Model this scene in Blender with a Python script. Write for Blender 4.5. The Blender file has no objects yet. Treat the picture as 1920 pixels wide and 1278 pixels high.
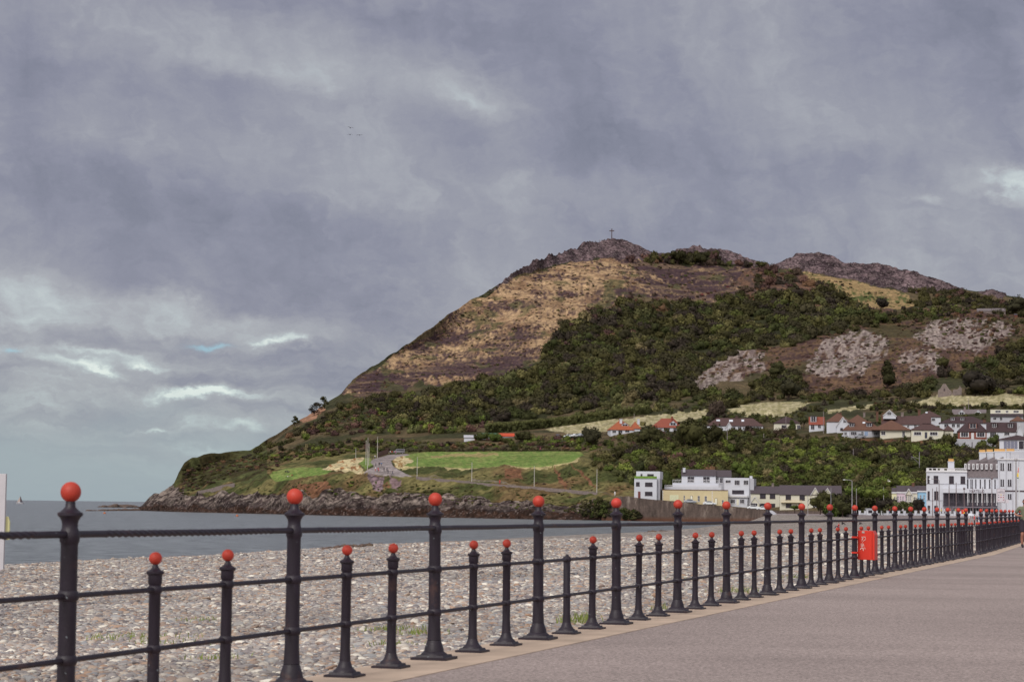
import bpy, bmesh, math, random
import numpy as np
from mathutils import Vector, Matrix
random.seed(7); RNG = np.random.default_rng(11)
SC = bpy.context.scene
COL = SC.collection
R = math.radians
# ---------------------------------------------------------------- camera model (photo pixels 1920 x 1278)
F = 4068.0; CH = 4.2; PROM = 2.88
ROLL = math.atan(0.0125); PITCH = math.atan(309.5*math.cos(ROLL)/F)
FW = np.array([0, math.cos(PITCH), math.sin(PITCH)])
U0 = np.array([0, -math.sin(PITCH), math.cos(PITCH)]); R0 = np.array([1.0, 0, 0])
RT = math.cos(ROLL)*R0 + math.sin(ROLL)*U0
UP = -math.sin(ROLL)*R0 + math.cos(ROLL)*U0
def ray(px, py):
    px = np.asarray(px, float); py = np.asarray(py, float)
    v = FW*F + (px-960)[..., None]*RT + (639-py)[..., None]*UP
    return v/v[..., 1:2]
def at(px, py, Y):
    v = ray(px, py)*np.asarray(Y, float)[..., None]
    v[..., 2] += CH
    return v
def gz(px, py, z=PROM):
    r = ray(px, py); Y = (z-CH)/r[..., 2]
    return at(px, py, Y)
def proj(P):
    P = np.asarray(P, float)-np.array([0, 0, CH])
    d = P@FW
    return 960+F*(P@RT)/d, 639-F*(P@UP)/d
def zfor(px, py, Y):
    return at(px, py, Y)[..., 2]
def lin(c):
    if isinstance(c, str):
        c = tuple(int(c[i:i+2], 16) for i in (0, 2, 4))
    return tuple(((v/255)/12.92 if v/255 <= .04045 else ((v/255+.055)/1.055)**2.4) for v in c)
# ---------------------------------------------------------------- noise
def _h(ix, iy, s):
    n = (ix.astype(np.int64)*374761393 + iy.astype(np.int64)*668265263 + s*1442695041) & 0xffffffff
    n = ((n ^ (n >> 13))*1274126177) & 0xffffffff
    n = (n ^ (n >> 16)) & 0xffffffff
    return n/4294967295.0
def vnoise(x, y, s=0):
    x = np.asarray(x, float); y = np.asarray(y, float)
    ix = np.floor(x); iy = np.floor(y); fx = x-ix; fy = y-iy
    fx = fx*fx*(3-2*fx); fy = fy*fy*(3-2*fy)
    ix = ix.astype(np.int64); iy = iy.astype(np.int64)
    a = _h(ix, iy, s); b = _h(ix+1, iy, s); c = _h(ix, iy+1, s); d = _h(ix+1, iy+1, s)
    return (a+(b-a)*fx)+((c+(d-c)*fx)-(a+(b-a)*fx))*fy
def fbm(x, y, o=5, s=0):
    t = 0; a = .5; n = 0
    for i in range(o):
        t = t+a*vnoise(x, y, s+i*17); n += a
        x, y = (x*1.6-y*1.2), (x*1.2+y*1.6); a *= .5
    return t/n
def ridged(x, y, o=5, s=0):
    t = 0; a = .5; n = 0
    for i in range(o):
        t = t+a*(1-np.abs(2*vnoise(x, y, s+i*17)-1)); n += a
        x, y = (x*1.6-y*1.2), (x*1.2+y*1.6); a *= .5
    return t/n
def sstep(x, a, b):
    t = np.clip((np.asarray(x, float)-a)/(b-a), 0, 1)
    return t*t*(3-2*t)
def inpoly(x, y, P):
    r = np.zeros(np.shape(x), bool); n = len(P)
    for i in range(n):
        x0, y0 = P[i]; x1, y1 = P[(i+1) % n]
        if y0 == y1: continue
        c = ((y0 > y) != (y1 > y)) & (x < (x1-x0)*(y-y0)/(y1-y0)+x0)
        r ^= c
    return r
# ---------------------------------------------------------------- materials
MATS = {}
def nodes(m):
    m.use_nodes = True; nt = m.node_tree
    return nt, nt.nodes, nt.links
def mat(name, col, rough=.7, metal=0, var=.12, scale=3.0, bump=.0, bscale=20, spec=.4, detail=6, attr=None, coat=0):
    """plain procedural surface: base colour broken up by noise, optional bump"""
    if name in MATS: return MATS[name]
    m = bpy.data.materials.new(name); nt, N, L = nodes(m)
    b = N['Principled BSDF']; b.inputs['Roughness'].default_value = rough; b.inputs['Metallic'].default_value = metal
    b.inputs['Specular IOR Level'].default_value = spec
    if coat: b.inputs['Coat Weight'].default_value = coat; b.inputs['Coat Roughness'].default_value = .15
    tc = N.new('ShaderNodeTexCoord')
    nz = N.new('ShaderNodeTexNoise'); nz.inputs['Scale'].default_value = scale; nz.inputs['Detail'].default_value = detail
    L.new(tc.outputs['Object'], nz.inputs['Vector'])
    mr = N.new('ShaderNodeMapRange'); mr.inputs[1].default_value = .25; mr.inputs[2].default_value = .75
    mr.inputs[3].default_value = 1-var; mr.inputs[4].default_value = 1+var
    L.new(nz.outputs['Fac'], mr.inputs[0])
    mx = N.new('ShaderNodeMix'); mx.data_type = 'RGBA'; mx.blend_type = 'MULTIPLY'; mx.inputs[0].default_value = 1
    if attr:
        at_ = N.new('ShaderNodeAttribute'); at_.attribute_name = attr; L.new(at_.outputs['Color'], mx.inputs[6])
    else:
        mx.inputs[6].default_value = (*col, 1)
    L.new(mr.outputs[0], mx.inputs[7]); L.new(mx.outputs[2], b.inputs['Base Color'])
    if bump:
        n2 = N.new('ShaderNodeTexNoise'); n2.inputs['Scale'].default_value = bscale; n2.inputs['Detail'].default_value = 5
        L.new(tc.outputs['Object'], n2.inputs['Vector'])
        bp = N.new('ShaderNodeBump'); bp.inputs['Strength'].default_value = bump; bp.inputs['Distance'].default_value = .02
        L.new(n2.outputs['Fac'], bp.inputs['Height']); L.new(bp.outputs[0], b.inputs['Normal'])
    MATS[name] = m
    return m
# ---------------------------------------------------------------- object helpers
def tag(o, label=None, cat=None, group=None, kind=None):
    if label: o['label'] = label
    if cat: o['category'] = cat
    if group: o['group'] = group
    if kind: o['kind'] = kind
    return o
def empty(name, loc=(0, 0, 0), rz=0.0, label=None, cat=None, group=None):
    o = bpy.data.objects.new(name, None); COL.objects.link(o)
    o.location = loc; o.rotation_euler = (0, 0, rz); o.empty_display_size = .2
    return tag(o, label, cat, group)
def link(name, me, parent=None, mats=()):
    o = bpy.data.objects.new(name, me); COL.objects.link(o)
    if parent: o.parent = parent
    for m in mats: me.materials.append(m)
    return o
class MB:
    def __init__(s): s.v = []; s.f = []; s.mi = []; s.cur = 0
    def add(s, vs, fs):
        n = len(s.v); s.v += [tuple(v) for v in vs]
        for f in fs: s.f.append(tuple(i+n for i in f)); s.mi.append(s.cur)
        return s
    def box(s, x0, x1, y0, y1, z0, z1, top=None):
        """top=(dx,dy) shrinks the upper face"""
        a, b = top or (0, 0)
        vs = [(x0, y0, z0), (x1, y0, z0), (x1, y1, z0), (x0, y1, z0), (x0+a, y0+b, z1), (x1-a, y0+b, z1), (x1-a, y1-b, z1), (x0+a, y1-b, z1)]
        return s.add(vs, [(0, 3, 2, 1), (4, 5, 6, 7), (0, 1, 5, 4), (1, 2, 6, 5), (2, 3, 7, 6), (3, 0, 4, 7)])
    def prism(s, pts, y0, y1, axis='y'):
        """2-D outline (a,b) extruded along an axis: 'y' -> (a,y,b); 'x' -> (x,a,b); 'z' -> (a,b,z)"""
        def P(p, t): return {'y': (p[0], t, p[1]), 'x': (t, p[0], p[1]), 'z': (p[0], p[1], t)}[axis]
        n = len(pts); vs = [P(p, y0) for p in pts]+[P(p, y1) for p in pts]
        fs = [tuple(range(n)), tuple(range(2*n-1, n-1, -1))]+[(i, i+n, (i+1) % n+n, (i+1) % n) for i in range(n)]
        return s.add(vs, fs)
    def lathe(s, prof, c=(0, 0, 0), seg=16, cap=True):
        n0 = []; vs = []
        for r, z in prof:
            for k in range(seg):
                a = 2*math.pi*k/seg; vs.append((c[0]+r*math.cos(a), c[1]+r*math.sin(a), c[2]+z))
        fs = []
        for i in range(len(prof)-1):
            for k in range(seg):
                k2 = (k+1) % seg; fs.append((i*seg+k, i*seg+k2, (i+1)*seg+k2, (i+1)*seg+k))
        if cap: fs.append(tuple(range(seg-1, -1, -1))); fs.append(tuple((len(prof)-1)*seg+k for k in range(seg)))
        return s.add(vs, fs)
    def tube(s, pts, rad, seg=8, cap=True):
        pts = [Vector([float(q) for q in p]) for p in pts]; rad = [float(q) for q in rad] if isinstance(rad, (list, tuple)) else float(rad); rad = rad if isinstance(rad, (list, tuple)) else [rad]*len(pts)
        vs = []; up = Vector((0, 0, 1))
        for i, p in enumerate(pts):
            d = (pts[min(i+1, len(pts)-1)]-pts[max(i-1, 0)]).normalized()
            a = d.cross(up)
            if a.length < 1e-3: a = d.cross(Vector((0, 1, 0)))
            a.normalize(); b = a.cross(d)
            for k in range(seg):
                t = 2*math.pi*k/seg; vs.append(p+rad[i]*(math.cos(t)*a+math.sin(t)*b))
        fs = [(i*seg+k, i*seg+(k+1) % seg, (i+1)*seg+(k+1) % seg, (i+1)*seg+k) for i in range(len(pts)-1) for k in range(seg)]
        if cap: fs += [tuple(range(seg-1, -1, -1)), tuple((len(pts)-1)*seg+k for k in range(seg))]
        return s.add(vs, fs)
    def ball(s, c, r, seg=12, rings=8, sc=(1, 1, 1)):
        pr = [(r*math.sin(math.pi*i/rings), -r*math.cos(math.pi*i/rings)) for i in range(rings+1)]
        vs = []; fs = []
        for rr, z in pr:
            for k in range(seg):
                a = 2*math.pi*k/seg; vs.append((c[0]+sc[0]*rr*math.cos(a), c[1]+sc[1]*rr*math.sin(a), c[2]+sc[2]*z))
        for i in range(rings):
            for k in range(seg):
                k2 = (k+1) % seg; fs.append((i*seg+k, i*seg+k2, (i+1)*seg+k2, (i+1)*seg+k))
        return s.add(vs, fs)
    def mesh(s, name, mats=(), smooth=False, bevel=0):
        me = bpy.data.meshes.new(name); me.from_pydata(s.v, [], s.f); me.validate(); 
        bm = bmesh.new(); bm.from_mesh(me); bmesh.ops.remove_doubles(bm, verts=bm.verts, dist=1e-5)
        bmesh.ops.recalc_face_normals(bm, faces=bm.faces)
        if bevel: bmesh.ops.bevel(bm, geom=[e for e in bm.edges if len(e.link_faces) == 2 and e.calc_face_angle(0) > .6], offset=bevel, segments=2, affect='EDGES', profile=.6, clamp_overlap=True)
        bm.to_mesh(me); bm.free()
        if any(s.mi) and len(me.polygons) == len(s.mi):
            me.polygons.foreach_set('material_index', s.mi)
        for m in mats: me.materials.append(m)
        if smooth:
            me.polygons.foreach_set('use_smooth', [True]*len(me.polygons))
            try: me.set_sharp_from_angle(angle=R(smooth if smooth is not True else 50))
            except Exception: pass
        return me
    def build(s, name, m, parent=None, smooth=False, bevel=0):
        me = s.mesh(name, m if isinstance(m, (list, tuple)) else [m], smooth, bevel)
        return link(name, me, parent)
def npmesh(name, V, T, cols=None, mats=(), smooth=True):
    """triangle or quad mesh straight from arrays"""
    V = np.asarray(V, np.float32); T = np.asarray(T, np.int32); k = T.shape[1]
    me = bpy.data.meshes.new(name); me.vertices.add(len(V)); me.vertices.foreach_set('co', V.ravel())
    me.loops.add(T.size); me.loops.foreach_set('vertex_index', T.ravel())
    me.polygons.add(len(T)); me.polygons.foreach_set('loop_start', np.arange(len(T), dtype=np.int32)*k)
    if smooth: me.polygons.foreach_set('use_smooth', np.ones(len(T), bool))
    me.update(calc_edges=True)
    for nm, c in (cols or {}).items():
        a = me.color_attributes.new(nm, 'FLOAT_COLOR', 'POINT')
        c = np.asarray(c, np.float32)
        if c.shape[1] == 3: c = np.concatenate([c, np.ones((len(c), 1), np.float32)], 1)
        a.data.foreach_set('color', c.ravel())
    for m in mats: me.materials.append(m)
    return me
def rgb(*a): return tuple(a)
# ================================================================= HILL (one sheet, real distances 0.6 - 1.8 km)
def poly(P):  # sorted (x, val..) -> interp funcs
    P = np.array(P, float); return P
CA = poly([(200,1060),(250,1040),(265,1010),(330,930),(600,800),(1000,715),(1190,697),(1300,699),(1400,697),(1440,688),(1520,668),(1600,648),(1740,610),(1920,580),(2400,540)])
def cy(P, x): P = np.array(P, float); return np.interp(x, P[:, 0], P[:, 1])
RIDGE = [(200,962),(240,958),(256,952),(265,948),(280,936),(300,929),(322,921),(330,905),(335,893),(345,876),(360,866),(385,859),(430,852),(470,845),(482,837),(520,815),(545,797),(575,783),(610,760),(640,740),(660,716),(680,699),(720,675),(750,655),(800,620),(840,590),(880,565),(930,538),(960,515),(1000,490),(1035,477),(1080,468),(1095,458),(1120,451),(1147,449.5),(1172,452),(1200,463),(1230,474),(1255,477),(1275,467),(1302,461),(1350,466),(1385,479),(1412,490),(1440,500),(1460,493),(1480,482),(1510,474),(1530,473.5),(1560,480),(1580,494),(1605,495),(1640,494.5),(1680,502),(1720,513),(1760,525),(1790,538),(1830,545),(1860,543),(1885,553),(1920,560),(2100,600),(2400,680)]
RY = [(200,1060),(265,1030),(300,1010),(340,1010),(400,1035),(480,1065),(560,1115),(640,1170),(700,1225),(800,1320),(900,1420),(1000,1520),(1147,1650),(1300,1700),(1500,1750),(1700,1700),(1920,1650),(2400,1600)]
# name, pixel height along x, distance along x
CURV = [
 ([(265,951),(300,944),(340,933),(400,930),(480,937),(560,934),(640,930),(700,938),(760,935),(850,945),(950,950),(1050,955),(1110,950),(1150,934),(1190,932),(1240,937),(1310,944),(1405,952),(1440,956),(1600,958),(1920,956),(2400,954)],
  [(200,14),(1100,14),(1180,5),(1440,4),(2400,6)]),
 ([(265,949),(300,940),(340,925),(400,915),(440,908),(500,905),(560,900),(620,888),(680,882),(720,888),(780,895),(860,902),(910,908),(1000,914),(1060,919),(1120,925),(1190,931),(1240,936.5),(1310,943.5),(1405,951),(1440,954),(1600,956.5),(1920,955),(2400,954)],
  [(200,34),(1100,34),(1190,15),(2400,16)]),
 ([(265,946),(300,935),(340,915),(400,899),(450,892),(500,886),(560,879),(625,876),(690,868),(735,871),(760,873),(900,878),(1010,874),(1065,867),(1090,862),(1140,885),(1190,912),(1240,928),(1300,930),(1400,934),(1500,942),(1600,946),(1680,950),(1920,950),(2400,950)],
  [(200,60),(700,62),(760,62),(1080,62),(1190,38),(1240,36),(2400,40)]),
 ([(265,943),(300,931),(340,903),(380,885),(420,875),(480,870),(560,862),(625,860),(700,853),(760,849),(900,845),(1000,846),(1090,845),(1140,850),(1190,850),(1300,838),(1400,830),(1500,824),(1600,822),(1720,823),(1800,824),(1920,828),(2400,830)],
  [(200,100),(600,120),(700,140),(760,150),(1090,150),(1140,110),(1200,100),(1400,120),(1600,130),(1920,150),(2400,160)]),
 ([(265,940),(300,929.5),(340,895),(380,872),(430,860),(480,852),(540,836),(600,828),(680,822),(760,821),(860,822),(960,820),(1060,819),(1140,812),(1200,804),(1300,800),(1400,795),(1500,790),(1600,785),(1700,780),(1800,777),(1920,772),(2400,770)],
  [(200,140),(600,170),(760,190),(1090,190),(1200,190),(1400,210),(1600,225),(1920,250),(2400,260)]),
 ([(480,848),(540,815),(600,800),(700,790),(800,790),(900,795),(960,797),(1030,797),(1100,788),(1200,772),(1300,764),(1370,761),(1500,750),(1600,752),(1700,747),(1800,738),(1920,736),(2400,730)],
  [(200,160),(600,230),(760,270),(1090,300),(1400,340),(1920,380),(2400,390)]),
 ([(500,838),(560,792),(640,747),(720,730),(850,715),(950,705),(1010,690),(1100,680),(1300,680),(1400,665),(1500,660),(1600,650),(1800,650),(1920,650),(2400,660)],
  [(200,170),(600,330),(760,430),(1090,490),(1400,560),(1920,620),(2400,640)]),
 ([(640,741),(700,690),(800,640),(900,590),(1000,548),(1100,540),(1200,545),(1300,550),(1400,555),(1500,560),(1600,575),(1700,580),(1800,585),(1920,592),(2400,640)],
  [(200,180),(640,360),(760,540),(1000,720),(1400,860),(1920,880),(2400,900)]),
 ([(960,525),(1050,497),(1150,490),(1250,493),(1350,499),(1450,507),(1550,518),(1650,537),(1750,552),(1850,556),(1920,568),(2400,660)],
  [(200,190),(760,600),(960,790),(1400,1020),(1920,1020),(2400,1040)]),
]
NC = 1230
PX = np.concatenate([np.linspace(205, 1990, NC-60), np.linspace(1997, 2400, 60)])
YA = np.interp(PX, CA[:, 0], CA[:, 1])
yr = cy(RIDGE, PX); Yr = cy(RY, PX)
r0 = ray(PX, np.full(NC, 900.))
zA = np.where(PX < 1500, sstep(PX, 1380, 1470)*2.6, 2.6)
# pixel height of the waterline for a given z
def pix_y(px, Y, z):
    # vertical pixel of a point straight on column px (column taken at mid height)
    g = ray(px, np.full(np.shape(px), 900.0)); P = np.stack([g[..., 0]*Y, Y+0*px, z+0*px], -1)
    return proj(P)[1]
yA = pix_y(PX, YA, zA)
yk = [yA]; Yk = [YA]
for yc, dY in CURV:
    yk.append(cy(yc, PX)); Yk.append(YA+cy(dY, PX))
yk.append(yr); Yk.append(Yr)
yk = np.array(yk); Yk = np.array(Yk)
n = len(yk)
land = yr < yA-0.5
for k in range(n-2, 0, -1):
    yk[k] = np.where(land, np.maximum(yk[k], yk[k+1]+0.35), yk[k])
    Yk[k] = np.minimum(Yk[k], Yk[k+1]-2.5)
for k in range(1, n-1):
    yk[k] = np.where(land, np.minimum(yk[k], yk[k-1]-0.02*(1)), yk[k])
Yk[0] = np.minimum(Yk[0], Yk[1]-1.5)
segrows = [14, 26, 26, 34, 26, 26, 46, 60, 70, 48]
segrows = segrows[:n-1]
gy = []; gY = []
for k in range(n-1):
    m = segrows[k]
    for j in range(m):
        t = j/m; gy.append(yk[k]*(1-t)+yk[k+1]*t); gY.append(Yk[k]*(1-t)+Yk[k+1]*t)
gy.append(yk[-1]); gY.append(Yk[-1])
gy = np.array(gy).T; gY = np.array(gY).T            # [col,row]
# light smoothing of the breaks in slope along each column (keeps the ends)
for it in range(3):
    gy[:, 1:-1] = .25*gy[:, :-2]+.5*gy[:, 1:-1]+.25*gy[:, 2:]
PXg = np.repeat(PX[:, None], gy.shape[1], 1)
GP = at(PXg, gy, gY)
# columns out at sea drop below the water
sea_f = sstep(PX, 262, 246)
GP[..., 2] = GP[..., 2]*(1-sea_f[:, None])-3*sea_f[:, None]
X, Yw, Z = GP[..., 0], GP[..., 1], GP[..., 2]
rowi = np.arange(gy.shape[1])[None, :]+0*PXg
b1 = segrows[0]; 
# warped pixel coordinates used only to look up what grows where
wx = PXg+(fbm(PXg/38, gy/26, 4, 3)-.5)*46; wy = gy+(fbm(PXg/34, gy/24, 4, 9)-.5)*26
wx2 = PXg+(fbm(PXg/14, gy/10, 3, 31)-.5)*14; wy2 = gy+(fbm(PXg/14, gy/10, 3, 39)-.5)*8
def Z_(P, w=1):
    return inpoly(*( (wx, wy) if w == 1 else (wx2, wy2) if w == 2 else (PXg, gy)), P)
GOLD = [(640,745),(690,705),(760,650),(830,600),(900,555),(960,522),(1010,503),(1080,492),(1180,487),(1300,494),(1420,503),(1440,515),(1400,545),(1330,562),(1240,566),(1170,556),(1130,575),(1060,612),(1032,645),(1005,690),(950,710),(880,722),(800,722),(730,735),(680,750)]
ROCKTOP = [(920,548),(955,510),(1000,480),(1035,470),(1080,460),(1120,440),(1200,450),(1300,452),(1450,480),(1420,500),(1290,493),(1180,486),(1080,490),(1020,502),(965,522)]
ROCKR = [(1445,502),(1475,470),(1560,465),(1600,485),(1700,490),(1810,535),(1800,548),(1700,548),(1640,538),(1580,524),(1540,515)]
ROCKR2 = [(1835,550),(1860,535),(1890,548),(1880,560)]
GOLDR = [(1475,503),(1540,517),(1620,535),(1700,552),(1720,572),(1690,582),(1640,578),(1590,560),(1540,540)]
PALE = [[(1284,718),(1330,686),(1385,656),(1436,664),(1430,690),(1388,712),(1320,730)],
        [(1490,686),(1535,636),(1590,612),(1650,626),(1660,662),(1620,680),(1640,705),(1560,710),(1510,698)],
        [(1700,640),(1760,600),(1830,593),(1900,600),(1895,630),(1850,660),(1775,655)],
        [(1678,668),(1722,653),(1765,662),(1752,694),(1700,690)]]
BROWN = [(1280,730),(1300,700),(1400,655),(1450,650),(1560,620),(1640,600),(1720,582),(1830,570),(1925,572),(1925,660),(1760,700),(1700,720),(1640,742),(1500,742),(1490,705),(1440,690),(1300,730)]
BROWN2 = [(1420,505),(1500,515),(1560,545),(1600,565),(1690,585),(1640,600),(1500,560),(1380,560),(1380,530)]
STRAW = [[(1020,804),(1080,794),(1180,784),(1300,772),(1330,769),(1325,783),(1200,800),(1080,812),(1030,810)],
         [(1362,766),(1420,755),(1500,751),(1522,757),(1480,776),(1420,784),(1380,775)],
         [(1540,768),(1600,760),(1640,757),(1642,763),(1560,772)],
         [(1688,756),(1760,741),(1860,738),(1930,740),(1930,760),(1800,760),(1700,760)]]
LAWN = [[(757,852),(800,847),(1085,845),(1094,852),(1072,866),(1010,875),(900,878),(770,874),(746,869)],
        [(503,895),(512,886),(535,878),(570,875),(628,878),(612,888),(560,898),(516,903)],
        [(668,864),(693,857),(702,870),(686,878)]]
PATHP = [(680,884),(702,874),(694,866),(700,860),(728,852),(762,850),(768,853),(745,856),(733,864),(738,873),(752,882),(775,894),(715,890)]
PATHQ = [(770,893),(900,905),(1060,919),(1190,931),(1190,932.5),(1060,920.5),(900,907),(770,895)]
PALEGR = [(620,872),(650,862),(690,855),(672,870),(684,882),(640,880),(600,880)]
PALEG2 = [(733,853),(760,856),(775,866),(752,873),(736,868)]
c = lin
base_a = np.array(c('3c3c29')); base_b = np.array(c('5b4f3c'))
n1 = fbm(X/34, Yw/34, 5, 5)[..., None]; n2 = fbm(X/7, Yw/9, 4, 6)[..., None]; n3 = fbm((PXg-gy*.6)/4.2, (gy+PXg*.15)/3.0, 5, 8)[..., None]
C = base_a*(1-sstep(n1, .4, .6))+base_b*sstep(n1, .4, .6)
C = C*(.75+.5*n2)
rock = np.zeros(PXg.shape)
def paint(mask, col, soft=None):
    global C
    col = np.asarray(col, float)
    if col.ndim == 1: col = col[None, None, :]
    C = np.where(mask[..., None], col, C)
def mix(a, b, t): return np.array(a)*(1-t)+np.array(b)*t
# the grassy bank under the lawns: olive grass with bracken and bare earth
bank = (rowi > b1) & (gy > 846) & (PXg < 1215)
nb = sstep(fbm(X/11, Yw/11+Z/5, 5, 15)[..., None], .38, .62)
bk = mix(c('424629'), c('6b6442'), nb); bk = mix(bk, c('6b4f3c'), .55*sstep(fbm(X/17, Yw/17, 4, 18)[..., None], .55, .72))
paint(bank, bk)
cliff = (PXg < 500) & (gy < 905) & (rowi > b1)
paint(cliff, mix(c('38331f'), c('4e5233'), sstep(n2*.5+n1*.5, .4, .6)))
goldn = sstep(n1*.5+n3*.5+(.08*np.clip((gy-600)/100, -1, 1)*(PXg < 1000))[..., None]+(.12*sstep(PXg, 1090, 1300)+.03*sstep(gy, 620, 690))[..., None], .38, .60)
paint(Z_(GOLD), mix(mix(c('ab8f71'), c('836851'), sstep(n2, .3, .7)), c('46363a'), goldn))
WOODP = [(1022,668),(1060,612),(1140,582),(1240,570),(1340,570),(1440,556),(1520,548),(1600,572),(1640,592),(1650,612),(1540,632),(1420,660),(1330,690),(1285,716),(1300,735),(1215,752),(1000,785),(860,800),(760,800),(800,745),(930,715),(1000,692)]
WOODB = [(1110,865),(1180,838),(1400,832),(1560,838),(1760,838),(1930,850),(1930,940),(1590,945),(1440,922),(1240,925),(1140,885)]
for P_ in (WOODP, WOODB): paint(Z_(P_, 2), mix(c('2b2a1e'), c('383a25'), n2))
streak = sstep(fbm(PXg/60, gy/3.0, 4, 77)[..., None], .52, .70)*Z_(GOLD)[..., None]
C = mix(C, c('b59a72'), .22*streak)
gsp = sstep(fbm(PXg/30, gy/14, 4, 21)[..., None], .62, .70)*Z_(GOLD)[..., None]
C = mix(C, c('4d4f30'), .6*gsp)
for P_ in (ROCKTOP, ROCKR, ROCKR2):
    mk = Z_(P_, 2); 
    paint(mk, mix(c('67575b'), c('41353a'), sstep(n2, .35, .65))); rock = np.maximum(rock, mk*.9)
gr = Z_(GOLDR, 2)
paint(gr, mix(mix(c('9f8664'), c('7d6a4a'), n2), c('4f5532'), sstep(n1*.6+n3*.4, .50, .62)))
paint(Z_(BROWN2) & ~gr & ~Z_(ROCKR, 2), mix(c('50403c'), c('6c5243'), sstep(n3*.5+n2*.5, .4, .62)))
brn = Z_(BROWN)
paint(brn, mix(mix(c('4b3937'), c('67513f'), sstep(n3*.5+n2*.5, .38, .62)), c('44402a'), sstep(n1, .48, .62)*.8))
for P_ in PALE:
    mk = Z_(P_, 1)*1.0
    for _ in range(9):
        mk[1:-1] = (mk[:-2]+2*mk[1:-1]+mk[2:])/4; mk[:, 1:-1] = (mk[:, :-2]+2*mk[:, 1:-1]+mk[:, 2:])/4
    ud = PXg*.82-gy*.57; vd = PXg*.57+gy*.82
    pr = sstep(ridged(ud/24, vd/8, 6, 50)*.60+.16*n3[..., 0]+.24*n2[..., 0]+.30*(mk-.85), .49, .64)*sstep(mk, .05, .5)
    C = mix(C, mix(c('6f6161'), c('a39692'), sstep(n3, .3, .7)), (pr*.8)[..., None])
    rock = np.maximum(rock, mk*.22*pr)
for P_ in STRAW: paint(Z_(P_, 2), mix(c('aea486'), c('8b8462'), sstep(n3, .3, .7)))
for P_ in LAWN: paint(Z_(P_, 0), mix(c('657b3f'), c('7c864e'), sstep(n3*.6+n1*.4, .42, .68)))
paint(Z_([(808,853),(860,851),(930,850),(935,854),(880,857),(812,856)], 2), c('94885e'))
paint(Z_([(750,869),(1010,873),(1085,858),(1090,862),(1015,878),(900,881),(755,876)], 2) & ~Z_(LAWN[0], 0), c('a99c74'))
paint(Z_(PALEGR, 2), mix(c('b9ab88'), c('8d6342'), sstep(n3, .52, .66)))
paint(Z_(PALEG2, 2), mix(c('b9ab88'), c('8d7048'), sstep(n3, .52, .66)))
paint(Z_(PATHP, 0), c('8b8283')); paint(Z_(PATHQ, 0), c('6f665a'))
# bare orange earth scars
for P_ in ([(945,886),(975,882),(978,898),(948,902)], [(1037,872),(1042,874),(1066,905),(1062,918),(1055,905)], [(1066,868),(1072,872),(1122,918),(1114,920)], [(590,905),(612,897),(622,915),(600,932),(570,930)], [(716,905),(730,900),(728,915)], [(1590,822),(1740,826),(1750,834),(1650,830)], [(560,915),(590,908),(585,925),(555,925)]):
    paint(Z_(P_, 2), mix(c('7d5a44'), c('5c4032'), n3))
paint(Z_([(560,788),(600,765),(612,772),(575,795)], 2), c('94705c'))
paint(Z_([(690,888),(722,890),(716,918),(700,912)], 2), c('6b5a60')); paint(Z_([(732,892),(752,896),(748,914),(734,912)], 2), c('786468'))
rock = np.maximum(rock, Z_([(690,888),(722,890),(716,918),(700,912)], 2)*.9)
# stone steps and wall at the point are separate; the shore rocks:
shore = (rowi <= b1+5*fbm(PXg/20, gy*0, 3, 60)*2) & (PXg < 1200) | (PXg < 345) & (gy > 915)
tide = Z < 1.2+1.2*n2[..., 0]
hs = np.clip(Z/9, 0, 1)[..., None]
paint(shore, mix(mix(c('2f2626'), c('463b3a'), sstep(n2, .3, .7)), c('7d716b'), sstep(ridged(X/5, Yw/3+Z/2, 4, 44)[..., None], .60, .74)*sstep(hs, .15, .5)))
paint(shore & tide, mix(c('292220'), c('453027'), n3))
rock = np.where(shore, .55, rock)
# ---- relief
hmask = np.clip((PXg-262)/30, 0, 1)*sstep(rowi, 0, 4)
disp = np.zeros_like(Z)
big = (fbm(X/70, Yw/70, 4, 70)-.5)*7*sstep(rowi, 120, 200)*(1-sstep(rowi, gy.shape[1]-60, gy.shape[1]-20))
mid = (fbm(X/16, Yw/16, 4, 71)-.5)*2.4*sstep(rowi, b1+20, b1+60)
house_flat = sstep(PXg, 1120, 1180)*sstep(gy, 770, 790)
lawnm = np.zeros_like(Z)
for P_ in LAWN+[PATHP]: lawnm = np.maximum(lawnm, Z_(P_, 0)*1.0)
for _ in range(6):
    lawnm[1:-1] = (lawnm[:-2]+2*lawnm[1:-1]+lawnm[2:])/4; lawnm[:, 1:-1] = (lawnm[:, :-2]+2*lawnm[:, 1:-1]+lawnm[:, 2:])/4
disp += (big+mid)*(1-np.clip(lawnm*1.6, 0, 1))*(1-house_flat)
rr = (ridged(X/9, Yw/9, 5, 72)-.55)*5.5*rock*(rowi > 150)
disp += rr
shf = (rowi <= b1+8)*(PXg < 1175)
st = ridged((X+Z*2.2)/19+fbm(X/30, Yw/30, 3, 79)*1.5, (Yw-Z*.6)/12, 5, 73)
disp += shf*((st-.5)*5.0)*np.clip(rowi/5., 0, 1)*sstep(b1+9-rowi, 0, 6)
bankd = sstep(rowi, b1, b1+6)*(1-sstep(rowi, b1+50, b1+62))*(PXg < 1180)
disp += bankd*((fbm(X/14, Yw/60, 4, 74)-.5)*5+(ridged(X/6, Yw/10, 4, 75)-.55)*1.6)*(1-np.clip(lawnm*1.6, 0, 1))
Z = Z+disp*hmask*(1-sea_f[:, None])
Yw2 = Yw+shf*hmask*(fbm(X/11, Z/3+Yw/20, 4, 76)-.5)*9
GPX, GPY = proj(np.stack([X, Yw2, Z], -1))
NR = gy.shape[1]
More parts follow.
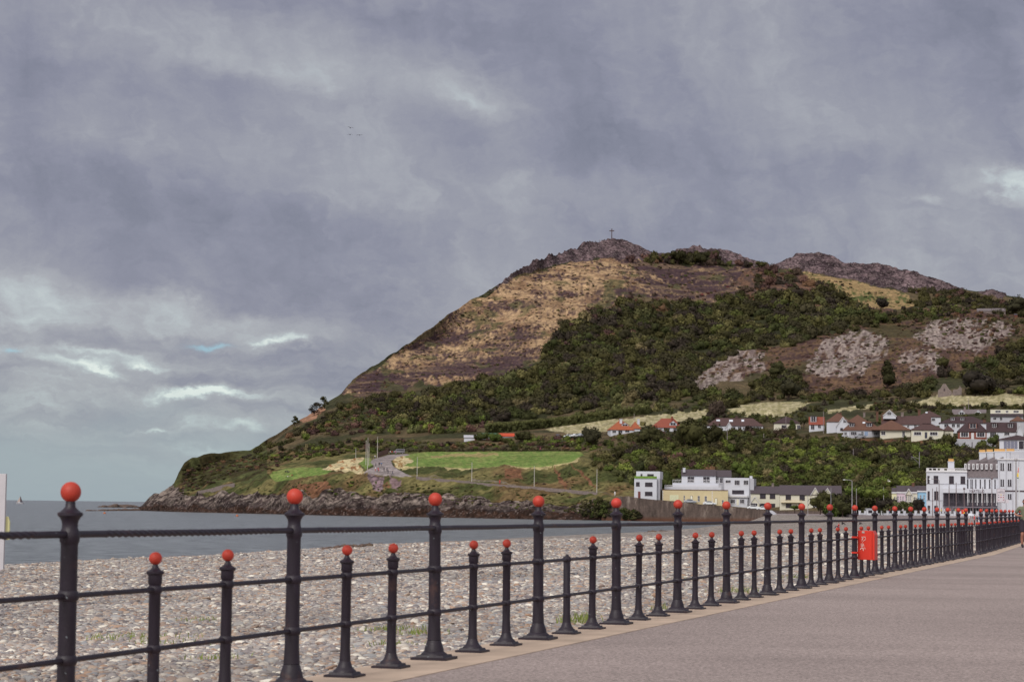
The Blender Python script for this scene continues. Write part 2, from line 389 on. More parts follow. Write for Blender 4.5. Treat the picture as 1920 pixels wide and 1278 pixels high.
# rows below the water in front and the far slope behind the ridge
extra_front = np.stack([X[:, 0]*.985, Yw2[:, 0]-9, np.where(PX < 1420, -3.0, Z[:, 0]-1.2)], -1)[:, None]
main = np.stack([X, Yw2, Z], -1)
back = []
for d, dz in ((25, 4), (90, 22), (240, 75), (520, 190)):
    k = (Yr+d)/Yr; back.append(np.stack([X[:, -1]*k, Yw2[:, -1]*k, np.maximum(Z[:, -1]-dz, -4)], -1)[:, None])
ALL = np.concatenate([extra_front, main]+back, 1); NRR = ALL.shape[1]
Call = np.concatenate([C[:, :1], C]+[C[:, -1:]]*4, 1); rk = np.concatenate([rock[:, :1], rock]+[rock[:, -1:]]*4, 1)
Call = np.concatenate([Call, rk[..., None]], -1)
ii = (np.arange(NC-1)[:, None]*NRR+np.arange(NRR-1)[None, :]).ravel()
Q = np.stack([ii, ii+NRR, ii+NRR+1, ii+1], 1)
hill_m = bpy.data.materials.new('hill_ground'); nt, N, L = nodes(hill_m); B = N['Principled BSDF']; B.inputs['Roughness'].default_value = .95; B.inputs['Specular IOR Level'].default_value = .1
a_ = N.new('ShaderNodeAttribute'); a_.attribute_name = 'Col'
tc = N.new('ShaderNodeTexCoord')
def noise(sc, det=6, vec=None, w=.5):
    q = N.new('ShaderNodeTexNoise'); q.inputs['Scale'].default_value = sc; q.inputs['Detail'].default_value = det; q.inputs['Roughness'].default_value = w
    L.new(vec or tc.outputs['Object'], q.inputs['Vector']); return q.outputs['Fac']
def mrange(v, a, b, c_, d):
    q = N.new('ShaderNodeMapRange'); q.inputs[1].default_value = a; q.inputs[2].default_value = b; q.inputs[3].default_value = c_; q.inputs[4].default_value = d
    L.new(v, q.inputs[0]); return q.outputs[0]
def mul(a, b, f=1.0, mode='MULTIPLY'):
    q = N.new('ShaderNodeMix'); q.data_type = 'RGBA'; q.blend_type = mode
    if isinstance(f, float): q.inputs[0].default_value = f
    else: L.new(f, q.inputs[0])
    for i, v in ((6, a), (7, b)):
        if isinstance(v, tuple): q.inputs[i].default_value = (*v, 1)
        else: L.new(v, q.inputs[i])
    return q.outputs[2]
s1 = mrange(noise(.45, 7, None, .7), .3, .7, .35, 1.7)
col = mul(a_.outputs['Color'], s1)
s2 = mrange(noise(.12, 4), .3, .7, .8, 1.2); col = mul(col, s2)
vo = N.new('ShaderNodeTexVoronoi'); vo.feature = 'DISTANCE_TO_EDGE'; vo.inputs['Scale'].default_value = .16
mp = N.new('ShaderNodeMapping'); mp.inputs['Rotation'].default_value = (.5, .3, .6); mp.inputs['Scale'].default_value = (1, .5, 2.2); L.new(tc.outputs['Object'], mp.inputs['Vector'])
nv = N.new('ShaderNodeTexNoise'); nv.inputs['Scale'].default_value = .3; nv.inputs['Detail'].default_value = 4; L.new(mp.outputs[0], nv.inputs['Vector'])
ad = N.new('ShaderNodeMix'); ad.data_type = 'RGBA'; ad.blend_type = 'ADD'; ad.inputs[0].default_value = 3.0; L.new(mp.outputs[0], ad.inputs[6]); L.new(nv.outputs['Color'], ad.inputs[7]); ad.clamp_result = False; ad.clamp_factor = False
L.new(ad.outputs[2], vo.inputs['Vector'])
crk = mrange(vo.outputs['Distance'], .0, .16, .35, 1.25)
rkf = a_.outputs['Alpha']
col2 = mul(col, crk)
spk = mrange(noise(.9, 3), .58, .66, 0, .55)
col2 = mul(col2, lin('9c908e'), spk, 'MIX')
col = mul(col, col2, rkf, 'MIX')
L.new(col, B.inputs['Base Color'])
bp = N.new('ShaderNodeBump'); bp.inputs['Strength'].default_value = 1; bp.inputs['Distance'].default_value = 1.4; L.new(noise(.35, 8, None, .62), bp.inputs['Height']); L.new(bp.outputs[0], B.inputs['Normal'])
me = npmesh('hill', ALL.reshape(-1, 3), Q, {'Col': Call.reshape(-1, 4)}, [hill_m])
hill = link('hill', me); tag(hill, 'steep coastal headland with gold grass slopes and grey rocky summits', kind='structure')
def ground(px, py):
    """world point of the terrain seen at a pixel"""
    i = int(np.clip(np.searchsorted(PX, px), 1, NC-1)); 
    if px-PX[i-1] < PX[i]-px: i -= 1
    yy = GPY[i]; mn = np.minimum.accumulate(yy)
    j = int(np.argmax(mn <= py)) if (mn <= py).any() else NR-1
    if j == 0: P = main[i, 0]; return P.copy()
    a, b = mn[j-1], yy[j]; t = 0 if a == b else np.clip((a-py)/(a-b), 0, 1)
    P = main[i, j-1]*(1-t)+main[i, j]*t
    k = ray(px, py)[0]/(P[0]/P[1]) if abs(P[0]) > 1 else 1
    P = P.copy(); P[0] *= k; return P
# ================================================================= FENCE GEOMETRY, PROMENADE, BEACH, SEA
P3 = gz(1011., 1197.); P12 = gz(1678., 1068.6)
SV = (P12-P3)/9.0; SP = float(np.linalg.norm(SV)); FD = SV/SP; FN = np.array([-FD[1], FD[0], 0])   # FN points to the sea
KP = lambda K: P3+(K-7.21)*SV
ENDK = 21.96
Q0 = gz(1840., 1037.); Q1 = gz(1897., 1020.5); D2 = (Q1-Q0); D2 /= np.linalg.norm(D2); N2 = np.array([-D2[1], D2[0], 0])
def edgept(s, off):
    """point along the railing line; s in metres from K=4 ; off>0 towards the promenade"""
    L1 = (ENDK-4)*SP
    if s <= L1: p = KP(4+s/SP); nn = FN
    else: p = Q0+D2*(s-L1-float(np.linalg.norm(Q0-KP(ENDK)))); nn = N2
    return p-nn*off
def strip(name, o0, o1, z, zs, m, s0=-40, s1=440, skirt=None):
    ss = [s0+i*(s1-s0)/240 for i in range(241)]; V = []; Fc = []
    for s in ss:
        a = edgept(s, o0); b = edgept(s, o1)
        V += [(a[0], a[1], z), (b[0], b[1], z), (a[0], a[1], zs), (b[0], b[1], zs)]
    for i in range(240):
        j = 4*i
        Fc += [(j, j+4, j+5, j+1), (j, j+2, j+6, j+4), (j+1, j+5, j+7, j+3)]
    me = bpy.data.meshes.new(name); me.from_pydata(V, [], Fc); me.materials.append(m)
    return link(name, me)
conc = mat('tan_concrete', lin('b9a494'), .9, var=.20, scale=2.2, bump=.3, bscale=60)
# asphalt
am = bpy.data.materials.new('asphalt'); nt, N, L = nodes(am); B = N['Principled BSDF']; B.inputs['Roughness'].default_value = .92; B.inputs['Specular IOR Level'].default_value = .25
tc = N.new('ShaderNodeTexCoord')
fine = mrange(noise(34, 4, None, .75), .35, .65, .5, 1.5); patch = mrange(noise(.35, 5), .3, .7, .92, 1.08)
vv = N.new('ShaderNodeTexVoronoi'); vv.inputs['Scale'].default_value = 60; L.new(tc.outputs['Object'], vv.inputs['Vector'])
chip = mrange(vv.outputs['Color'], .0, 1, .78, 1.22)
mp = N.new('ShaderNodeMapping'); mp.inputs['Scale'].default_value = (.10, 1.1, 1); mp.inputs['Rotation'].default_value = (0, 0, .05); L.new(tc.outputs['Object'], mp.inputs['Vector'])
band = mrange(noise(.5, 3, mp.outputs[0]), .35, .65, .93, 1.07)
col = mul(mul(mul(mul(lin('948785'), fine), patch), chip), band)
L.new(col, B.inputs['Base Color'])
bp = N.new('ShaderNodeBump'); bp.inputs['Strength'].default_value = .5; bp.inputs['Distance'].default_value = .006; L.new(noise(70, 4), bp.inputs['Height']); L.new(bp.outputs[0], B.inputs['Normal'])
o = strip('promenade', 0.50, 26.0, PROM-.006, 1.0, am); tag(o, 'grey pink asphalt promenade surface', kind='structure')
o = strip('kerb_strip', -0.24, 0.50, PROM, .6, conc); tag(o, 'pale tan concrete edging under the railing', kind='structure')
# land side ground far to the right (out of frame, keeps the place whole)
gm = mat('grass_ground', lin('5d6a36'), .95, var=.3, scale=.4)
ss = [-40+i*22 for i in range(36)]; V = []; Fc = []
for s in ss:
    a = edgept(s, 25.9); b = edgept(s, 400); V += [(a[0], a[1], PROM-.05), (b[0], b[1], PROM-.05)]
for i in range(35): Fc.append((2*i, 2*i+2, 2*i+3, 2*i+1))
me = bpy.data.meshes.new('ground'); me.from_pydata(V, [], Fc); me.materials.append(gm); tag(link('ground', me), kind='structure')
# ---- beach in railing coordinates: s along, t towards the sea
WL = [(-160,1075),(0,1060),(200,1052),(330,1046),(480,1036),(600,1029),(700,1021),(800,1016),(900,1012),(1000,1006),(1100,1001),(1200,997),(1300,990),(1360,983),(1400,979.5)]
sw = []
for px, py in WL:
    p = gz(float(px), float(py), 0.0)-KP(4); sw.append((float(p@FD), float(p@FN)))
sw += [(sw[-1][0]+60, sw[-1][1]+35), (sw[-1][0]+400, sw[-1][1]+90)]
sw.sort(); sw = [(-100, sw[0][1])]+sw
S_ = np.concatenate([np.linspace(-40, 90, 180), np.linspace(91, 900, 330)]); T_ = np.linspace(0, 1, 130)
Wd = np.interp(S_, [a for a, b in sw], [b for a, b in sw])
Sg, Tg = np.meshgrid(S_, T_, indexing='ij'); Wg = Wd[:, None]
tt = -1.5+Tg*(Wg*1.15+1.5)
XY = KP(4)[None, None, :2]+Sg[..., None]*FD[None, None, :2]+tt[..., None]*FN[None, None, :2]
u = np.clip(tt/Wg, 0, 1.2)
Zb = 2.42*(1-u**1.35); Zb = np.where(u > 1, -(u-1)*6, Zb)
bx, by = XY[..., 0], XY[..., 1]
amp = sstep(u, 0, .05)*(1-sstep(u, .93, 1.0))
Zb = Zb+amp*((fbm(bx/9, by/9, 4, 90)-.5)*.5+(fbm(bx/2.5, by/2.5, 3, 91)-.5)*.12)
bpx, _ = proj(np.stack([bx, by, Zb], -1))
fr = sstep(by, 420, 640)*sstep(bpx, 1395, 1450); Zb = Zb*(1-fr)+2.62*fr
beachV = np.stack([bx, by, Zb], -1)
keep = by < 745
m_, n_ = Sg.shape; ii = (np.arange(m_-1)[:, None]*n_+np.arange(n_-1)[None, :]).ravel(); Q = np.stack([ii, ii+n_, ii+n_+1, ii+1], 1)
Q = Q[keep.ravel()[Q].all(1)]
bm_ = bpy.data.materials.new('shingle'); nt, N, L = nodes(bm_); B = N['Principled BSDF']; B.inputs['Roughness'].default_value = .8; B.inputs['Specular IOR Level'].default_value = .3
tc = N.new('ShaderNodeTexCoord')
def vor(scale, feat='F1'):
    q = N.new('ShaderNodeTexVoronoi'); q.feature = feat; q.inputs['Scale'].default_value = scale; L.new(tc.outputs['Object'], q.inputs['Vector']); return q
def stone_ramp(fac):
    q = N.new('ShaderNodeValToRGB'); L.new(fac, q.inputs[0]); e = q.color_ramp.elements
    cols = [(0, '5c565a'), (.12, '817a7b'), (.28, '9f9997'), (.40, '968174'), (.52, '8a8b90'), (.64, 'b5ada4'), (.76, '9f826f'), (.85, '726f75'), (.93, 'c4bcb2'), (1, 'dad4ca')]
    e[0].color = (*lin(cols[0][1]), 1); e[1].position = 1; e[1].color = (*lin(cols[-1][1]), 1)
    for p, c_ in cols[1:-1]:
        x = e.new(p); x.color = (*lin(c_), 1)
    return q.outputs[0]
v1 = vor(10); v2 = vor(3.2)
sx = N.new('ShaderNodeSeparateColor'); L.new(v1.outputs['Color'], sx.inputs[0]); sx2 = N.new('ShaderNodeSeparateColor'); L.new(v2.outputs['Color'], sx2.inputs[0])
c1 = stone_ramp(sx.outputs[0]); c2 = stone_ramp(sx2.outputs[0])
edge = mrange(v1.outputs['Distance'], .02, .09, 1.08, .5)
col = mul(c1, edge); big_ = mul(col, c2, .35, 'MIX')
big_ = mul(big_, mrange(noise(.25, 4), .3, .7, .9, 1.1)); big_ = mul(big_, mrange(noise(1.6, 6, None, .8), .35, .65, .5, 1.75)); big_ = mul(big_, mrange(noise(.6, 5, None, .8), .4, .6, .75, 1.3))
L.new(big_, B.inputs['Base Color'])
bp = N.new('ShaderNodeBump'); bp.inputs['Strength'].default_value = 1; bp.inputs['Distance'].default_value = .05; bp.invert = True; L.new(v1.outputs['Distance'], bp.inputs['Height']); L.new(bp.outputs[0], B.inputs['Normal'])
me = npmesh('beach', beachV.reshape(-1, 3), Q, None, [bm_]); beach = link('beach', me); tag(beach, 'grey shingle beach sloping to the water', kind='structure')
# ---- loose pebbles: one piece of stuff, scattered by geometry nodes over the near beach
ps = (by.ravel() < 230) & (by.ravel() > 3) & (bpx.ravel() > -500) & (tt.ravel() > .1) & (tt.ravel() < 82)
Qn = Q[ps[Q].all(1)]; used, inv = np.unique(Qn, return_inverse=True); Vn = beachV.reshape(-1, 3)[used]; Vn[:, 2] += .0
dn = np.interp(Vn[:, 1], [4, 24, 45, 80, 130, 230], [1.0, 1.0, .55, .22, .07, .03])
pm = bpy.data.materials.new('pebble_stone'); nt, N, L = nodes(pm); B = N['Principled BSDF']; B.inputs['Roughness'].default_value = .7; B.inputs['Specular IOR Level'].default_value = .35
tc = N.new('ShaderNodeTexCoord'); oi = N.new('ShaderNodeObjectInfo'); col = stone_ramp(oi.outputs['Random'])
L.new(mul(mul(col, mrange(noise(14, 4), .3, .7, .75, 1.25)), mrange(noise(.22, 4, oi.outputs['Location']), .35, .65, .82, 1.14)), B.inputs['Base Color'])
me = npmesh('pebbles', Vn, inv.reshape(Qn.shape), {'dens': np.stack([dn]*3, 1)}, [pm]); peb = link('pebbles', me)
tag(peb, 'loose rounded grey and tan pebbles covering the upper beach', 'pebbles', kind='stuff')
ng = bpy.data.node_groups.new('pebble_scatter', 'GeometryNodeTree')
ng.interface.new_socket('Geometry', in_out='INPUT', socket_type='NodeSocketGeometry'); ng.interface.new_socket('Geometry', in_out='OUTPUT', socket_type='NodeSocketGeometry')
GN, GL = ng.nodes, ng.links
gi = GN.new('NodeGroupInput'); go = GN.new('NodeGroupOutput')
dp = GN.new('GeometryNodeDistributePointsOnFaces'); dp.inputs['Density'].default_value = 210
na = GN.new('GeometryNodeInputNamedAttribute'); na.data_type = 'FLOAT_COLOR'; na.inputs['Name'].default_value = 'dens'
vm = GN.new('ShaderNodeMath'); vm.operation = 'MULTIPLY'; vm.inputs[1].default_value = 400; GL.new(na.outputs['Attribute'], vm.inputs[0]); GL.new(vm.outputs[0], dp.inputs['Density'])
GL.new(gi.outputs[0], dp.inputs['Mesh'])
gg = GN.new('GeometryNodeGeometryToInstance')
for k in range(3):
    ic = GN.new('GeometryNodeMeshIcoSphere'); ic.inputs['Radius'].default_value = 1; ic.inputs['Subdivisions'].default_value = 2
    sp_ = GN.new('GeometryNodeSetPosition'); nz = GN.new('ShaderNodeTexNoise'); nz.noise_dimensions = '4D'; nz.inputs['W'].default_value = k*7.3; nz.inputs['Scale'].default_value = .8
    sb = GN.new('ShaderNodeVectorMath'); sb.operation = 'SUBTRACT'; sb.inputs[1].default_value = (.5, .5, .5); GL.new(nz.outputs['Color'], sb.inputs[0])
    sc_ = GN.new('ShaderNodeVectorMath'); sc_.operation = 'SCALE'; sc_.inputs['Scale'].default_value = 1.1; GL.new(sb.outputs[0], sc_.inputs[0])
    GL.new(ic.outputs['Mesh'], sp_.inputs['Geometry']); GL.new(sc_.outputs[0], sp_.inputs['Offset'])
    sh = GN.new('GeometryNodeSetShadeSmooth'); GL.new(sp_.outputs[0], sh.inputs[0]); GL.new(sh.outputs[0], gg.inputs[0])
ip = GN.new('GeometryNodeInstanceOnPoints'); GL.new(dp.outputs['Points'], ip.inputs['Points']); GL.new(gg.outputs[0], ip.inputs['Instance']); ip.inputs['Pick Instance'].default_value = True
rv = GN.new('FunctionNodeRandomValue'); rv.data_type = 'FLOAT_VECTOR'; rv.inputs[0].default_value = (-.5, -.5, 0); rv.inputs[1].default_value = (.5, .5, 6.28)
GL.new(rv.outputs[0], ip.inputs['Rotation'])
r2 = GN.new('FunctionNodeRandomValue'); r2.data_type = 'FLOAT_VECTOR'; r2.inputs[0].default_value = (.025, .020, .013); r2.inputs[1].default_value = (.055, .038, .025)
r3 = GN.new('FunctionNodeRandomValue'); r3.data_type = 'FLOAT'; r3.inputs[2].default_value = .62; r3.inputs[3].default_value = 1.25
r4 = GN.new('FunctionNodeRandomValue'); r4.data_type = 'FLOAT'; r4.inputs[2].default_value = 0; r4.inputs[3].default_value = 1
pw = GN.new('ShaderNodeMath'); pw.operation = 'POWER'; pw.inputs[1].default_value = 14; GL.new(r4.outputs[1], pw.inputs[0])
pa = GN.new('ShaderNodeMath'); pa.operation = 'MULTIPLY_ADD'; pa.inputs[1].default_value = 1.3; GL.new(pw.outputs[0], pa.inputs[0]); GL.new(r3.outputs[1], pa.inputs[2]); posn = GN.new('GeometryNodeInputPosition'); spx = GN.new('ShaderNodeSeparateXYZ'); GL.new(posn.outputs[0], spx.inputs[0]); far_ = GN.new('ShaderNodeMapRange'); GL.new(spx.outputs[1], far_.inputs[0]); far_.inputs[1].default_value = 25; far_.inputs[2].default_value = 200; far_.inputs[3].default_value = 1.0; far_.inputs[4].default_value = 3.2; pz = GN.new('ShaderNodeMath'); pz.operation = 'MULTIPLY'; GL.new(pa.outputs[0], pz.inputs[0]); GL.new(far_.outputs[0], pz.inputs[1])
r3.inputs['Seed'].default_value = 5; r4.inputs['Seed'].default_value = 9; r2.inputs['Seed'].default_value = 3
vs_ = GN.new('ShaderNodeVectorMath'); vs_.operation = 'SCALE'; GL.new(r2.outputs[0], vs_.inputs[0]); GL.new(pz.outputs[0], vs_.inputs['Scale']); GL.new(vs_.outputs[0], ip.inputs['Scale'])
sm = GN.new('GeometryNodeSetMaterial'); sm.inputs['Material'].default_value = pm; GL.new(ip.outputs[0], sm.inputs[0]); GL.new(sm.outputs[0], go.inputs[0])
md = peb.modifiers.new('scatter', 'NODES'); md.node_group = ng
# ---- sea
seam = bpy.data.materials.new('sea_water'); nt, N, L = nodes(seam); B = N['Principled BSDF']
B.inputs['Roughness'].default_value = .28; B.inputs['Specular IOR Level'].default_value = .5; B.inputs['IOR'].default_value = 1.33
tc = N.new('ShaderNodeTexCoord')
mp = N.new('ShaderNodeMapping'); mp.inputs['Scale'].default_value = (.5, 1, 1); mp.inputs['Rotation'].default_value = (0, 0, .25); L.new(tc.outputs['Object'], mp.inputs['Vector'])
w1 = noise(.8, 6, mp.outputs[0], .65); w2 = noise(.03, 5, mp.outputs[0], .6)
wc = mul(lin('666b70'), mrange(w1, .38, .62, .2, 1.8)); wc = mul(wc, mrange(w2, .3, .7, .85, 1.15))
fo = mrange(noise(.35, 8, mp.outputs[0], .75), .70, .76, 0, .8)
wc = mul(wc, lin('b8c0c8'), fo, 'MIX')
L.new(wc, B.inputs['Base Color'])
bp = N.new('ShaderNodeBump'); bp.inputs['Strength'].default_value = 1.0; bp.inputs['Distance'].default_value = .45; L.new(w1, bp.inputs['Height']); L.new(bp.outputs[0], B.inputs['Normal'])
sm_ = MB(); V = [(-60000, -3000, 0), (60000, -3000, 0), (60000, 60000, 0), (-60000, 60000, 0)]; sm_.add(V, [(0, 1, 2, 3)])
sea = sm_.build('sea', seam); tag(sea, 'calm grey blue sea with small ripples', kind='structure')
# ================================================================= RAILINGS
def paint_mat(name, col, chips, rough=.38, chipc='8f9aa2', rust=True, coatw=.3):
    m = bpy.data.materials.new(name); 
    global nt, N, L, tc
    nt, N, L = nodes(m); B = N['Principled BSDF']; B.inputs['Roughness'].default_value = rough; B.inputs['Specular IOR Level'].default_value = .5
    tc = N.new('ShaderNodeTexCoord'); oi = N.new('ShaderNodeObjectInfo')
    vadd = N.new('ShaderNodeVectorMath'); vadd.operation = 'ADD'; L.new(tc.outputs['Object'], vadd.inputs[0]); L.new(oi.outputs['Random'], vadd.inputs[1])
    vs = N.new('ShaderNodeVectorMath'); vs.operation = 'MULTIPLY_ADD'; vs.inputs[1].default_value = (9, 9, 9); L.new(oi.outputs['Random'], vs.inputs[0]); L.new(tc.outputs['Object'], vs.inputs[2])
    v = vs.outputs[0]
    c_ = mul(tuple(col), mrange(noise(6, 5, v), .3, .7, .8, 1.25))
    if rust: c_ = mul(c_, lin('5d4038'), mrange(noise(5, 6, v, .65), .60, .74, 0, .6), 'MIX')
    c_ = mul(c_, lin(chipc), mrange(noise(30, 2, v), .735, .76, 0, chips), 'MIX')
    L.new(c_, B.inputs['Base Color'])
    bp = N.new('ShaderNodeBump'); bp.inputs['Strength'].default_value = .5; bp.inputs['Distance'].default_value = .004; L.new(noise(45, 3, v), bp.inputs['Height']); L.new(bp.outputs[0], B.inputs['Normal'])
    return m
iron = paint_mat('black_iron_paint', lin('211726'), .8, rough=.5)
redp = paint_mat('red_ball_paint', lin('b33828'), .25, rough=.55, chipc='7c2c26')
redw = paint_mat('weathered_red_paint', lin('bd3a30'), .9, rough=.55, chipc='7e2a22')
def tall_profile():
    return [(.060,.165),(.058,.20),(.053,.30),(.050,1.06),(.052,1.075),(.058,1.085),(.060,1.125),(.054,1.145),(.047,1.16),(.046,1.185),(.050,1.205),(.062,1.225),(.074,1.235),(.074,1.25),(.060,1.256),(.045,1.268),(.030,1.285),(.027,1.32)]
def short_profile():
    return [(.044,.115),(.042,.15),(.038,.22),(.0365,.795),(.040,.803),(.045,.81),(.044,.85),(.046,.862),(.056,.870),(.057,.882),(.050,.887),(.036,.893),(.026,.903),(.018,.916),(.015,.93)]
def base_mb(pw, r0, h, th):
    m = MB(); m.box(-pw/2, pw/2, -pw/2, pw/2, 0, th)
    m.box(-pw*.39, pw*.39, -pw*.39, pw*.39, th, th+.018, top=(.006, .006))
    m.lathe([(pw*.36, th+.018), (pw*.34, th+.03), (pw*.27, th+.045), (r0*1.35, th+h*.55), (r0*1.1, th+h*.85), (r0, th+h)], seg=20)
    return m
tall_me = MB(); tall_me.lathe(tall_profile(), seg=20)
for z in (.40, .77): tall_me.ball((0, 0, z), .066, 14, 8, (1, 1, .8))
tall_me = tall_me.mesh('tall_post', [iron], smooth=40)
tall_base = base_mb(.32, .060, .14, .022).mesh('post_base', [iron], smooth=30)
tall_ball = MB(); tall_ball.ball((0, 0, 1.37), .060, 20, 14); tall_ball = tall_ball.mesh('ball_finial', [redp], smooth=True)
sh = MB(); sh.lathe(short_profile(), seg=16)
for z in (.40, .77): sh.ball((0, 0, z), .050, 12, 8, (1, 1, .8))
short_me = sh.mesh('short_post', [iron], smooth=40)
short_base = base_mb(.25, .044, .10, .018).mesh('post_base', [iron], smooth=30)
short_ball = MB(); short_ball.ball((0, 0, .965), .041, 16, 12); short_ball = short_ball.mesh('ball_finial', [redp], smooth=True)
sb = MB(); sb.lathe([(.044,.115),(.042,.15),(.038,.22),(.0365,.775),(.030,.79),(.026,.80)], seg=16); sb.ball((0, 0, .40), .050, 12, 8, (1, 1, .8)); sb.ball((0, 0, .77), .050, 12, 8, (1, 1, .8)); sb.ball((.012, 0, .805), .022, 8, 6)
broken_me = sb.mesh('short_post', [iron], smooth=40)
FANG = math.atan2(FD[1], FD[0])
cnt = 0
def post(root, p, kind='tall', ang=0, weather=False):
    loc = Vector(p)-root.location
    tilt = (random.uniform(-.008, .008), random.uniform(-.008, .008))
    me = {'tall': tall_me, 'short': short_me, 'broken': broken_me}[kind]
    o = bpy.data.objects.new('tall_post' if kind == 'tall' else 'short_post', me); COL.objects.link(o); o.parent = root; o.location = loc; o.rotation_euler = (tilt[0], tilt[1], ang)
    if kind == 'broken': o['label'] = 'short black post broken off at the middle rail with its red ball missing'
    b = bpy.data.objects.new('post_base', tall_base if kind == 'tall' else short_base); COL.objects.link(b); b.parent = o
    if kind != 'broken':
        f = bpy.data.objects.new('ball_finial', tall_ball if kind == 'tall' else short_ball); COL.objects.link(f); f.parent = o
        if weather:
            f.data = f.data.copy(); f.data.materials[0] = redw
    return o
def rail_rope(root, a, b, z, r):
    """twisted rope-like iron top rail between two posts with a smooth socket at each end"""
    a = Vector(a)-root.location; b = Vector(b)-root.location; d = (b-a); Lh = d.length; d.normalize(); n = Vector((-d.y, d.x, 0)); up = Vector((0, 0, 1))
    m = MB(); near = Lh > 2 and a.length < 40
    m.tube([a+d*.04+up*z, a+d*.42+up*z], r*1.0, 10); m.tube([b-d*.42+up*z, b-d*.04+up*z], r*1.0, 10)
    turns = 1/.085; ns = int((Lh-.84)/.017); seg = 12; vs = []
    for i in range(ns+1):
        t = .42+(Lh-.84)*i/ns; c_ = a+d*t+up*(z-.003*math.sin(math.pi*i/ns))
        for k in range(seg):
            th = 2*math.pi*k/seg; ph = th*3-2*math.pi*t*turns*1.0
            rr = r*(.93+.17*math.cos(ph)); vs.append(c_+(n*math.cos(th)+up*math.sin(th))*rr)
    fs = [(i*seg+k, i*seg+(k+1) % seg, (i+1)*seg+(k+1) % seg, (i+1)*seg+k) for i in range(ns) for k in range(seg)]
    m.add(vs, fs)
    return m.build('top_rail', iron, root, smooth=60)
def plain_rail(root, pts, z, r):
    pts = [Vector(p)-root.location+Vector((0, 0, z)) for p in pts]
    return MB().tube(pts, r, 10).build('rail', iron, root, smooth=60)
def fence(name, label, talls, shorts, rope_from, weather=()):
    root = empty(name, tuple(talls[0]), 0, label, 'railing')
    for i, (p, a) in enumerate(talls): pass
    return root
# first run of railing
def Kof(px, z=PROM+1.0):
    lo, hi = 2.0, 60.0
    for _ in range(50):
        md_ = (lo+hi)/2; p_ = KP(md_); x_ = float(proj(np.array([p_[0], p_[1], z]))[0])
        if x_ < px: lo = md_
        else: hi = md_
    return lo
TX = [130, 551, 817, 1011, 1157, 1271, 1363, 1439, 1503, 1555, 1602, 1641, 1678, 1707.9, 1733, 1757, 1777.6, 1797, 1811.4]
Ks = [Kof(x) for x in TX]; Ks = [Ks[0]-1.03]+Ks
print('posts', [round(k, 2) for k in Ks], 'bay', SP)
root1 = empty('seafront_railing', tuple(KP(Ks[0])), 0, 'long black iron seafront railing with red balls nearest the camera, carrying the red box', 'railing')
sgo = {4.508: 0, 4.847: 0}
for i, k in enumerate(Ks):
    post(root1, KP(k), 'tall', FANG, weather=(i == 5))
for i in range(len(Ks)-1):
    a, b = Ks[i], Ks[i+1]
    fr_ = (.335, .66) if i != 1 else (.335, .656)
    for j, f in enumerate(fr_):
        if b-a < .5 and j: continue
        post(root1, KP(a+(b-a)*f), 'broken' if (i == 4 and j == 0) else 'short', FANG)
    rail_rope(root1, KP(a), KP(b), 1.125, .0215)
    for z in (.77, .40): plain_rail(root1, [KP(a), KP(b)], z, .0165)
for f in (.30, .58): post(root1, KP(Ks[-1]+f), 'short', FANG)
for z in (.77, .40): plain_rail(root1, [KP(Ks[-1]), KP(Ks[-1]+.58)], z, .0165)
# second run beyond the gap
ANG2 = math.atan2(D2[1], D2[0]); s2 = 58.0/7
root2 = empty('seafront_railing', tuple(Q0-D2*SP*.7), 0, 'further black iron railing with red balls beyond the gap, beside the runner', 'railing')
T2 = [Q0+D2*SP*i for i in range(13)]
for f in (.72, .38): post(root2, Q0-D2*SP*f, 'short', ANG2)
for z in (.77, .40): plain_rail(root2, [Q0-D2*SP*.72, Q0], z, .0165)
for i in range(len(T2)): post(root2, T2[i], 'tall', ANG2)
for i in range(len(T2)-1):
    for f in (.333, .667): post(root2, T2[i]*(1-f)+T2[i+1]*f, 'short', ANG2)
    rail_rope(root2, T2[i], T2[i+1], 1.125, .0215)
    for z in (.77, .40): plain_rail(root2, [T2[i], T2[i+1]], z, .0165)
# ---- red lifebelt box on the prom side of the railing
bk_ = Ks[11]
bp0 = KP(bk_)-FN*.03
ba = math.atan2(-FN[1], -FN[0])
box = empty('red_box', tuple(bp0), ba, 'bright red metal lifebuoy box with white graffiti strapped to a tall railing post', 'box')
# local: x towards the prom, y ... ; railing direction is local -y or +y
fdl = Vector((FD[0]*math.cos(-ba)-FD[1]*math.sin(-ba), FD[0]*math.sin(-ba)+FD[1]*math.cos(-ba)))
sg = 1 if fdl.y > 0 else -1
redbox = mat('red_box_paint', lin('d23222'), .45, var=.05, scale=4, bump=.1, bscale=8)
def yy(a, b): return (min(a*sg, b*sg), max(a*sg, b*sg))
zb, zt = .36, .93
y0_, y1_ = yy(.10, .55)
m = MB(); m.prism([(.02, zb), (.30, zb), (.30, zt-.02), (.27, zt), (.02, zt)], y0_, y1_); m.build('body', redbox, box, bevel=.006)
# sloping outer lid panel
m = MB(); m.prism([(.304, zb-.004), (.35, zb-.004), (.35, zt-.075), (.304, zt+.004)], y0_+.004*1, y1_-.004); m.build('lid', redbox, box, bevel=.006)
for z in (.50, .80): 
    m = MB(); a_, b_ = yy(-.075, -.06); m.box(-.075, .05, a_, b_, z-.016, z+.016); a_, b_ = yy(-.075, .10); m.box(.035, .05, a_, b_, z-.022, z+.022); m.build('strap', redbox, box)
lab = mat('grey_label', lin('b9a9a6'), .6)
a_, b_ = yy(.088, .096); MB().box(.105, .155, a_, b_, zt-.05, zt-.012).build('label_plate', lab, box)
white_ink = mat('white_graffiti', lin('f0dcd6'), .7, var=.05)
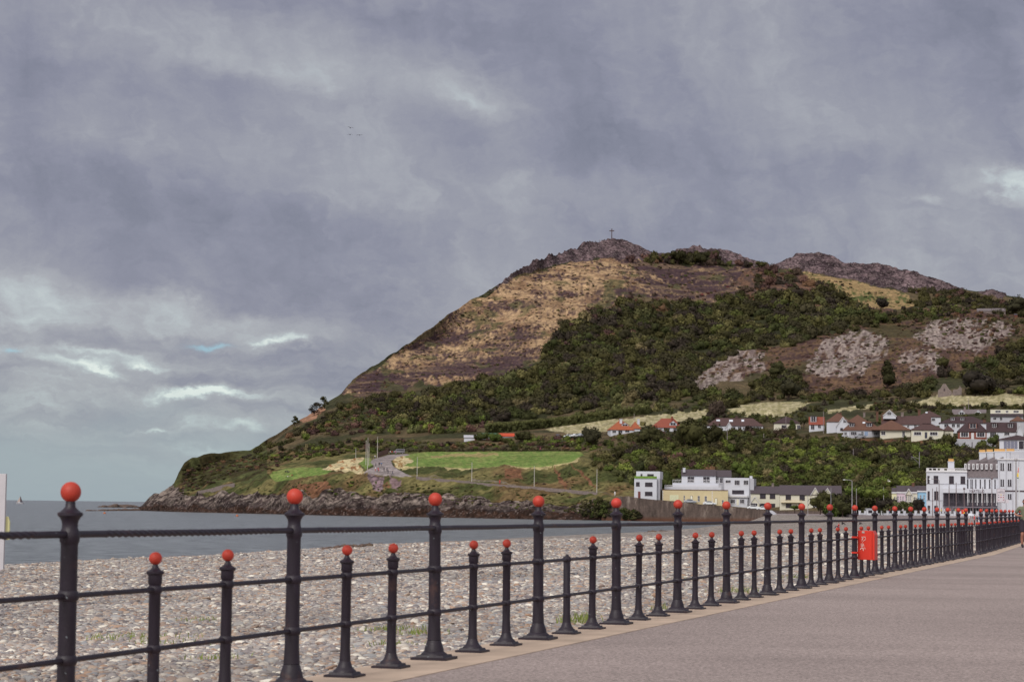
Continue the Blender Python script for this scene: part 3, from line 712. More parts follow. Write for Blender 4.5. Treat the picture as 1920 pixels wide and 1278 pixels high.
# pen strokes traced from the scribble (x right across the end face, z up), in metres
S = [[(.095,.79),(.105,.81),(.12,.80),(.11,.76),(.105,.72)], [(.12,.80),(.135,.815),(.125,.78),(.115,.75)], [(.14,.815),(.16,.80),(.175,.815),(.165,.79),(.18,.77),(.165,.75),(.14,.735),(.135,.72)],
     [(.112,.70),(.12,.695)], [(.085,.675),(.09,.63),(.10,.61),(.11,.62)], [(.105,.68),(.11,.64),(.12,.61),(.125,.65),(.13,.68)], [(.13,.66),(.15,.63),(.14,.61)], [(.07,.555),(.085,.585),(.105,.58),(.12,.60),(.125,.55),(.128,.53),(.135,.575),(.155,.60),(.17,.575),(.165,.565)], [(.075,.56),(.10,.60),(.12,.58)]]
m = MB()
for s_ in S:
    m.tube([(x, .094*sg, z) for x, z in s_], .0045, 5)
m.build('graffiti', white_ink, box)
# ---- lifebuoy post on the beach at the left edge
whitep = mat('white_paint', lin('c3bfc6'), .6, var=.06, scale=2, bump=.2, bscale=12)
pp = at(1.5, 1068.0, 98.0); yel = mat('yellow_plastic', lin('e3dfa8'), .4, var=.05)
lp = empty('lifebuoy_post', tuple(pp), 0, 'tall white square post with a lifebuoy cover standing on the shingle at the left edge', 'post')
s_ = 98/F
MB().box(-8*s_, 5.4*s_, -.12, .12, -.5, 179*s_).build('post', whitep, lp, bevel=.01)
m = MB(); 
ringpts = [(math.cos(t)*.36-.05, .20, 2.3+math.sin(t)*.50) for t in np.linspace(0, 2*math.pi, 25)]
m.prism([(-.46, 1.35), (.30, 1.35), (.30, 2.15), (.22, 2.4), (-.40, 2.4), (-.46, 2.2)], .14, .30); m.build('lifebuoy_case', yel, lp, bevel=.03)
MB().box(-.62, -.24, .13, .17, 2.45, 3.1).build('notice_panel', mat('blue_notice', lin('4a5c96'), .5), lp)
# ================================================================= VEGETATION
ICO = {}
def ico(n):
    if n in ICO: return ICO[n]
    bm = bmesh.new(); bmesh.ops.create_icosphere(bm, subdivisions=n, radius=1); bm.verts.ensure_lookup_table()
    V = np.array([v.co[:] for v in bm.verts]); T = np.array([[v.index for v in f.verts] for f in bm.faces]); bm.free(); ICO[n] = (V, T); return ICO[n]
def leaves(n, rng, centers, radii, size, up=.25):
    """small leaf-clump triangles on and around lobe surfaces"""
    i = rng.integers(0, len(centers), n); d = rng.normal(size=(n, 3)); d[:, 2] = d[:, 2]+up; d /= np.linalg.norm(d, axis=1)[:, None]
    p = centers[i]+d*radii[i][:, None]*rng.uniform(.86, 1.22, n)[:, None]
    a = rng.normal(size=(n, 3)); a -= (a*d).sum(1)[:, None]*d*.75; a /= np.linalg.norm(a, axis=1)[:, None]; b = np.cross(d, a); 
    s = (size*rng.uniform(.5, 1.25, n))[:, None]
    V = np.stack([p-a*s-b*s*.5, p+a*s-b*s*.35+d*s*.3, p+b*s*.9-d*s*.15, p-a*s*.3+b*s*.75+d*s*.35], 1).reshape(-1, 3)
    k = np.arange(n)*4; T = np.concatenate([np.stack([k, k+1, k+2], 1), np.stack([k, k+2, k+3], 1)])
    return V, T
def crown_proto(seed, lobes=8, n=260, size=.13, kind='round', sub=1):
    rng = np.random.default_rng(seed)
    if kind == 'round':
        c_ = rng.uniform(-1, 1, (lobes, 3))*np.array([.62, .62, .34]); c_[:, 2] += .52; r = rng.uniform(.30, .52, lobes); c_[0] = (0, 0, .45); r[0] = .58
    elif kind == 'tall':
        t = np.linspace(0, 1, lobes); c_ = np.stack([rng.uniform(-.25, .25, lobes)*(1-t*.6), rng.uniform(-.25, .25, lobes)*(1-t*.6), .25+t*1.45], 1); r = .5*(1-t*.62)+rng.uniform(-.06, .08, lobes)
    elif kind == 'flat':
        c_ = rng.uniform(-1, 1, (lobes, 3))*np.array([.75, .75, .16]); c_[:, 2] += .30; r = rng.uniform(.22, .36, lobes)
    elif kind == 'pine':      # wind-shorn layered crown
        c_ = []; r = []
        for z, w_ in ((.45, .55), (.75, .75), (1.05, .6), (1.3, .45), (1.5, .22)):
            for q in range(3): c_.append((rng.uniform(-w_, w_)+.15, rng.uniform(-w_, w_), z+rng.uniform(-.06, .06))); r.append(rng.uniform(.16, .26))
        c_ = np.array(c_); r = np.array(r); lobes = len(r)
    Vs, Ts = [], []; o = 0; iv, it = ico(sub)
    for k in range(lobes):
        sq = np.array([1, 1, .45 if kind == 'pine' else .85])
        f = 1+.22*(fbm(iv[:, 0]*2+k*9+seed, iv[:, 1]*2+iv[:, 2]*1.7, 2, seed)-.5)*2
        Vs.append(c_[k]+iv*sq*(r[k]*.86*f)[:, None]); Ts.append(it+o); o += len(iv)
    V, T = leaves(n, rng, c_, r, size, .35); Vs.append(V); Ts.append(T+o)
    V = np.concatenate(Vs); T = np.concatenate(Ts); sh = rng.uniform(.8, 1.2, len(V)); 
    nl = o; q = (len(V)-nl)//4; sh[nl:] = np.repeat(rng.uniform(.7, 1.35, q), 4); sh[:nl] = .62+.5*fbm(V[:nl, 0]*4+seed, V[:nl, 1]*4+V[:nl, 2]*3, 2, 5)
    return V, T, sh
PROT = {'round': [crown_proto(s, 8, 230) for s in range(6)], 'bush': [crown_proto(20+s, 5, 110, .17) for s in range(5)],
        'tall': [crown_proto(40+s, 7, 230, .12, 'tall') for s in range(3)], 'flat': [crown_proto(60+s, 9, 200, .12, 'flat') for s in range(3)]}
leafm = bpy.data.materials.new('foliage'); nt, N, L = nodes(leafm); B = N['Principled BSDF']; B.inputs['Roughness'].default_value = .85; B.inputs['Specular IOR Level'].default_value = .12
a_ = N.new('ShaderNodeAttribute'); a_.attribute_name = 'Col'; tc = N.new('ShaderNodeTexCoord')
c_ = mul(a_.outputs['Color'], mrange(noise(.6, 5, None, .65), .3, .7, .65, 1.35)); L.new(c_, B.inputs['Base Color'])
PAL = {'dark': ['34331f', '3b392a', '414028', '35302b', '48472b'], 'mid': ['3b4126', '474e2b', '43432b', '4c522d', '383c25'], 'olive': ['55593a', '5e5c3c', '4d4f34', '645d44'],
       'lime': ['566330', '626d35', '4d5a2c'], 'brown': ['5b4641', '4d3b3a', '66503f', '4a3f38'], 'red': ['643b3c', '573437']}
def pick(pal):
    """pal: 'dark*6+mid*3+lime'"""
    s = []
    for t in pal.split('+'):
        a, _, k = t.partition('*'); s += [a]*int(k or 1)
    return lin(random.choice(PAL[random.choice(s)]))
def merged(name, label, P, kind='stuff', cat='trees'):
    """P: list of (x,y,z, radius, height factor, colour, proto kind)"""
    Vs, Ts, Cs = [], [], []; o = 0
    for (x, y, z, r, hf, c_, pk) in P:
        V, T, sh = random.choice(PROT[pk]); a = random.uniform(0, 6.28); ca, sa = math.cos(a), math.sin(a)
        W = np.stack([V[:, 0]*ca-V[:, 1]*sa, V[:, 0]*sa+V[:, 1]*ca, V[:, 2]*hf], 1)*r+np.array([x, y, z])
        Vs.append(W); Ts.append(T+o); o += len(V); Cs.append(np.array(c_)[None]*(sh*random.uniform(.8, 1.2))[:, None])
    me = npmesh(name, np.concatenate(Vs), np.concatenate(Ts), {'Col': np.concatenate(Cs)}, [leafm], smooth=True)
    return tag(link(name, me), label, cat, kind=kind)
def scatter(poly_, dpx, pal, pk='round', hf=(.8, 1.25), dens=(.55, .30), rs=(.5, 1.45), skip=0, avoid=(), warp=10, thin=None):
    """fill an outline (photo pixels used to look up terrain points) with crowns of about dpx pixels across"""
    xs = [p[0] for p in poly_]; ys = [p[1] for p in poly_]; out = []; y = min(ys)
    while y < max(ys):
        x = min(xs)
        while x < max(xs):
            qx = x+random.uniform(-.5, .5)*dpx*dens[0]*1.6; qy = y+random.uniform(-.5, .5)*dpx*dens[1]*1.6; x += dpx*dens[0]
            tx = qx+(float(fbm(qx/25, qy/18, 3, 101))-.5)*warp*2; ty = qy+(float(fbm(qx/25, qy/18, 3, 105))-.5)*warp
            if not inpoly(np.array(tx), np.array(ty), poly_): continue
            if any(inpoly(np.array(qx), np.array(qy), a) for a in avoid): continue
            if random.random() < skip: continue
            if thin and float(fbm(qx/16, qy/10, 3, 130)) < thin: continue
            g = ground(qx, qy); r = dpx*.5*g[1]/F*random.uniform(*rs)
            cn = float(fbm(qx/40, qy/22, 3, 111))
            c_ = pick(pal if cn < .56 else pal+'+mid*2' if 'lime' not in pal else pal+'+lime*3'); kb = .85+.65*float(fbm(qx/60+7, qy/34, 3, 141)); c_ = tuple(v*kb*w_ for v, w_ in zip(c_, (1.06, 1.0, .96))); out.append((g[0], g[1], g[2]-r*.25, r, random.uniform(*hf), c_, pk))
        y += dpx*dens[1]
    return out
wallY = lambda px: float(np.interp(px, CA[:, 0], CA[:, 1]))
WOOD = [(1022,668),(1060,612),(1100,590),(1140,582),(1180,572),(1240,570),(1340,572),(1440,558),(1500,546),(1545,548),(1600,572),(1640,592),(1650,612),(1600,622),(1540,632),(1470,652),(1420,660),(1380,665),(1330,690),(1285,716),(1300,735),(1285,752),(1215,752),(1100,770),(1000,785),(940,790),(860,800),(760,800),(720,790),(800,745),(860,725),(930,715),(1000,692)]
P = scatter(WOOD, 28, 'dark*8+mid*2+olive', 'round', dens=(.46, .25), warp=8)
P += scatter([(1050,600),(1150,575),(1250,580),(1180,640),(1060,650)], 24, 'dark*5+brown*4', skip=.3)
P += scatter([(1370,556),(1410,522),(1440,506),(1500,516),(1560,545),(1480,560),(1380,575)], 21, 'dark*5+brown*5', skip=.25, thin=.40)
merged('hillside_wood', 'dense dark green wood covering the middle of the hillside', P)
P = scatter(GOLD, 7, 'brown*5+dark*3+olive', 'bush', hf=(.35, .8), dens=(.7, .5), skip=.6, thin=.46, rs=(.5, 1.3), warp=6)
P += scatter([(1280,720),(1320,695),(1400,655),(1450,650),(1560,620),(1640,600),(1720,582),(1830,570),(1925,572),(1925,660),(1760,700),(1640,742),(1500,742),(1440,700)], 8, 'brown*6+dark*2+olive', 'bush', hf=(.35, .9), dens=(.8, .5), skip=.4, thin=.44, rs=(.5, 1.4))
P += scatter([(1480,505),(1620,537),(1715,555),(1700,582),(1600,562)], 7, 'brown*2+dark*2+mid*2', 'bush', hf=(.35, .8), dens=(.8, .6), skip=.5, thin=.5)
P += scatter([(1290,560),(1420,520),(1560,545),(1640,590),(1500,560),(1300,566),(1150,575),(1180,545)], 9, 'brown*6+dark*2+red', 'bush', hf=(.6, 1.2), dens=(.8, .5), skip=.5, thin=.42)
merged('hill_heather', 'dark heather and burnt gorse dotted over the dry slopes', P, cat='scrub')
P = scatter([(482,850),(515,834),(550,816),(600,790),(645,762),(720,742),(800,738),(860,725),(760,775),(700,770),(600,800),(560,820),(530,838),(490,850)], 18, 'dark*7+mid*2+brown', 'round', dens=(.5, .3), warp=4)
P += scatter([(700,775),(760,775),(860,790),(940,795),(905,812),(780,815),(600,818),(560,825),(580,808)], 22, 'mid*4+olive*3+brown*3+lime', 'bush', skip=.18)
P += scatter([(570,800),(700,770),(790,772),(800,790),(690,800),(590,818)], 9, 'brown*5+olive*3', 'bush', skip=.45, hf=(.5, .8))
merged('slope_scrub', 'dark bushes and gorse on the lower slope of the headland', P, cat='bushes')
P = scatter([(480,852),(545,838),(700,824),(860,830),(1000,826),(1090,828),(1090,843),(860,842),(770,845),(690,848),(620,857),(560,862),(480,868)], 14, 'mid*4+dark*3+olive*2+lime+brown*2', 'bush', dens=(.5, .32), hf=(.6, 1), skip=.1)
P += scatter([(345,880),(400,865),(470,856),(560,864),(500,880),(440,890),(360,925),(335,930)], 10, 'dark*4+brown*3+olive', 'bush', hf=(.4, .8), skip=.3)
P += scatter([(870,818),(960,822),(1090,818),(1180,822),(1180,846),(1090,842),(960,832)], 17, 'mid*3+olive*2+lime*3+brown*2', 'bush', hf=(.6, 1.1), skip=.15)
merged('headland_hedgerows', 'mixed hedgerow bushes behind the lawns of the headland', P, cat='bushes')
# low growth on the sea bank
P = scatter([(440,915),(500,908),(640,893),(690,900),(780,905),(900,912),(1010,922),(1110,930),(1190,938),(1190,960),(1100,962),(1000,955),(850,945),(760,935),(640,930),(500,930)], 8, 'olive*5+mid*4+brown+lime', 'bush', hf=(.3, .7), dens=(.75, .5), skip=.35, thin=.42)
P += scatter([(780,884),(900,888),(1050,884),(1100,874),(1190,915),(1180,926),(1060,912),(900,898),(790,890)], 8, 'olive*6+mid*2+brown*2', 'bush', hf=(.3, .6), dens=(.75, .5), skip=.4, thin=.45)
P += scatter([(1090,935),(1200,942),(1200,965),(1110,968),(1060,960)], 10, 'dark*3+mid*3+brown', 'bush', hf=(.4, .8), skip=.15)
merged('bank_grass_tussocks', 'rough tussocks and low scrub on the sea bank', P, cat='scrub')
BANK = [(1100,862),(1150,850),(1180,838),(1250,830),(1400,832),(1480,828),(1560,838),(1700,842),(1760,838),(1880,846),(1930,850),(1930,940),(1600,948),(1590,925),(1440,922),(1380,890),(1290,888),(1250,905),(1240,925),(1185,915),(1140,885)]
P = scatter(BANK, 25, 'mid*6+dark*4+olive*3+lime*2', 'round', dens=(.45, .28), warp=5)
P += scatter([(1400,850),(1560,850),(1640,880),(1730,905),(1640,915),(1560,905),(1420,900)], 24, 'lime*6+mid*2+olive*2', 'round', dens=(.6, .4), warp=5, skip=.3)
P += scatter([(1180,838),(1330,832),(1330,890),(1250,895),(1200,880)], 26, 'dark*4+brown+mid', 'round', dens=(.6, .4), warp=4)
P += scatter([(1600,840),(1770,842),(1880,850),(1900,880),(1750,884),(1650,870)], 24, 'dark*6+mid*2', 'round', dens=(.5, .33), warp=4)
merged('bank_woodland', 'green trees and bushes on the steep bank behind the seafront houses', P)
P = scatter([(1280,752),(1330,735),(1400,735),(1430,705),(1500,700),(1510,745),(1450,752),(1360,765),(1290,770)], 26, 'dark*5+mid*4+olive', 'round')
P += scatter([(1620,738),(1680,735),(1740,712),(1800,700),(1860,668),(1930,640),(1930,738),(1840,740),(1700,748),(1520,752),(1520,744)], 26, 'dark*8+mid', 'round', dens=(.5, .3), avoid=[[(1745,712),(1815,712),(1815,745),(1745,745)]])
P += scatter([(1030,795),(1120,765),(1220,752),(1250,755),(1285,765),(1180,782),(1080,795)], 18, 'olive*4+mid', 'bush', skip=.3)
P += scatter([(1640,590),(1700,582),(1800,580),(1830,582),(1780,596),(1700,604),(1640,610)], 15, 'dark*4+mid*2', 'bush')
P += scatter([(1700,566),(1760,556),(1925,580),(1925,600),(1880,590),(1820,578),(1700,578)], 17, 'dark*7', 'round')
P += scatter([(1500,742),(1560,738),(1680,745),(1680,752),(1500,750)], 14, 'dark*3+mid*2', 'bush', dens=(.5,.4))
merged('upper_wood', 'dark trees around the fields and rocky outcrops on the right', P)
P = scatter([(1180,491),(1245,484),(1262,478),(1350,480),(1350,500),(1290,498),(1180,493)], 13, 'dark*5+brown*2', 'round', dens=(.5, .5), hf=(1.1, 1.7), warp=2)
P += scatter([(1170,490),(1240,490),(1290,497),(1350,500),(1420,503),(1430,498),(1380,492),(1300,490),(1230,482)], 15, 'dark*5+brown*2', 'round', dens=(.5, .6), hf=(1, 1.5), warp=3)
P += scatter([(1690,545),(1790,548),(1880,566),(1880,572),(1760,562)], 14, 'dark*5+brown', 'round', warp=2)
merged('summit_trees', 'dark stunted trees in the saddle below the rocky summit', P)
P = scatter([(1640,762),(1680,756),(1790,762),(1930,762),(1930,770),(1700,772),(1600,772),(1540,768),(1500,776),(1440,782),(1480,790),(1440,800),(1380,790),(1330,790),(1300,790),(1280,800)], 16, 'dark*5+mid*3', 'bush', dens=(.5, .4))
P += scatter([(1180,820),(1320,812),(1440,812),(1500,810),(1500,828),(1340,836),(1200,842),(1170,835)], 20, 'dark*4+mid*3+brown', 'round', dens=(.5, .35))
P += scatter([(1440,818),(1600,822),(1700,826),(1790,828),(1790,838),(1600,840),(1440,830)], 11, 'dark*2+mid*2+brown+olive', 'bush', dens=(.55, .45))
P += scatter([(1140,800),(1220,786),(1330,782),(1440,790),(1440,815),(1330,818),(1200,825),(1140,822)], 13, 'dark*4+mid*3+olive', 'bush', dens=(.9, .7), skip=.3, avoid=[[(1142,784),(1201,784),(1201,813),(1142,813)],[(1222,781),(1280,781),(1280,808),(1222,808)],[(1326,780),(1431,780),(1431,806),(1326,806)]])
P += scatter([(1180,776),(1330,762),(1380,752),(1540,748),(1700,748),(1700,756),(1540,764),(1520,772),(1500,790),(1440,800),(1370,790),(1300,786)], 13, 'dark*5+mid*2+olive', 'bush', dens=(.7, .5), skip=.15, avoid=STRAW)
P += scatter([(1620,768),(1930,764),(1930,800),(1790,800),(1700,800),(1620,800)], 11, 'dark*5+mid*3+brown', 'bush', dens=(1.0, .7), skip=.35)
P += scatter([(1660,600),(1840,585),(1920,590),(1925,640),(1900,660),(1700,600)], 9, 'brown*4+dark*3+mid', 'bush', dens=(.8, .6), skip=.45)
for i in range(90):
    px = random.uniform(1092, 1200); Y = wallY(px)-random.uniform(2.2, 3.4); g = at(px, 960., Y); P.append((g[0], g[1], random.uniform(.8, 5.5) if px < 1160 else random.uniform(.2, 2.5), random.uniform(.7, 1.6), random.uniform(.8, 1.2), pick('dark*4+mid*3+olive*2'), 'bush'))
merged('garden_hedges', 'hedges and garden shrubs between the hillside houses', P, cat='hedges')
# ---- trees one can pick out
barkm = mat('bark', lin('4a3a36'), .95, var=.25, scale=6)
crown_cache = {}
def tree(name, label, px, py, wpx, hpx, pal='dark', pk='round', group=None, trunk=.25, dY=0, seed=None, Y=None):
    g = ground(px, py)+np.array([0, dY, 0]) if Y is None else at(float(px), float(py), float(Y))
    s = float(g[1])/F; w_, h = wpx*s, hpx*s; rng = random.Random(seed if seed is not None else int(px*7+py))
    root = empty(name, tuple(g), rng.uniform(0, 6), label, 'tree' if 'bush' not in name and 'hedge' not in name and 'shrub' not in name else name.split('_')[-1], group)
    V, T, sh_ = crown_proto(int(px)+int(py)*3, 10, 420, .10, pk, 2) if pk != 'pine' else crown_proto(int(px), 15, 420, .10, 'pine', 1)
    V = V.copy(); z0, z1 = V[:, 2].min(), V[:, 2].max(); rr = np.abs(V[:, :2]).max()
    V[:, 2] = (V[:, 2]-z0)/(z1-z0)*h*(1-trunk)+h*trunk; V[:, :2] *= w_/2/rr
    c_ = np.array(lin(rng.choice(PAL[pal])))[None]*sh_[:, None]
    link('crown', npmesh('crown', V, T, {'Col': c_}, [leafm]), root)
    m = MB(); tr = max(.12, h*.028); m.tube([(0, 0, -1.0), (0, 0, h*trunk*.6), (w_*.03, 0, h*.55)], [tr*1.3, tr, tr*.6], 7)
    for k in range(4):
        a = k*1.6+rng.random(); m.tube([(0, 0, h*trunk*.8), (math.cos(a)*w_*.16, math.sin(a)*w_*.16, h*(trunk+.25)), (math.cos(a)*w_*.3, math.sin(a)*w_*.3, h*(trunk+.4))], [tr*.6, tr*.4, tr*.15], 5)
    m.build('trunk', barkm, root, smooth=True)
    return root
pk1 = 'wind-bent dark pine on the left skyline, '
tree('pine_tree', pk1+'lowest of the three', 552, 799, 24, 20, 'dark', 'pine', 'skyline pines', .16)
tree('pine_tree', pk1+'middle and widest of the three', 589, 779, 30, 26, 'dark', 'pine', 'skyline pines', .1)
tree('pine_tree', pk1+'highest of the three', 608, 766, 26, 24, 'dark', 'pine', 'skyline pines', .1)
tree('windswept_bush', 'tiny windswept bush alone on the edge of the low headland', 407, 861, 8, 7, 'dark', 'flat', trunk=.3)
tree('round_tree', 'dark round tree beside the parked cars above the lawn', 1112, 836, 46, 38, 'dark', trunk=.08)
tree('round_bush', 'dark green bush left of the low red roofed shed', 905, 826, 30, 18, 'mid', trunk=.03)
tree('round_bush', 'lime green bush in front of the low sheds', 927, 828, 34, 18, 'lime', trunk=.03)
tree('round_bush', 'dark bush right of the low red roofed shed', 980, 828, 36, 22, 'dark', trunk=.03)
tree('dark_tree', 'dark purple brown tree between the two straw fields', 1344, 790, 42, 44, 'brown', trunk=.05)
tree('broad_tree', 'big dark tree right of the first orange roofed bungalow', 1222, 838, 56, 44, 'dark', trunk=.05)
tree('broad_tree', 'tallest dark tree in front of the second orange roofed bungalow', 1290, 846, 70, 62, 'dark', trunk=.05)
tree('broad_tree', 'dark tree in front of the long brown roof, right of the tallest one', 1338, 840, 50, 48, 'dark', trunk=.05)
tree('small_tree', 'green bushy tree between the white cube house and the balustraded villa', 1250, 922, 28, 42, 'mid', trunk=.08)
tree('small_tree', 'round green tree directly behind the white cube house on its left', 1198, 892, 24, 30, 'mid', trunk=.08)
tree('round_tree', 'round bright green tree above the white flat roofed house with balcony', 1390, 898, 40, 36, 'lime', trunk=.06)
tree('round_bush', 'large round dark green tree beside the brown slope', 1478, 748, 60, 42, 'dark', trunk=.05)
tree('round_bush', 'dark tree with a bright top left of the pale outcrops', 1462, 708, 46, 32, 'mid', trunk=.05)
tree('round_bush', 'lone round dark tree on the dry upper field', 1652, 580, 32, 24, 'dark', trunk=.08)
tree('round_bush', 'round olive tree just below the dry upper field', 1652, 606, 32, 24, 'mid', trunk=.08)
tree('conifer', 'dark upright conifer between the pale rock outcrops', 1664, 728, 46, 54, 'dark', 'tall', trunk=.05)
tree('round_bush', 'dark round tree above the ruined cottage', 1768, 692, 36, 26, 'dark', trunk=.06)
tree('broad_tree', 'very dark broad tree right of the ruined cottage', 1842, 740, 90, 50, 'dark', trunk=.04)
tree('broad_tree', 'dark tree on the skyline at the right edge above the barn', 1908, 590, 50, 38, 'dark', trunk=.1)
tree('skyline_tree', 'small dark tree standing alone in the notch of the skyline', 1427, 505, 26, 17, 'dark', trunk=.12)
tree('round_bush', 'dark skyline tree at the left of the second rocky top', 1270, 496, 40, 28, 'dark', trunk=.12)
tree('round_bush', 'dark skyline clump right in front of the second rocky top', 1315, 499, 40, 30, 'dark', trunk=.12)
tree('round_bush', 'reddish bush in the hedge between the fields', 1650, 764, 30, 10, 'red', trunk=.03)
tree('dark_tree', 'dark clipped tree beside the cream hip roofed bungalow', 1778, 846, 30, 36, 'dark', trunk=.05)
tree('small_tree', 'small green tree in front of the white garden wall by the glass house', 1862, 842, 24, 30, 'mid', trunk=.15)
tree('garden_bush', 'round bush in front of the cream bungalow wall', 1668, 820, 14, 11, 'mid', trunk=.03)
tree('palm_like_tree', 'shaggy cabbage palm in front of the dark red roofed house', 1507, 806, 26, 26, 'olive', 'flat', trunk=.4)
tree('conifer', 'dark pointed evergreen beside the shaggy cabbage palm', 1485, 812, 22, 26, 'mid', 'tall', trunk=.05)
tree('flat_topped_pine', 'flat topped dark pine behind the tall street lamp by the cream terrace', 1606, 958, 74, 50, 'lime', 'flat', trunk=.5, Y=590)
tree('flat_topped_pine', 'second flat topped pine right of the tall street lamp', 1644, 958, 60, 46, 'lime', 'flat', trunk=.5, Y=588)
tree('garden_bush', 'dark garden tree hiding the right end of the cream terrace', 1538, 957, 46, 40, 'dark', trunk=.02, Y=600)
tree('garden_bush', 'leafy bush at the foot of the two flat topped pines', 1580, 962, 40, 26, 'mid', trunk=.03, Y=584)
tree('garden_bush', 'dark bush right of the pines and left of the pastel terrace', 1665, 960, 44, 28, 'dark', trunk=.03, Y=550)
tree('garden_bush', 'dark bush beside the blue fronted town house', 1722, 962, 30, 30, 'dark', trunk=.03, Y=535)
tree('garden_bush', 'dark bush below the pastel terrace fronts', 1696, 960, 28, 22, 'mid', trunk=.03, Y=545)
tree('flowering_shrub', 'pale yellow flowering shrub in front of the cream terrace', 1490, 955, 30, 9, 'lime', trunk=.03, Y=608)
hp = []
for i in range(70):
    px = random.uniform(1548, 1738); Y = random.uniform(586, 606) if px < 1660 else random.uniform(538, 552); g = at(px, 960., Y); r = random.uniform(1.3, 2.6); hp.append((g[0], g[1], 2.9, r, random.uniform(.9, 1.5), pick('dark*4+mid*3+olive+lime'), 'bush'))
for i in range(60):
    px = random.uniform(1560, 1672); Y = random.uniform(606, 618); g = at(px, 960., Y); r = random.uniform(2.2, 3.4); hp.append((g[0], g[1], 3.0, r, random.uniform(1.2, 1.7), pick('dark*5+mid*2'), 'round'))
merged('seafront_shrubbery', 'mixed dark shrubs along the seafront road below the pines', hp, cat='bushes')
# long conifer hedge
hp = []
for i in range(150):
    t = i/149; px = 914+t*(1216-914); py = 813+t*(774-813)+3*math.sin(t*3); g = ground(px, py); s_ = g[1]/F; hh_ = (23-3*t)*(1.1 if t < .08 else 1)
    for q in range(4): hp.append((g[0]+random.uniform(-.8, .8), g[1]+random.uniform(-1, 1), g[2]-1+q*hh_*s_/4.6, 5.2*s_*random.uniform(.9, 1.1), 1.25, lin(random.choice(['4d5031', '474a2d', '545637']) if q < 3 else random.choice(['62643f', '5b5d3a'])), 'bush'))
h_ = merged('clipped_hedge', 'long tall clipped hedge running up behind the straw field', hp, kind='thing', cat='hedge')
hp = []
for i in range(60):
    t = i/59; px = 768+t*(1088-768); g = ground(px, 846-1*math.sin(t*3)); r = 5.5*g[1]/F; hp.append((g[0], g[1], g[2]-.5, r*random.uniform(.8, 1.1), 1.0, lin(random.choice(['3b3628', '3a3a26', '45402c'])), 'bush'))
merged('low_hedge', 'low dark hedge along the back of the long green lawn', hp, kind='thing', cat='hedge')
# ================================================================= BUILDINGS
WH = mat('white_render', lin('c6c8d2'), .8, var=.05, scale=.7)
WH2 = mat('pale_grey_render', lin('b0b0b9'), .85, var=.07, scale=.5)
CR = mat('cream_render', lin('cecabb'), .85, var=.05, scale=.6); YE = mat('yellow_render', lin('c9ba96'), .85, var=.07, scale=.6)
PK = mat('pink_render', lin('cdb9c6'), .85, var=.05); BL = mat('blue_render', lin('8fb8d6'), .85, var=.05); PY = mat('pale_yellow_render', lin('d6d3ae'), .85, var=.05)
SL = mat('slate_roof', lin('4c434a'), .8, var=.22, scale=2.5); BR = mat('brown_tile_roof', lin('4f3a3a'), .85, var=.22, scale=2.2); RB = mat('russet_tile_roof', lin('62453a'), .85, var=.22, scale=2.2)
OR = mat('orange_tile_roof', lin('98543a'), .85, var=.16, scale=2.2); RD = mat('red_tile_roof', lin('85473a'), .85, var=.16, scale=2.2); DB = mat('dark_brown_roof', lin('403034'), .85, var=.2, scale=2)
BK = mat('red_brick', lin('824a3f'), .9, var=.18, scale=5); GL = mat('window_glass', lin('35313a'), .3, var=.4, scale=1.3, spec=.3); FR = mat('white_frames', lin('d0cfd4'), .5, var=.03)
DF = mat('dark_frames', lin('43343a'), .5, var=.05); DR = mat('maroon_door', lin('6d3a38'), .5); DN = mat('navy_door', lin('3b3c4c'), .5); ST = mat('grey_stone', lin('7c706e'), .95, var=.25, scale=1.2, bump=.8, bscale=3)
POT = mat('buff_chimney_pot', lin('cfa56b'), .8); SG = mat('grey_slates', lin('6d6468'), .85, var=.2, scale=2.5); GN_ = mat('planter_green', lin('6d8c3e'), .9, var=.4, scale=3)
IR = mat('dark_iron', lin('3d3640'), .5); PG = mat('pale_green_door', lin('d0d0b0'), .6); GA = mat('garage_white', lin('dfdccb'), .6)
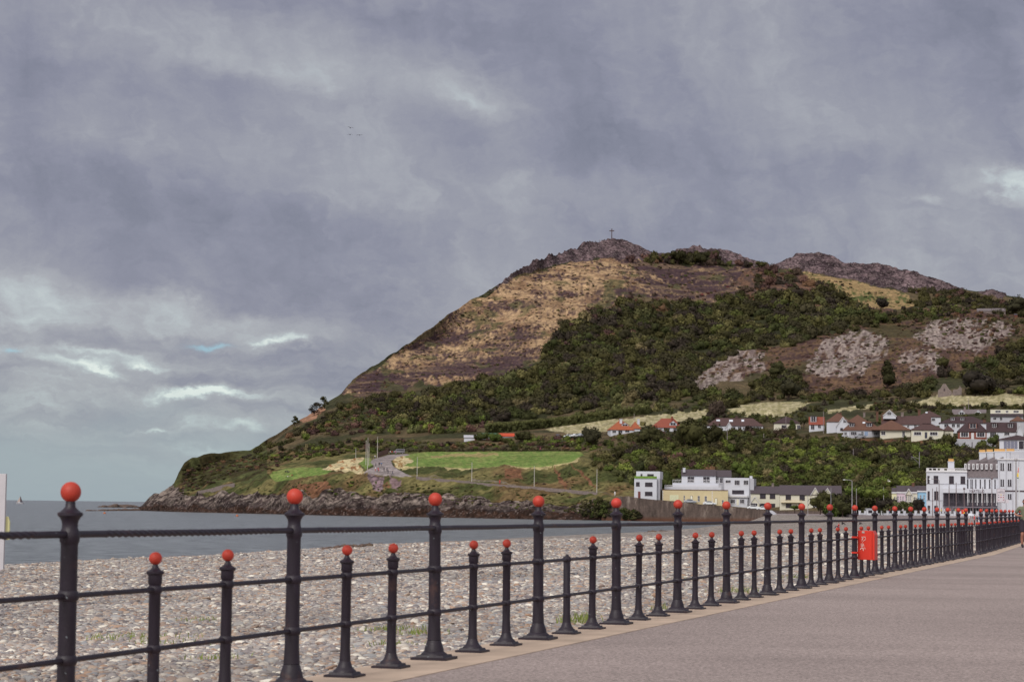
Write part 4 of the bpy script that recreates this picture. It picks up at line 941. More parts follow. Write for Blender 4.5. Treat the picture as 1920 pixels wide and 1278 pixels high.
class House:
    def __init__(s, name, label, px0, px1, pyb, Y=None, yaw=0, cat='house', group=None, drop=1.5):
        g = ground((px0+px1)/2, pyb) if Y is None else None
        s.Y = float(g[1]) if Y is None else float(Y); s.px0, s.pyb = px0, pyb; s.s = s.Y/F; s.drop = drop
        p = at(float(px0), float(pyb), s.Y); az_ = math.atan2(float(p[0]), float(p[1]))
        s.root = empty(name, tuple(float(v) for v in p), -az_+R(yaw), label, cat, group); s.w = (px1-px0)*s.s; s.yaw = R(yaw)
        s.cs = math.cos(s.yaw)
        s.w /= max(.3, s.cs)
    def X(s, px): return float((px-s.px0)*s.s/max(.3, s.cs))
    def Zz(s, py): return float((s.pyb-py)*s.s)
    def block(s, px0, px1, pyt, d, m, y0=0, pyb=None, name='wall', top=(0, 0)):
        z0 = -s.drop if pyb is None else s.Zz(pyb)
        return MB().box(s.X(px0), s.X(px1), y0, y0+d, z0, s.Zz(pyt)).build(name, m, s.root)
    def gable(s, px0, px1, pye, pyr, d, mw, mr, y0=0, ov=.35, wall=True):
        """ridge parallel to the front"""
        x0, x1, ze, zr = s.X(px0), s.X(px1), s.Zz(pye), s.Zz(pyr)
        if wall: MB().prism([(y0, -s.drop), (y0+d, -s.drop), (y0+d, ze), (y0+d/2, zr-.12), (y0, ze)], x0, x1, 'x').build('wall', mw, s.root)
        t = .18; k = (zr-ze)/(d/2)
        P = [(y0-ov, ze-ov*k), (y0+d/2, zr), (y0+d+ov, ze-ov*k), (y0+d+ov, ze-ov*k+t), (y0+d/2, zr+t), (y0-ov, ze-ov*k+t)]
        r = MB().prism(P, x0-.15, x1+.15, 'x').build('roof', mr, s.root); s.roof = r
        s.slope = (y0-ov, ze-ov*k+t, k); return r
    def gfront(s, px0, px1, pye, pyr, d, mw, mr, y0=0, ov=.3, base=None, name='gable'):
        """gable facing the front, white barge boards"""
        x0, x1, ze, zr = s.X(px0), s.X(px1), s.Zz(pye), s.Zz(pyr); xm = (x0+x1)/2; zb = -s.drop if base is None else s.Zz(base)
        MB().prism([(x0, zb), (x1, zb), (x1, ze), (xm, zr-.1), (x0, ze)], y0, y0+d).build(name, mw, s.root)
        k = (zr-ze)/(xm-x0); t = .16
        r = MB().prism([(x0-ov, ze-ov*k), (xm, zr), (x1+ov, ze-ov*k), (x1+ov, ze-ov*k+t), (xm, zr+t), (x0-ov, ze-ov*k+t)], y0-.25, y0+d+.1).build('roof', mr, s.root)
        MB().prism([(x0-ov, ze-ov*k-.12), (xm, zr-.12), (x1+ov, ze-ov*k-.12), (x1+ov, ze-ov*k+t+.02), (xm, zr+t+.02), (x0-ov, ze-ov*k+t+.02)], y0-.32, y0-.26).build('barge_board', FR, r)
        return r
    def hip(s, px0, px1, pye, pyr, d, mw, mr, y0=0, ov=.35, wall=True, inset=None):
        x0, x1, ze, zr = s.X(px0), s.X(px1), s.Zz(pye), s.Zz(pyr)
        if wall: MB().box(x0, x1, y0, y0+d, -s.drop, ze).build('wall', mw, s.root)
        i = inset if inset is not None else min(d/2, (x1-x0)/2); i = min(i, (x1-x0)/2-.01); yc = y0+d/2
        a, b, c_, e_ = x0-ov, x1+ov, y0-ov, y0+d+ov
        vs = [(a, c_, ze-.1), (b, c_, ze-.1), (b, e_, ze-.1), (a, e_, ze-.1), (a, c_, ze+.05), (b, c_, ze+.05), (b, e_, ze+.05), (a, e_, ze+.05), (x0+i, yc, zr), (x1-i, yc, zr)]
        fs = [(3, 2, 1, 0), (0, 1, 5, 4), (1, 2, 6, 5), (2, 3, 7, 6), (3, 0, 4, 7), (4, 5, 9, 8), (5, 6, 9), (6, 7, 8, 9), (7, 4, 8)]
        r = MB().add(vs, fs).build('roof', mr, s.root); s.roof = r; s.slope = (y0-ov, ze, (zr-ze)/(d/2+ov)); return r
    def win(s, *rects, y=0, fr=None, mull=2, bars=0, glass=None, arch=False, sur=0.0):
        fr = fr or FR
        for (a, b, c_, e_) in rects:
            x0, x1, z1, z0 = s.X(a), s.X(c_), s.Zz(b), s.Zz(e_); f = min(.07, (x1-x0)*.09); m = MB()
            m.box(x0-sur, x0+f, y-.07, y+.02, z0, z1); m.box(x1-f, x1+sur, y-.07, y+.02, z0, z1); m.box(x0+f, x1-f, y-.07, y+.02, z1-f, z1); m.box(x0-sur-.06, x1+sur+.06, y-.12, y+.02, z0-.10, z0-.001)
            m.box(x0+f, x1-f, y-.06, y+.02, z0, z0+f)
            for k in range(1, mull): xx = x0+(x1-x0)*k/mull; m.box(xx-.03, xx+.03, y-.055, y+.01, z0+f, z1-f)
            for k in range(1, bars+1): zz = z0+(z1-z0)*k/(bars+1); m.box(x0+f, x1-f, y-.05, y+.01, zz-.03, zz+.03)
            w_ = m.build('window', fr, s.root)
            MB().box(x0+f*.5, x1-f*.5, y-.03, y+.01, z0+f*.5, z1-f*.5).build('pane', glass or GL, w_)
    def door(s, a, b, c_, e_, m=None, y=0, arch=False, name='door'):
        x0, x1, z1, z0 = s.X(a), s.X(c_), s.Zz(b), s.Zz(e_)
        if arch:
            r_ = (x1-x0)/2; P = [(x0, z0), (x1, z0)]+[((x0+x1)/2+r_*math.cos(t), z1-r_+r_*math.sin(t)) for t in np.linspace(0, math.pi, 9)]
            P2 = [((x-(x0+x1)/2)*1.25+(x0+x1)/2, z0+(z-z0)*1.06) for x, z in P]
            MB().prism([(float(x), float(z)) for x, z in P2], y-.04, y+.02).build('door_surround', DF, s.root)
        else: P = [(x0, z0), (x1, z0), (x1, z1), (x0, z1)]
        d_ = MB().prism([(float(x), float(z)) for x, z in P], y-.08, y+.03).build(name, m or DR, s.root)
        return d_
    def chimney(s, px, w_, pyt, pyb, d=.9, y=3, m=None, pots=2, parent=None):
        a = s.X(px); h = w_*s.s; c_ = MB().box(a-h/2, a+h/2, y, y+d, s.Zz(pyb), s.Zz(pyt)).box(a-h/2-.08, a+h/2+.08, y-.08, y+d+.08, s.Zz(pyt), s.Zz(pyt)+.18).build('chimney', m or WH, parent or s.roof)
        for k in range(pots):
            x = a-h/2+h*(k+.5)/pots; MB().lathe([(.16, 0), (.13, .5), (.16, .55)], (x, y+d/2, s.Zz(pyt)+.18), 8).build('chimney_pot', POT, c_) if c_.parent == s.root else c_.data and None
    def dormer(s, a, b, c_, e_, kind='flat', mw=None, mr=None, d=3.5, win=True):
        """window box sticking out of the front slope; b top, e_ bottom pixel"""
        x0, x1, z1, z0 = s.X(a), s.X(c_), s.Zz(b), s.Zz(e_); ys, zs, k = s.slope
        yf = ys+(z0-zs)/k-.05; m = MB()
        if kind == 'flat': m.box(x0, x1, yf, yf+d, z0-.3, z1); dm = m.build('dormer', mw or WH, s.root); MB().box(x0-.15, x1+.15, yf-.2, yf+d, z1+.003, z1+.16).build('dormer_roof', mr or BR, dm)
        else:
            xm = (x0+x1)/2; zm = z1; ze = z0+(z1-z0)*.45
            m.prism([(x0, z0-.3), (x1, z0-.3), (x1, ze), (xm, zm-.08), (x0, ze)], yf, yf+d); dm = m.build('dormer', mw or WH, s.root)
            kk = (zm-ze)/(xm-x0); MB().prism([(x0-.2, ze-.2*kk), (xm, zm), (x1+.2, ze-.2*kk), (x1+.2, ze-.2*kk+.14), (xm, zm+.14), (x0-.2, ze-.2*kk+.14)], yf-.15, yf+d).build('dormer_roof', mr or BR, dm)
            z1 = ze+(zm-ze)*.35
        if win:
            q = (x1-x0)*.12; P = MB(); P.box(x0+q, x1-q, yf-.05, yf-.01, z0+.15, z1-.12); xs = [x0+q, (x0+x1)/2, x1-q]
            w_ = MB()
            for xx in xs: w_.box(xx-.05, xx+.05, yf-.09, yf-.05, z0+.15, z1-.12)
            w_.box(x0+q, x1-q, yf-.10, yf-.05, z0+.07, z0+.15); w_.build('window_frame', FR, dm); P.build('pane', GL, dm)
    def skylight(s, a, b, c_, e_):
        ys, zs, k = s.slope; z0, z1 = s.Zz(e_), s.Zz(b); y0, y1 = ys+(z0-zs)/k, ys+(z1-zs)/k
        MB().prism([(y0-.08, z0+.04), (y1-.08, z1+.04), (y1-.02, z1-.02), (y0-.02, z0-.02)], s.X(a), s.X(c_), 'x').build('skylight', mat('skylight_glass', lin('cdd3df'), .2), s.root)
def c3(x0, y0, x1, y1): return (1160+x0/6.857, 860+y0/6.857, 1160+x1/6.857, 860+y1/6.857)
def c4(x0, y0, x1, y1): return (1400+x0/6, 860+y0/6, 1400+x1/6, 860+y1/6)
def c5(x0, y0, x1, y1): return (1660+x0/7.1, 800+y0/7.1, 1660+x1/7.1, 800+y1/7.1)
def c6(x0, y0, x1, y1): return (1540+x0/5.053, 740+y0/5.053, 1540+x1/5.053, 740+y1/5.053)
def c8(x0, y0, x1, y1): return (1140+x0/4.8, 740+y0/4.8, 1140+x1/4.8, 740+y1/4.8)
# --- white cube house on the left
h = House('cube_house', 'white flat roofed three storey cube house with green planted balcony, leftmost on the seafront', 1189, 1231, 934, yaw=-7)
h.block(1189, 1231, 896.5, 8, WH); h.block(1191.5, 1236, 883, 8.5, WH, y0=1.6, pyb=897, name='upper_storey')
h.block(1231.1, 1235.8, 896.5, 6.3, WH2, y0=1.6, name='shaded_side')  # right side face; its shade is painted in with the greyer render
MB().box(h.X(1189.5), h.X(1231), -.25, .25, h.Zz(896.4), h.Zz(892.2)).build('balcony_planter', GN_, h.root)
h.win(c3(222, 297, 268, 348), c3(337, 300, 433, 350), fr=DF, mull=2); h.win(c3(337, 418, 432, 467), fr=DF, mull=3); h.win(c3(272, 190, 295, 222), c3(357, 192, 440, 222), y=1.6, fr=DF)
h.door(*c3(248, 417, 280, 500))
# --- long yellow building with terrace villa above
h = House('yellow_building', 'long low yellow building with flat roof behind the sea wall', 1242, 1364, 944, Y=float(ground(1300, 943)[1]))
h.block(1242, 1364, 918, 7, YE, name='wall'); MB().box(h.X(1241.5), h.X(1364.3), -.12, 7.1, h.Zz(918)+.002, h.Zz(916.8)).build('parapet', RB, h.root)
h.win(c3(833, 465, 850, 535), c3(1012, 468, 1040, 540), c3(1100, 470, 1130, 540), c3(1320, 517, 1345, 565), mull=2, bars=1)
h.door(*c3(920, 468, 945, 535), m=GA, arch=True); h.door(*c3(1234, 497, 1260, 575), m=GA, arch=True); h.door(*c3(655, 460, 768, 535), m=PG, name='garage_door')
m = MB()
for i in range(8):
    for px in (1242, 1334): m.box(h.X(px), h.X(px+(1.6 if i % 2 else 1.0)), -.06, .0-.002, h.Zz(918)-.25-i*.42-.3, h.Zz(918)-.25-i*.42)
m.build('quoins', FR, h.root)
h = House('white_villa', 'white villa with dark slate roof above balustraded terraces, behind the yellow building', 1278, 1342, 916, Y=float(ground(1300, 943)[1])+9)
h.block(1246, 1352, 912.0, 3.0, WH, y0=-1.6, name='terrace_wall'); h.block(1261, 1347, 905, 3, WH, y0=1.5, name='upper_terrace_wall')
h.gable(1278, 1342, 890.3, 879.5, 9, WH, SL, y0=5.0); h.gable(1342.8, 1371, 891.5, 880.2, 9, WH2, SL, y0=6.2)
m = MB(); 
m.box(h.X(1246), h.X(1352), -1.6, -1.45, h.Zz(909.6), h.Zz(909))
for i in range(60): x = h.X(1246.3)+i*(h.X(1351.6)-h.X(1246.3))/59; m.box(x, x+.10, -1.58, -1.48, h.Zz(912), h.Zz(909.6))
m.build('balustrade', FR, h.root)
m = MB(); m.box(h.X(1261), h.X(1347), 1.5, 1.6, h.Zz(899.3), h.Zz(898.8))
for i in range(34): x = h.X(1261.3)+i*(h.X(1346.6)-h.X(1261.3))/33; m.box(x, x+.07, 1.52, 1.58, h.Zz(905), h.Zz(899.3))
m.build('balcony_rail', FR, h.root)
h.win(c3(882, 222, 972, 298), c3(1084, 222, 1172, 298), y=5.0, mull=2, bars=1); h.win(c3(1250, 228, 1288, 300), c3(1300, 232, 1340, 300), y=5.0+1.2, mull=2)
h.chimney(1282.5, 4.6, 877, 884.5, y=5.8, pots=0)
# --- white three storey with balconies
h = House('flat_roofed_house', 'white flat roofed three storey house with wide dark window beside the yellow building', 1364.5, 1401, 950, Y=float(ground(1380, 949.5)[1]), yaw=-7)
h.block(1364.5, 1401, 928, 9, WH); h.block(1357, 1403.5, 895.3, 9, WH, y0=1.0, pyb=932, name='upper_storeys'); h.block(1401.1, 1411.8, 896.5, 7, WH2, y0=1.6, name='shaded_side')  # last block is the right side face, greyer render standing in for shade
MB().box(h.X(1363.5), h.X(1401.6), -.6, .99, h.Zz(931.6), h.Zz(928)+.003).build('balcony', FR, h.root)
h.win(c3(1367, 272, 1435, 310), c3(1482, 272, 1550, 335), c3(1598, 272, 1660, 332), y=1.0, mull=3); h.win(c3(1453, 400, 1605, 447), y=1.0, fr=DF, mull=4); h.win(c3(1437, 517, 1495, 570), c3(1558, 517, 1615, 570), mull=3)
h.door(*c3(1515, 517, 1543, 590), m=GA)
MB().box(h.X(1403), h.X(1408), 3, 4.2, h.Zz(897), h.Zz(891.5)).build('chimney', WH, h.root)
# --- cream pair
h = House('cream_house', 'cream house with slate roof and small gabled porch left of the long cream terrace', 1407, 1461, 953.5, Y=float(ground(1434, 952.5)[1]))
h.gable(1407.5, 1461, 924, 911.6, 8, CR, SL); h.win(c4(148, 390, 212, 442), c4(257, 390, 318, 442), c4(150, 498, 213, 540), c4(252, 498, 318, 546), mull=3, fr=DF)
h.gfront(1407, 1423.5, 942.5, 931, 2.4, CR, DB, y0=-2.4); h.win(c4(45, 495, 120, 530), y=-2.4, mull=3)
h.chimney(1448.5, 4, 906, 913, y=3.6, pots=0, m=ST)
h = House('cream_terrace', 'long cream terrace with two small gabled dormers under a slate roof', 1461, 1577, 953.5, Y=float(ground(1520, 952.5)[1])+2)
h.gable(1462, 1576, 926, 909.8, 9, CR, SL)
h.win(c4(437, 400, 497, 460), c4(592, 400, 650, 460), c4(440, 500, 503, 545), c4(583, 500, 640, 540), mull=2, fr=DF); h.win(c4(735, 405, 800, 430), c4(740, 500, 800, 540), c4(890, 405, 950, 440), mull=3)
h.gfront(1520.5, 1534.5, 925, 913.5, 3, CR, DB, y0=-.25, base=932, name='gable'); h.gfront(1543.5, 1557, 925, 914, 3, CR, DB, y0=-.25, base=932, name='gable')
m = MB(); m.box(h.X(1464), h.X(1503), -1.2, -.01, h.Zz(941.6), h.Zz(941)); m.box(h.X(1464), h.X(1503), -1.2, -1.14, h.Zz(937), h.Zz(936.6))
for i in range(22): x = h.X(1464)+i*(h.X(1503)-h.X(1464))/21.2; m.box(x, x+.06, -1.2, -1.14, h.Zz(941), h.Zz(937))
m.build('balcony_rail', mat('tan_rail', lin('c9b898'), .7), h.root)
# --- pastel town houses
TY = 560.
def town(x0, x1, pt, m_, label, wins, pb=955, yo=0, roof=True, mr=SL, ridge=911):
    h = House('town_house', label, x0, x1, pb, Y=TY+yo, cat='house', group='pastel seafront town houses')
    h.block(x0, x1-.15, pt, 9, m_); MB().box(h.X(x0)-.02, h.X(x1)-.05, -.25, 9.1, h.Zz(pt)+.002, h.Zz(pt)+.35).build('cornice', FR, h.root)
    if roof: h.gable(x0+.8, x1-.8, pt+.5, ridge, 8.5, m_, mr, y0=.3, ov=-.05, wall=False)
    h.win(*wins, mull=2, bars=1); return h
town(1672, 1681.2, 924.5, PY, 'pale yellow town house at the left end of the pastel terrace', [c5(118, 925, 132, 970), c5(145, 925, 155, 970), c5(118, 1000, 130, 1040)], mr=SL, ridge=915)
town(1681.2, 1697.8, 924.2, PK, 'pink town house between the pale yellow and the cream one', [c5(160, 920, 176, 975), c5(195, 920, 210, 975), c5(226, 920, 242, 975), c5(165, 1010, 180, 1060), c5(225, 1010, 240, 1060)])
h = town(1697.8, 1719.8, 924, CR, 'cream town house with a small gable beside the blue one', [c5(275, 920, 290, 990), c5(305, 915, 320, 990), c5(328, 915, 342, 990), c5(380, 925, 395, 990), c5(305, 1040, 320, 1085), c5(330, 1040, 345, 1085), c5(380, 1040, 395, 1085)])
h.gfront(1698.5, 1709, 925, 916.5, 4, CR, SL, y0=-.3, base=927)
h.chimney(1712, 5, 905.5, 913, y=4, pots=3, m=RB)
town(1719.8, 1738, 922, BL, 'sky blue town house against the big white hotel', [c5(460, 905, 478, 965), c5(505, 905, 522, 965), c5(460, 1000, 478, 1045), c5(505, 1000, 522, 1045)])
# --- hotel
HY = 500.
h = House('seafront_hotel', 'large white seafront hotel with slate mansard roof, veranda and rows of chimney pots', 1737, 1990, 962, Y=HY, cat='hotel')
h.block(1737, 1811.5, 881.5, 14, WH, name='corner_wall')
MB().box(h.X(1736.3), h.X(1812), -.25, 14.2, h.Zz(884.6), h.Zz(883)).build('cornice', FR, h.root)
m = MB(); m.box(h.X(1737), h.X(1811.5), -.06, .14, h.Zz(878), h.Zz(877)); m.box(h.X(1737), h.X(1811.5), -.04, .16, h.Zz(883), h.Zz(881.4))
for a, b in ((1737, 1742), (1747, 1749), (1755, 1758), (1762, 1770), (1775, 1790)): m.box(h.X(a), h.X(b), -.03, .13, h.Zz(881.4), h.Zz(878))
for i in range(14): m.box(h.X(1791+i*1.45), h.X(1791.6+i*1.45), -.03, .13, h.Zz(881.4), h.Zz(878))
m.build('roof_balustrade', FR, h.root)
ch = MB().box(h.X(1777), h.X(1788.6), 3, 4.2, h.Zz(882), h.Zz(865)).box(h.X(1776.4), h.X(1789.2), 2.9, 4.3, h.Zz(865), h.Zz(864)).build('chimney', WH, h.root)
for i in range(3): MB().lathe([(.25, 0), (.2, .5), (.24, .62)], (h.X(1779.6+i*3.2), 3.6, h.Zz(864)), 8).build('chimney_pot', POT, ch)
h.win(c5(560, 652, 588, 752), c5(642, 650, 702, 750), c5(843, 652, 905, 752), c5(992, 654, 1052, 752), c5(562, 855, 590, 968), c5(648, 855, 702, 968), mull=2, bars=1, fr=DF)
h.win(c5(563, 1045, 595, 1140), c5(648, 1045, 695, 1140), fr=DF, mull=2)
for py in (906.0, 937.0): MB().box(h.X(1736.8), h.X(1811.8), -.10, .05, h.Zz(py)-.12, h.Zz(py)).build('string_course', WH2, h.root)
# middle mansard
h.block(1811.6, 1868, 894, 13, WH, y0=.6, name='middle_wall')
xa, xb = h.X(1809.5), h.X(1868)
mr_ = MB().add([(xa, .3, h.Zz(894)), (xb, .3, h.Zz(894)), (xb, 3.0, h.Zz(864.5)), (h.X(1813), 3.0, h.Zz(866)), (xa, 12, h.Zz(894)), (xb, 12, h.Zz(894)), (xb, 8, h.Zz(858)), (h.X(1818), 8, h.Zz(860))], [(0, 1, 2, 3), (3, 2, 6, 7), (7, 6, 5, 4), (0, 3, 7, 4), (1, 5, 6, 2), (0, 4, 5, 1)]).build('mansard_roof', SG, h.root)
for x in (1058, 1103, 1160, 1212, 1270, 1330, 1392, 1466):
    a, b, c_, e_ = c5(x-14, 485, x+14, 560); dm = MB().box(h.X(a), h.X(c_), .95, 3.5, h.Zz(e_), h.Zz(b)).build('dormer', FR, mr_)
    q = dm; MB().box(h.X(a)+.18, h.X(c_)-.18, .90, .949, h.Zz(e_)+.3, h.Zz(b)-.25).build('pane', GL, mr_)
xx = [(1077, 16), (1122, 10), (1141, 10), (1183, 14), (1242, 14), (1300, 16), (1362, 16), (1432, 14)]
h.win(*[c5(x, 692, x+w_, 806) for x, w_ in xx], y=.6, mull=1, bars=0, fr=DF)
# veranda: roof slab with letters, columns, dark glazing behind, iron railing
vx0, vx1 = 1767, 1866
MB().box(h.X(vx0), h.X(vx1), -2.2, .598, h.Zz(923.2), h.Zz(915)).build('veranda_fascia', WH, h.root)
MB().box(h.X(vx0), h.X(vx1), -2.15, .597, h.Zz(947.4), h.Zz(946.2)).build('veranda_floor', IR, h.root)
MB().box(h.X(1768), h.X(1865), -.12, -.06, h.Zz(946), h.Zz(923.4)).build('veranda_glazing', mat('veranda_dark', lin('4b4550'), .4, var=.5, scale=.8), h.root)
for px in np.linspace(1769, 1864.5, 12): MB().box(h.X(px)-.08, h.X(px)+.08, -2.15, -1.98, h.Zz(946), h.Zz(923.3)).build('veranda_column', FR if px > 1812 else IR, h.root)
for px in np.linspace(1815, 1861, 9): MB().box(h.X(px)-.10, h.X(px)+.10, -.2, -.13, h.Zz(941), h.Zz(924)).build('glazing_bar', FR, h.root)
m = MB(); m.box(h.X(1767), h.X(1865), -2.17, -2.12, h.Zz(941.2), h.Zz(940.8))
for i in range(48): x = h.X(1767)+i*(h.X(1865)-h.X(1767))/48; m.box(x, x+.05, -2.165, -2.13, h.Zz(946), h.Zz(941))
for i in range(9): a = h.X(1774+i*2.7); m.tube([(a, -2.18, h.Zz(946)), (a+h.X(1739.7), -2.18, h.Zz(941.5))], .05, 4); m.tube([(a+h.X(1739.7), -2.18, h.Zz(946)), (a, -2.18, h.Zz(941.5))], .05, 4)
m.build('veranda_railing', IR, h.root)
MB().box(h.X(1784), h.X(1862), -5.0, -2.2, h.Zz(950.3), h.Zz(948.6)).build('awning', mat('grey_awning', lin('77707c'), .8), h.root)
m = MB()
for px in np.linspace(1790, 1864, 15): m.box(h.X(px), h.X(px)+.28, .45, .597, h.Zz(962), h.Zz(951))
m.build('ground_floor_piers', FR, h.root)
MB().box(h.X(1788), h.X(1864), .52, .58, h.Zz(962), h.Zz(951)).build('ground_floor_glazing', GL, h.root)
def text(name, s_, size, loc, rot, parent, m_, depth=.03, align='CENTER', sx=1):
    cu = bpy.data.curves.new(name, 'FONT'); cu.body = s_; cu.size = size; cu.extrude = depth; cu.align_x = align; cu.space_character = 1.0
    to = bpy.data.objects.new(name, cu); COL.objects.link(to); dg = bpy.context.evaluated_depsgraph_get(); me = bpy.data.meshes.new_from_object(to.evaluated_get(dg)); bpy.data.objects.remove(to)
    me.materials.clear(); me.materials.append(m_); o = link(name, me, parent); o.location = loc; o.rotation_euler = rot; o.scale = (sx, 1, 1); return o
text('lettering', 'MARTELLO', .85, (h.X(1829), -2.24, h.Zz(921.8)), (R(90), 0, 0), h.root, mat('letter_grey', lin('6b5f6c'), .6), sx=.8)
# right block
h.block(1868.1, 1990, 861, 14, WH, name='right_wall')
MB().box(h.X(1867), h.X(1990), -.3, 14.1, h.Zz(861), h.Zz(858.5)).build('cornice', FR, h.root)
MB().box(h.X(1892), h.X(1990), 2.5, 13, h.Zz(858.4), h.Zz(845)).build('upper_storey', WH2, h.root)
h.win(*[c5(x, a, x+w_, b) for (x, w_) in ((1510, 16), (1537, 16), (1603, 18), (1630, 18)) for (a, b) in ((475, 568), (690, 775), (880, 945))], mull=1, fr=DF)
for py in (917.2,): MB().box(h.X(1868.1), h.X(1990), -.12, .05, h.Zz(py)-.3, h.Zz(py)).build('string_course', DF, h.root)
m = MB()
for px in (1870.5, 1882.8, 1894.5, 1905.5): m.box(h.X(px)-.09, h.X(px)+.09, -.1, 0, h.Zz(962), h.Zz(861))
m.build('drainpipes', WH2, h.root)
h.door(*c5(1490, 1110, 1595, 1165), m=DF, name='shop_entrance')
m = MB(); m.box(h.X(1881), h.X(1905), .1, .16, h.Zz(851.6), h.Zz(851)); m.box(h.X(1881), h.X(1905), .1, .16, h.Zz(855), h.Zz(854.5))
for i in range(9): m.box(h.X(1881+i*3), h.X(1881.4+i*3), .1, .16, h.Zz(858.4), h.Zz(851))
m.build('roof_railing', FR, h.root)
# stacks of chimneys behind
for k, (a, b, pt, pb, yy_) in enumerate(((1835.5, 1848, 847, 862, 7), (1849, 1862, 846, 860, 7.6), (1863.5, 1884.5, 845, 860, 7.9), (1886, 1902, 844.5, 860, 8.2))):
    st_k = MB().box(h.X(a), h.X(b), yy_, yy_+1.4, h.Zz(pb), h.Zz(pt)).box(h.X(a)-.1, h.X(b)+.1, yy_-.1, yy_+1.5, h.Zz(pt), h.Zz(pt)+.2).build('chimney', WH, h.root)
    npt = int((b-a)/2.3)
    for i in range(npt): MB().lathe([(.2, 0), (.16, .5), (.2, .6)], (h.X(a+1.3+i*(b-a-1.5)/npt), yy_+.7, h.Zz(pt)+.2), 7).build('chimney_pot', POT, st_k)
for k, (a, b) in enumerate(((1835, 1850), (1848, 1864), (1862, 1880), (1878, 1900))):
    MB().add([(h.X(a-6), 3.1, h.Zz(864.5)), (h.X(b), 3.1, h.Zz(864.5)), (h.X(b), 7, h.Zz(853.5)), (h.X(a-6)+.3, 7.2, h.Zz(864))], [(0, 1, 2), (0, 2, 3), (1, 3, 2), (0, 3, 1)]).build('roof_ridge', SG, h.root)
# --- glass room house
h = House('glass_room', 'modern white house with full height glazing and brown hip roof above the hotel', 1874, 1935, 842.5, Y=560, cat='house', drop=6)
h.hip(1874, 1940, 823.5, 814, 9, WH, DB, ov=.4); h.win((1881.5, 825.5, 1907.5, 842), mull=4, glass=mat('pale_glass', lin('77788a'), .15), fr=FR); h.win((1909, 826, 1935, 842), mull=3)
h = House('garden_wall', 'long white rendered garden wall below the brick bungalow', 1790, 1866, 837.5, cat='wall', drop=1.5)
MB().prism([(h.X(1789.5), -1.5), (h.X(1866), -1.5), (h.X(1866), h.Zz(824)), (h.X(1789.5), h.Zz(822.8))], 0, .4).build('wall', WH2, h.root); MB().prism([(h.X(1789.5), h.Zz(822.8)+.002), (h.X(1866), h.Zz(824)+.002), (h.X(1866), h.Zz(824)+.12), (h.X(1789.5), h.Zz(822.8)+.12)], -.05, .45).build('coping', FR, h.root)
m = MB()
for px in (1809, 1822, 1851): m.box(h.X(px)-.12, h.X(px)+.12, -.15, -.002, -1, h.Zz(828))
m.build('drain_posts', SL, h.root)
# --- hillside houses
g_ = 'hillside bungalows'
h = House('bungalow', 'orange roofed bungalow with two white chimneys at the left end of the hillside houses', 1142, 1201, 813, group=g_, yaw=8)
h.hip(1145, 1188, 805, 786.5, 9, WH, OR, inset=4.2); h.hip(1186, 1201, 802, 788, 7, WH, OR, y0=1, wall=True)
h.win((1148, 806.5, 1155, 811.5), (1159, 806, 1167, 811.5), (1172, 804.5, 1180, 810), mull=2); h.dormer(1166.5, 791, 1179, 798, 'gable', mr=OR); h.chimney(1166, 4.5, 785, 793, y=2.6, pots=0); h.chimney(1199, 4.2, 784.5, 794, y=2.6, pots=0)
h = House('bungalow', 'bungalow with redder tiled roof and white gabled dormer, second from the left on the hillside', 1222, 1279, 808, group=g_, yaw=-6)
h.hip(1222, 1277, 801, 783, 9.5, WH, RD, inset=3.5); h.dormer(1255, 788, 1268, 797, 'gable', mr=RD); h.win((1244, 801.5, 1256, 806.5), (1262, 801.5, 1270, 806), mull=3); h.chimney(1258, 3, 780.5, 785, y=3.5, pots=0, m=RD)
h = House('bungalow', 'wide brown roofed bungalow with three pale skylights, half hidden behind trees', 1326, 1431, 806, group=g_)
h.hip(1326, 1430, 797.5, 782, 10, WH, BR, inset=4); h.win(*[(x, 799, x+7, 804.5) for x in (1372, 1383, 1396, 1407, 1420)], mull=2); h.skylight(1343, 785.5, 1350, 788.5); h.skylight(1367, 785.5, 1374, 789.5); h.skylight(1390, 785, 1395, 789); h.chimney(1381, 6, 779.5, 783.5, y=4.5, m=BR, pots=0)
h.gfront(1361, 1372, 800, 791.5, 3, WH, BR, y0=-.8)
h = House('bungalow', 'dark red roofed bungalow behind the palm and evergreen', 1450, 1500, 806, group=g_); h.hip(1451, 1499, 793, 780, 9, CR, DB); h.win((1494, 796, 1500, 804), (1465, 796, 1475, 802))
h = House('bungalow', 'white house with pale square dormer on its red brown roof, right of the palm', 1516, 1545, 808, group=g_); h.gable(1517, 1545, 795, 781, 9, WH, RD); h.win(c8(1825, 262, 1858, 312), c8(1888, 262, 1915, 300)); h.dormer(1519.5, 780, 1530.5, 790.5, 'flat', mw=WH2, mr=SL)
h = House('house', 'white house with broad russet roof and a tall white front gable', 1548, 1626, 809, group=g_)
h.hip(1550, 1592, 789.5, 771.5, 11, WH, RB, y0=2, inset=5); h.hip(1590, 1626, 790, 775, 10, WH, RB, y0=2)
h.gfront(1569, 1591, 797, 781.5, 5, WH, RB, y0=-1.2); h.win((1580.5, 786.5, 1587.5, 792.5), y=-1.2, mull=3); h.win((1575, 802, 1580, 807), y=-1.2, fr=DF); h.chimney(1576, 3.2, 772.5, 778, y=6, pots=0, m=RB); h.chimney(1620, 4, 772, 780, y=6, pots=0, m=ST)
h = House('semi_detached_house', 'long pair of pale houses under one red brown roof with two square grey dormers', 1580.5, 1650, 820, group=g_)
h.hip(1581, 1650, 806, 788, 10, WH2, RB, inset=3.5); h.dormer(1591.5, 792.5, 1602, 799.5, 'flat', mw=SL, mr=DB); h.dormer(1623.5, 792, 1635, 799, 'flat', mw=SL, mr=DB); h.skylight(1617, 789.5, 1622, 792.5)
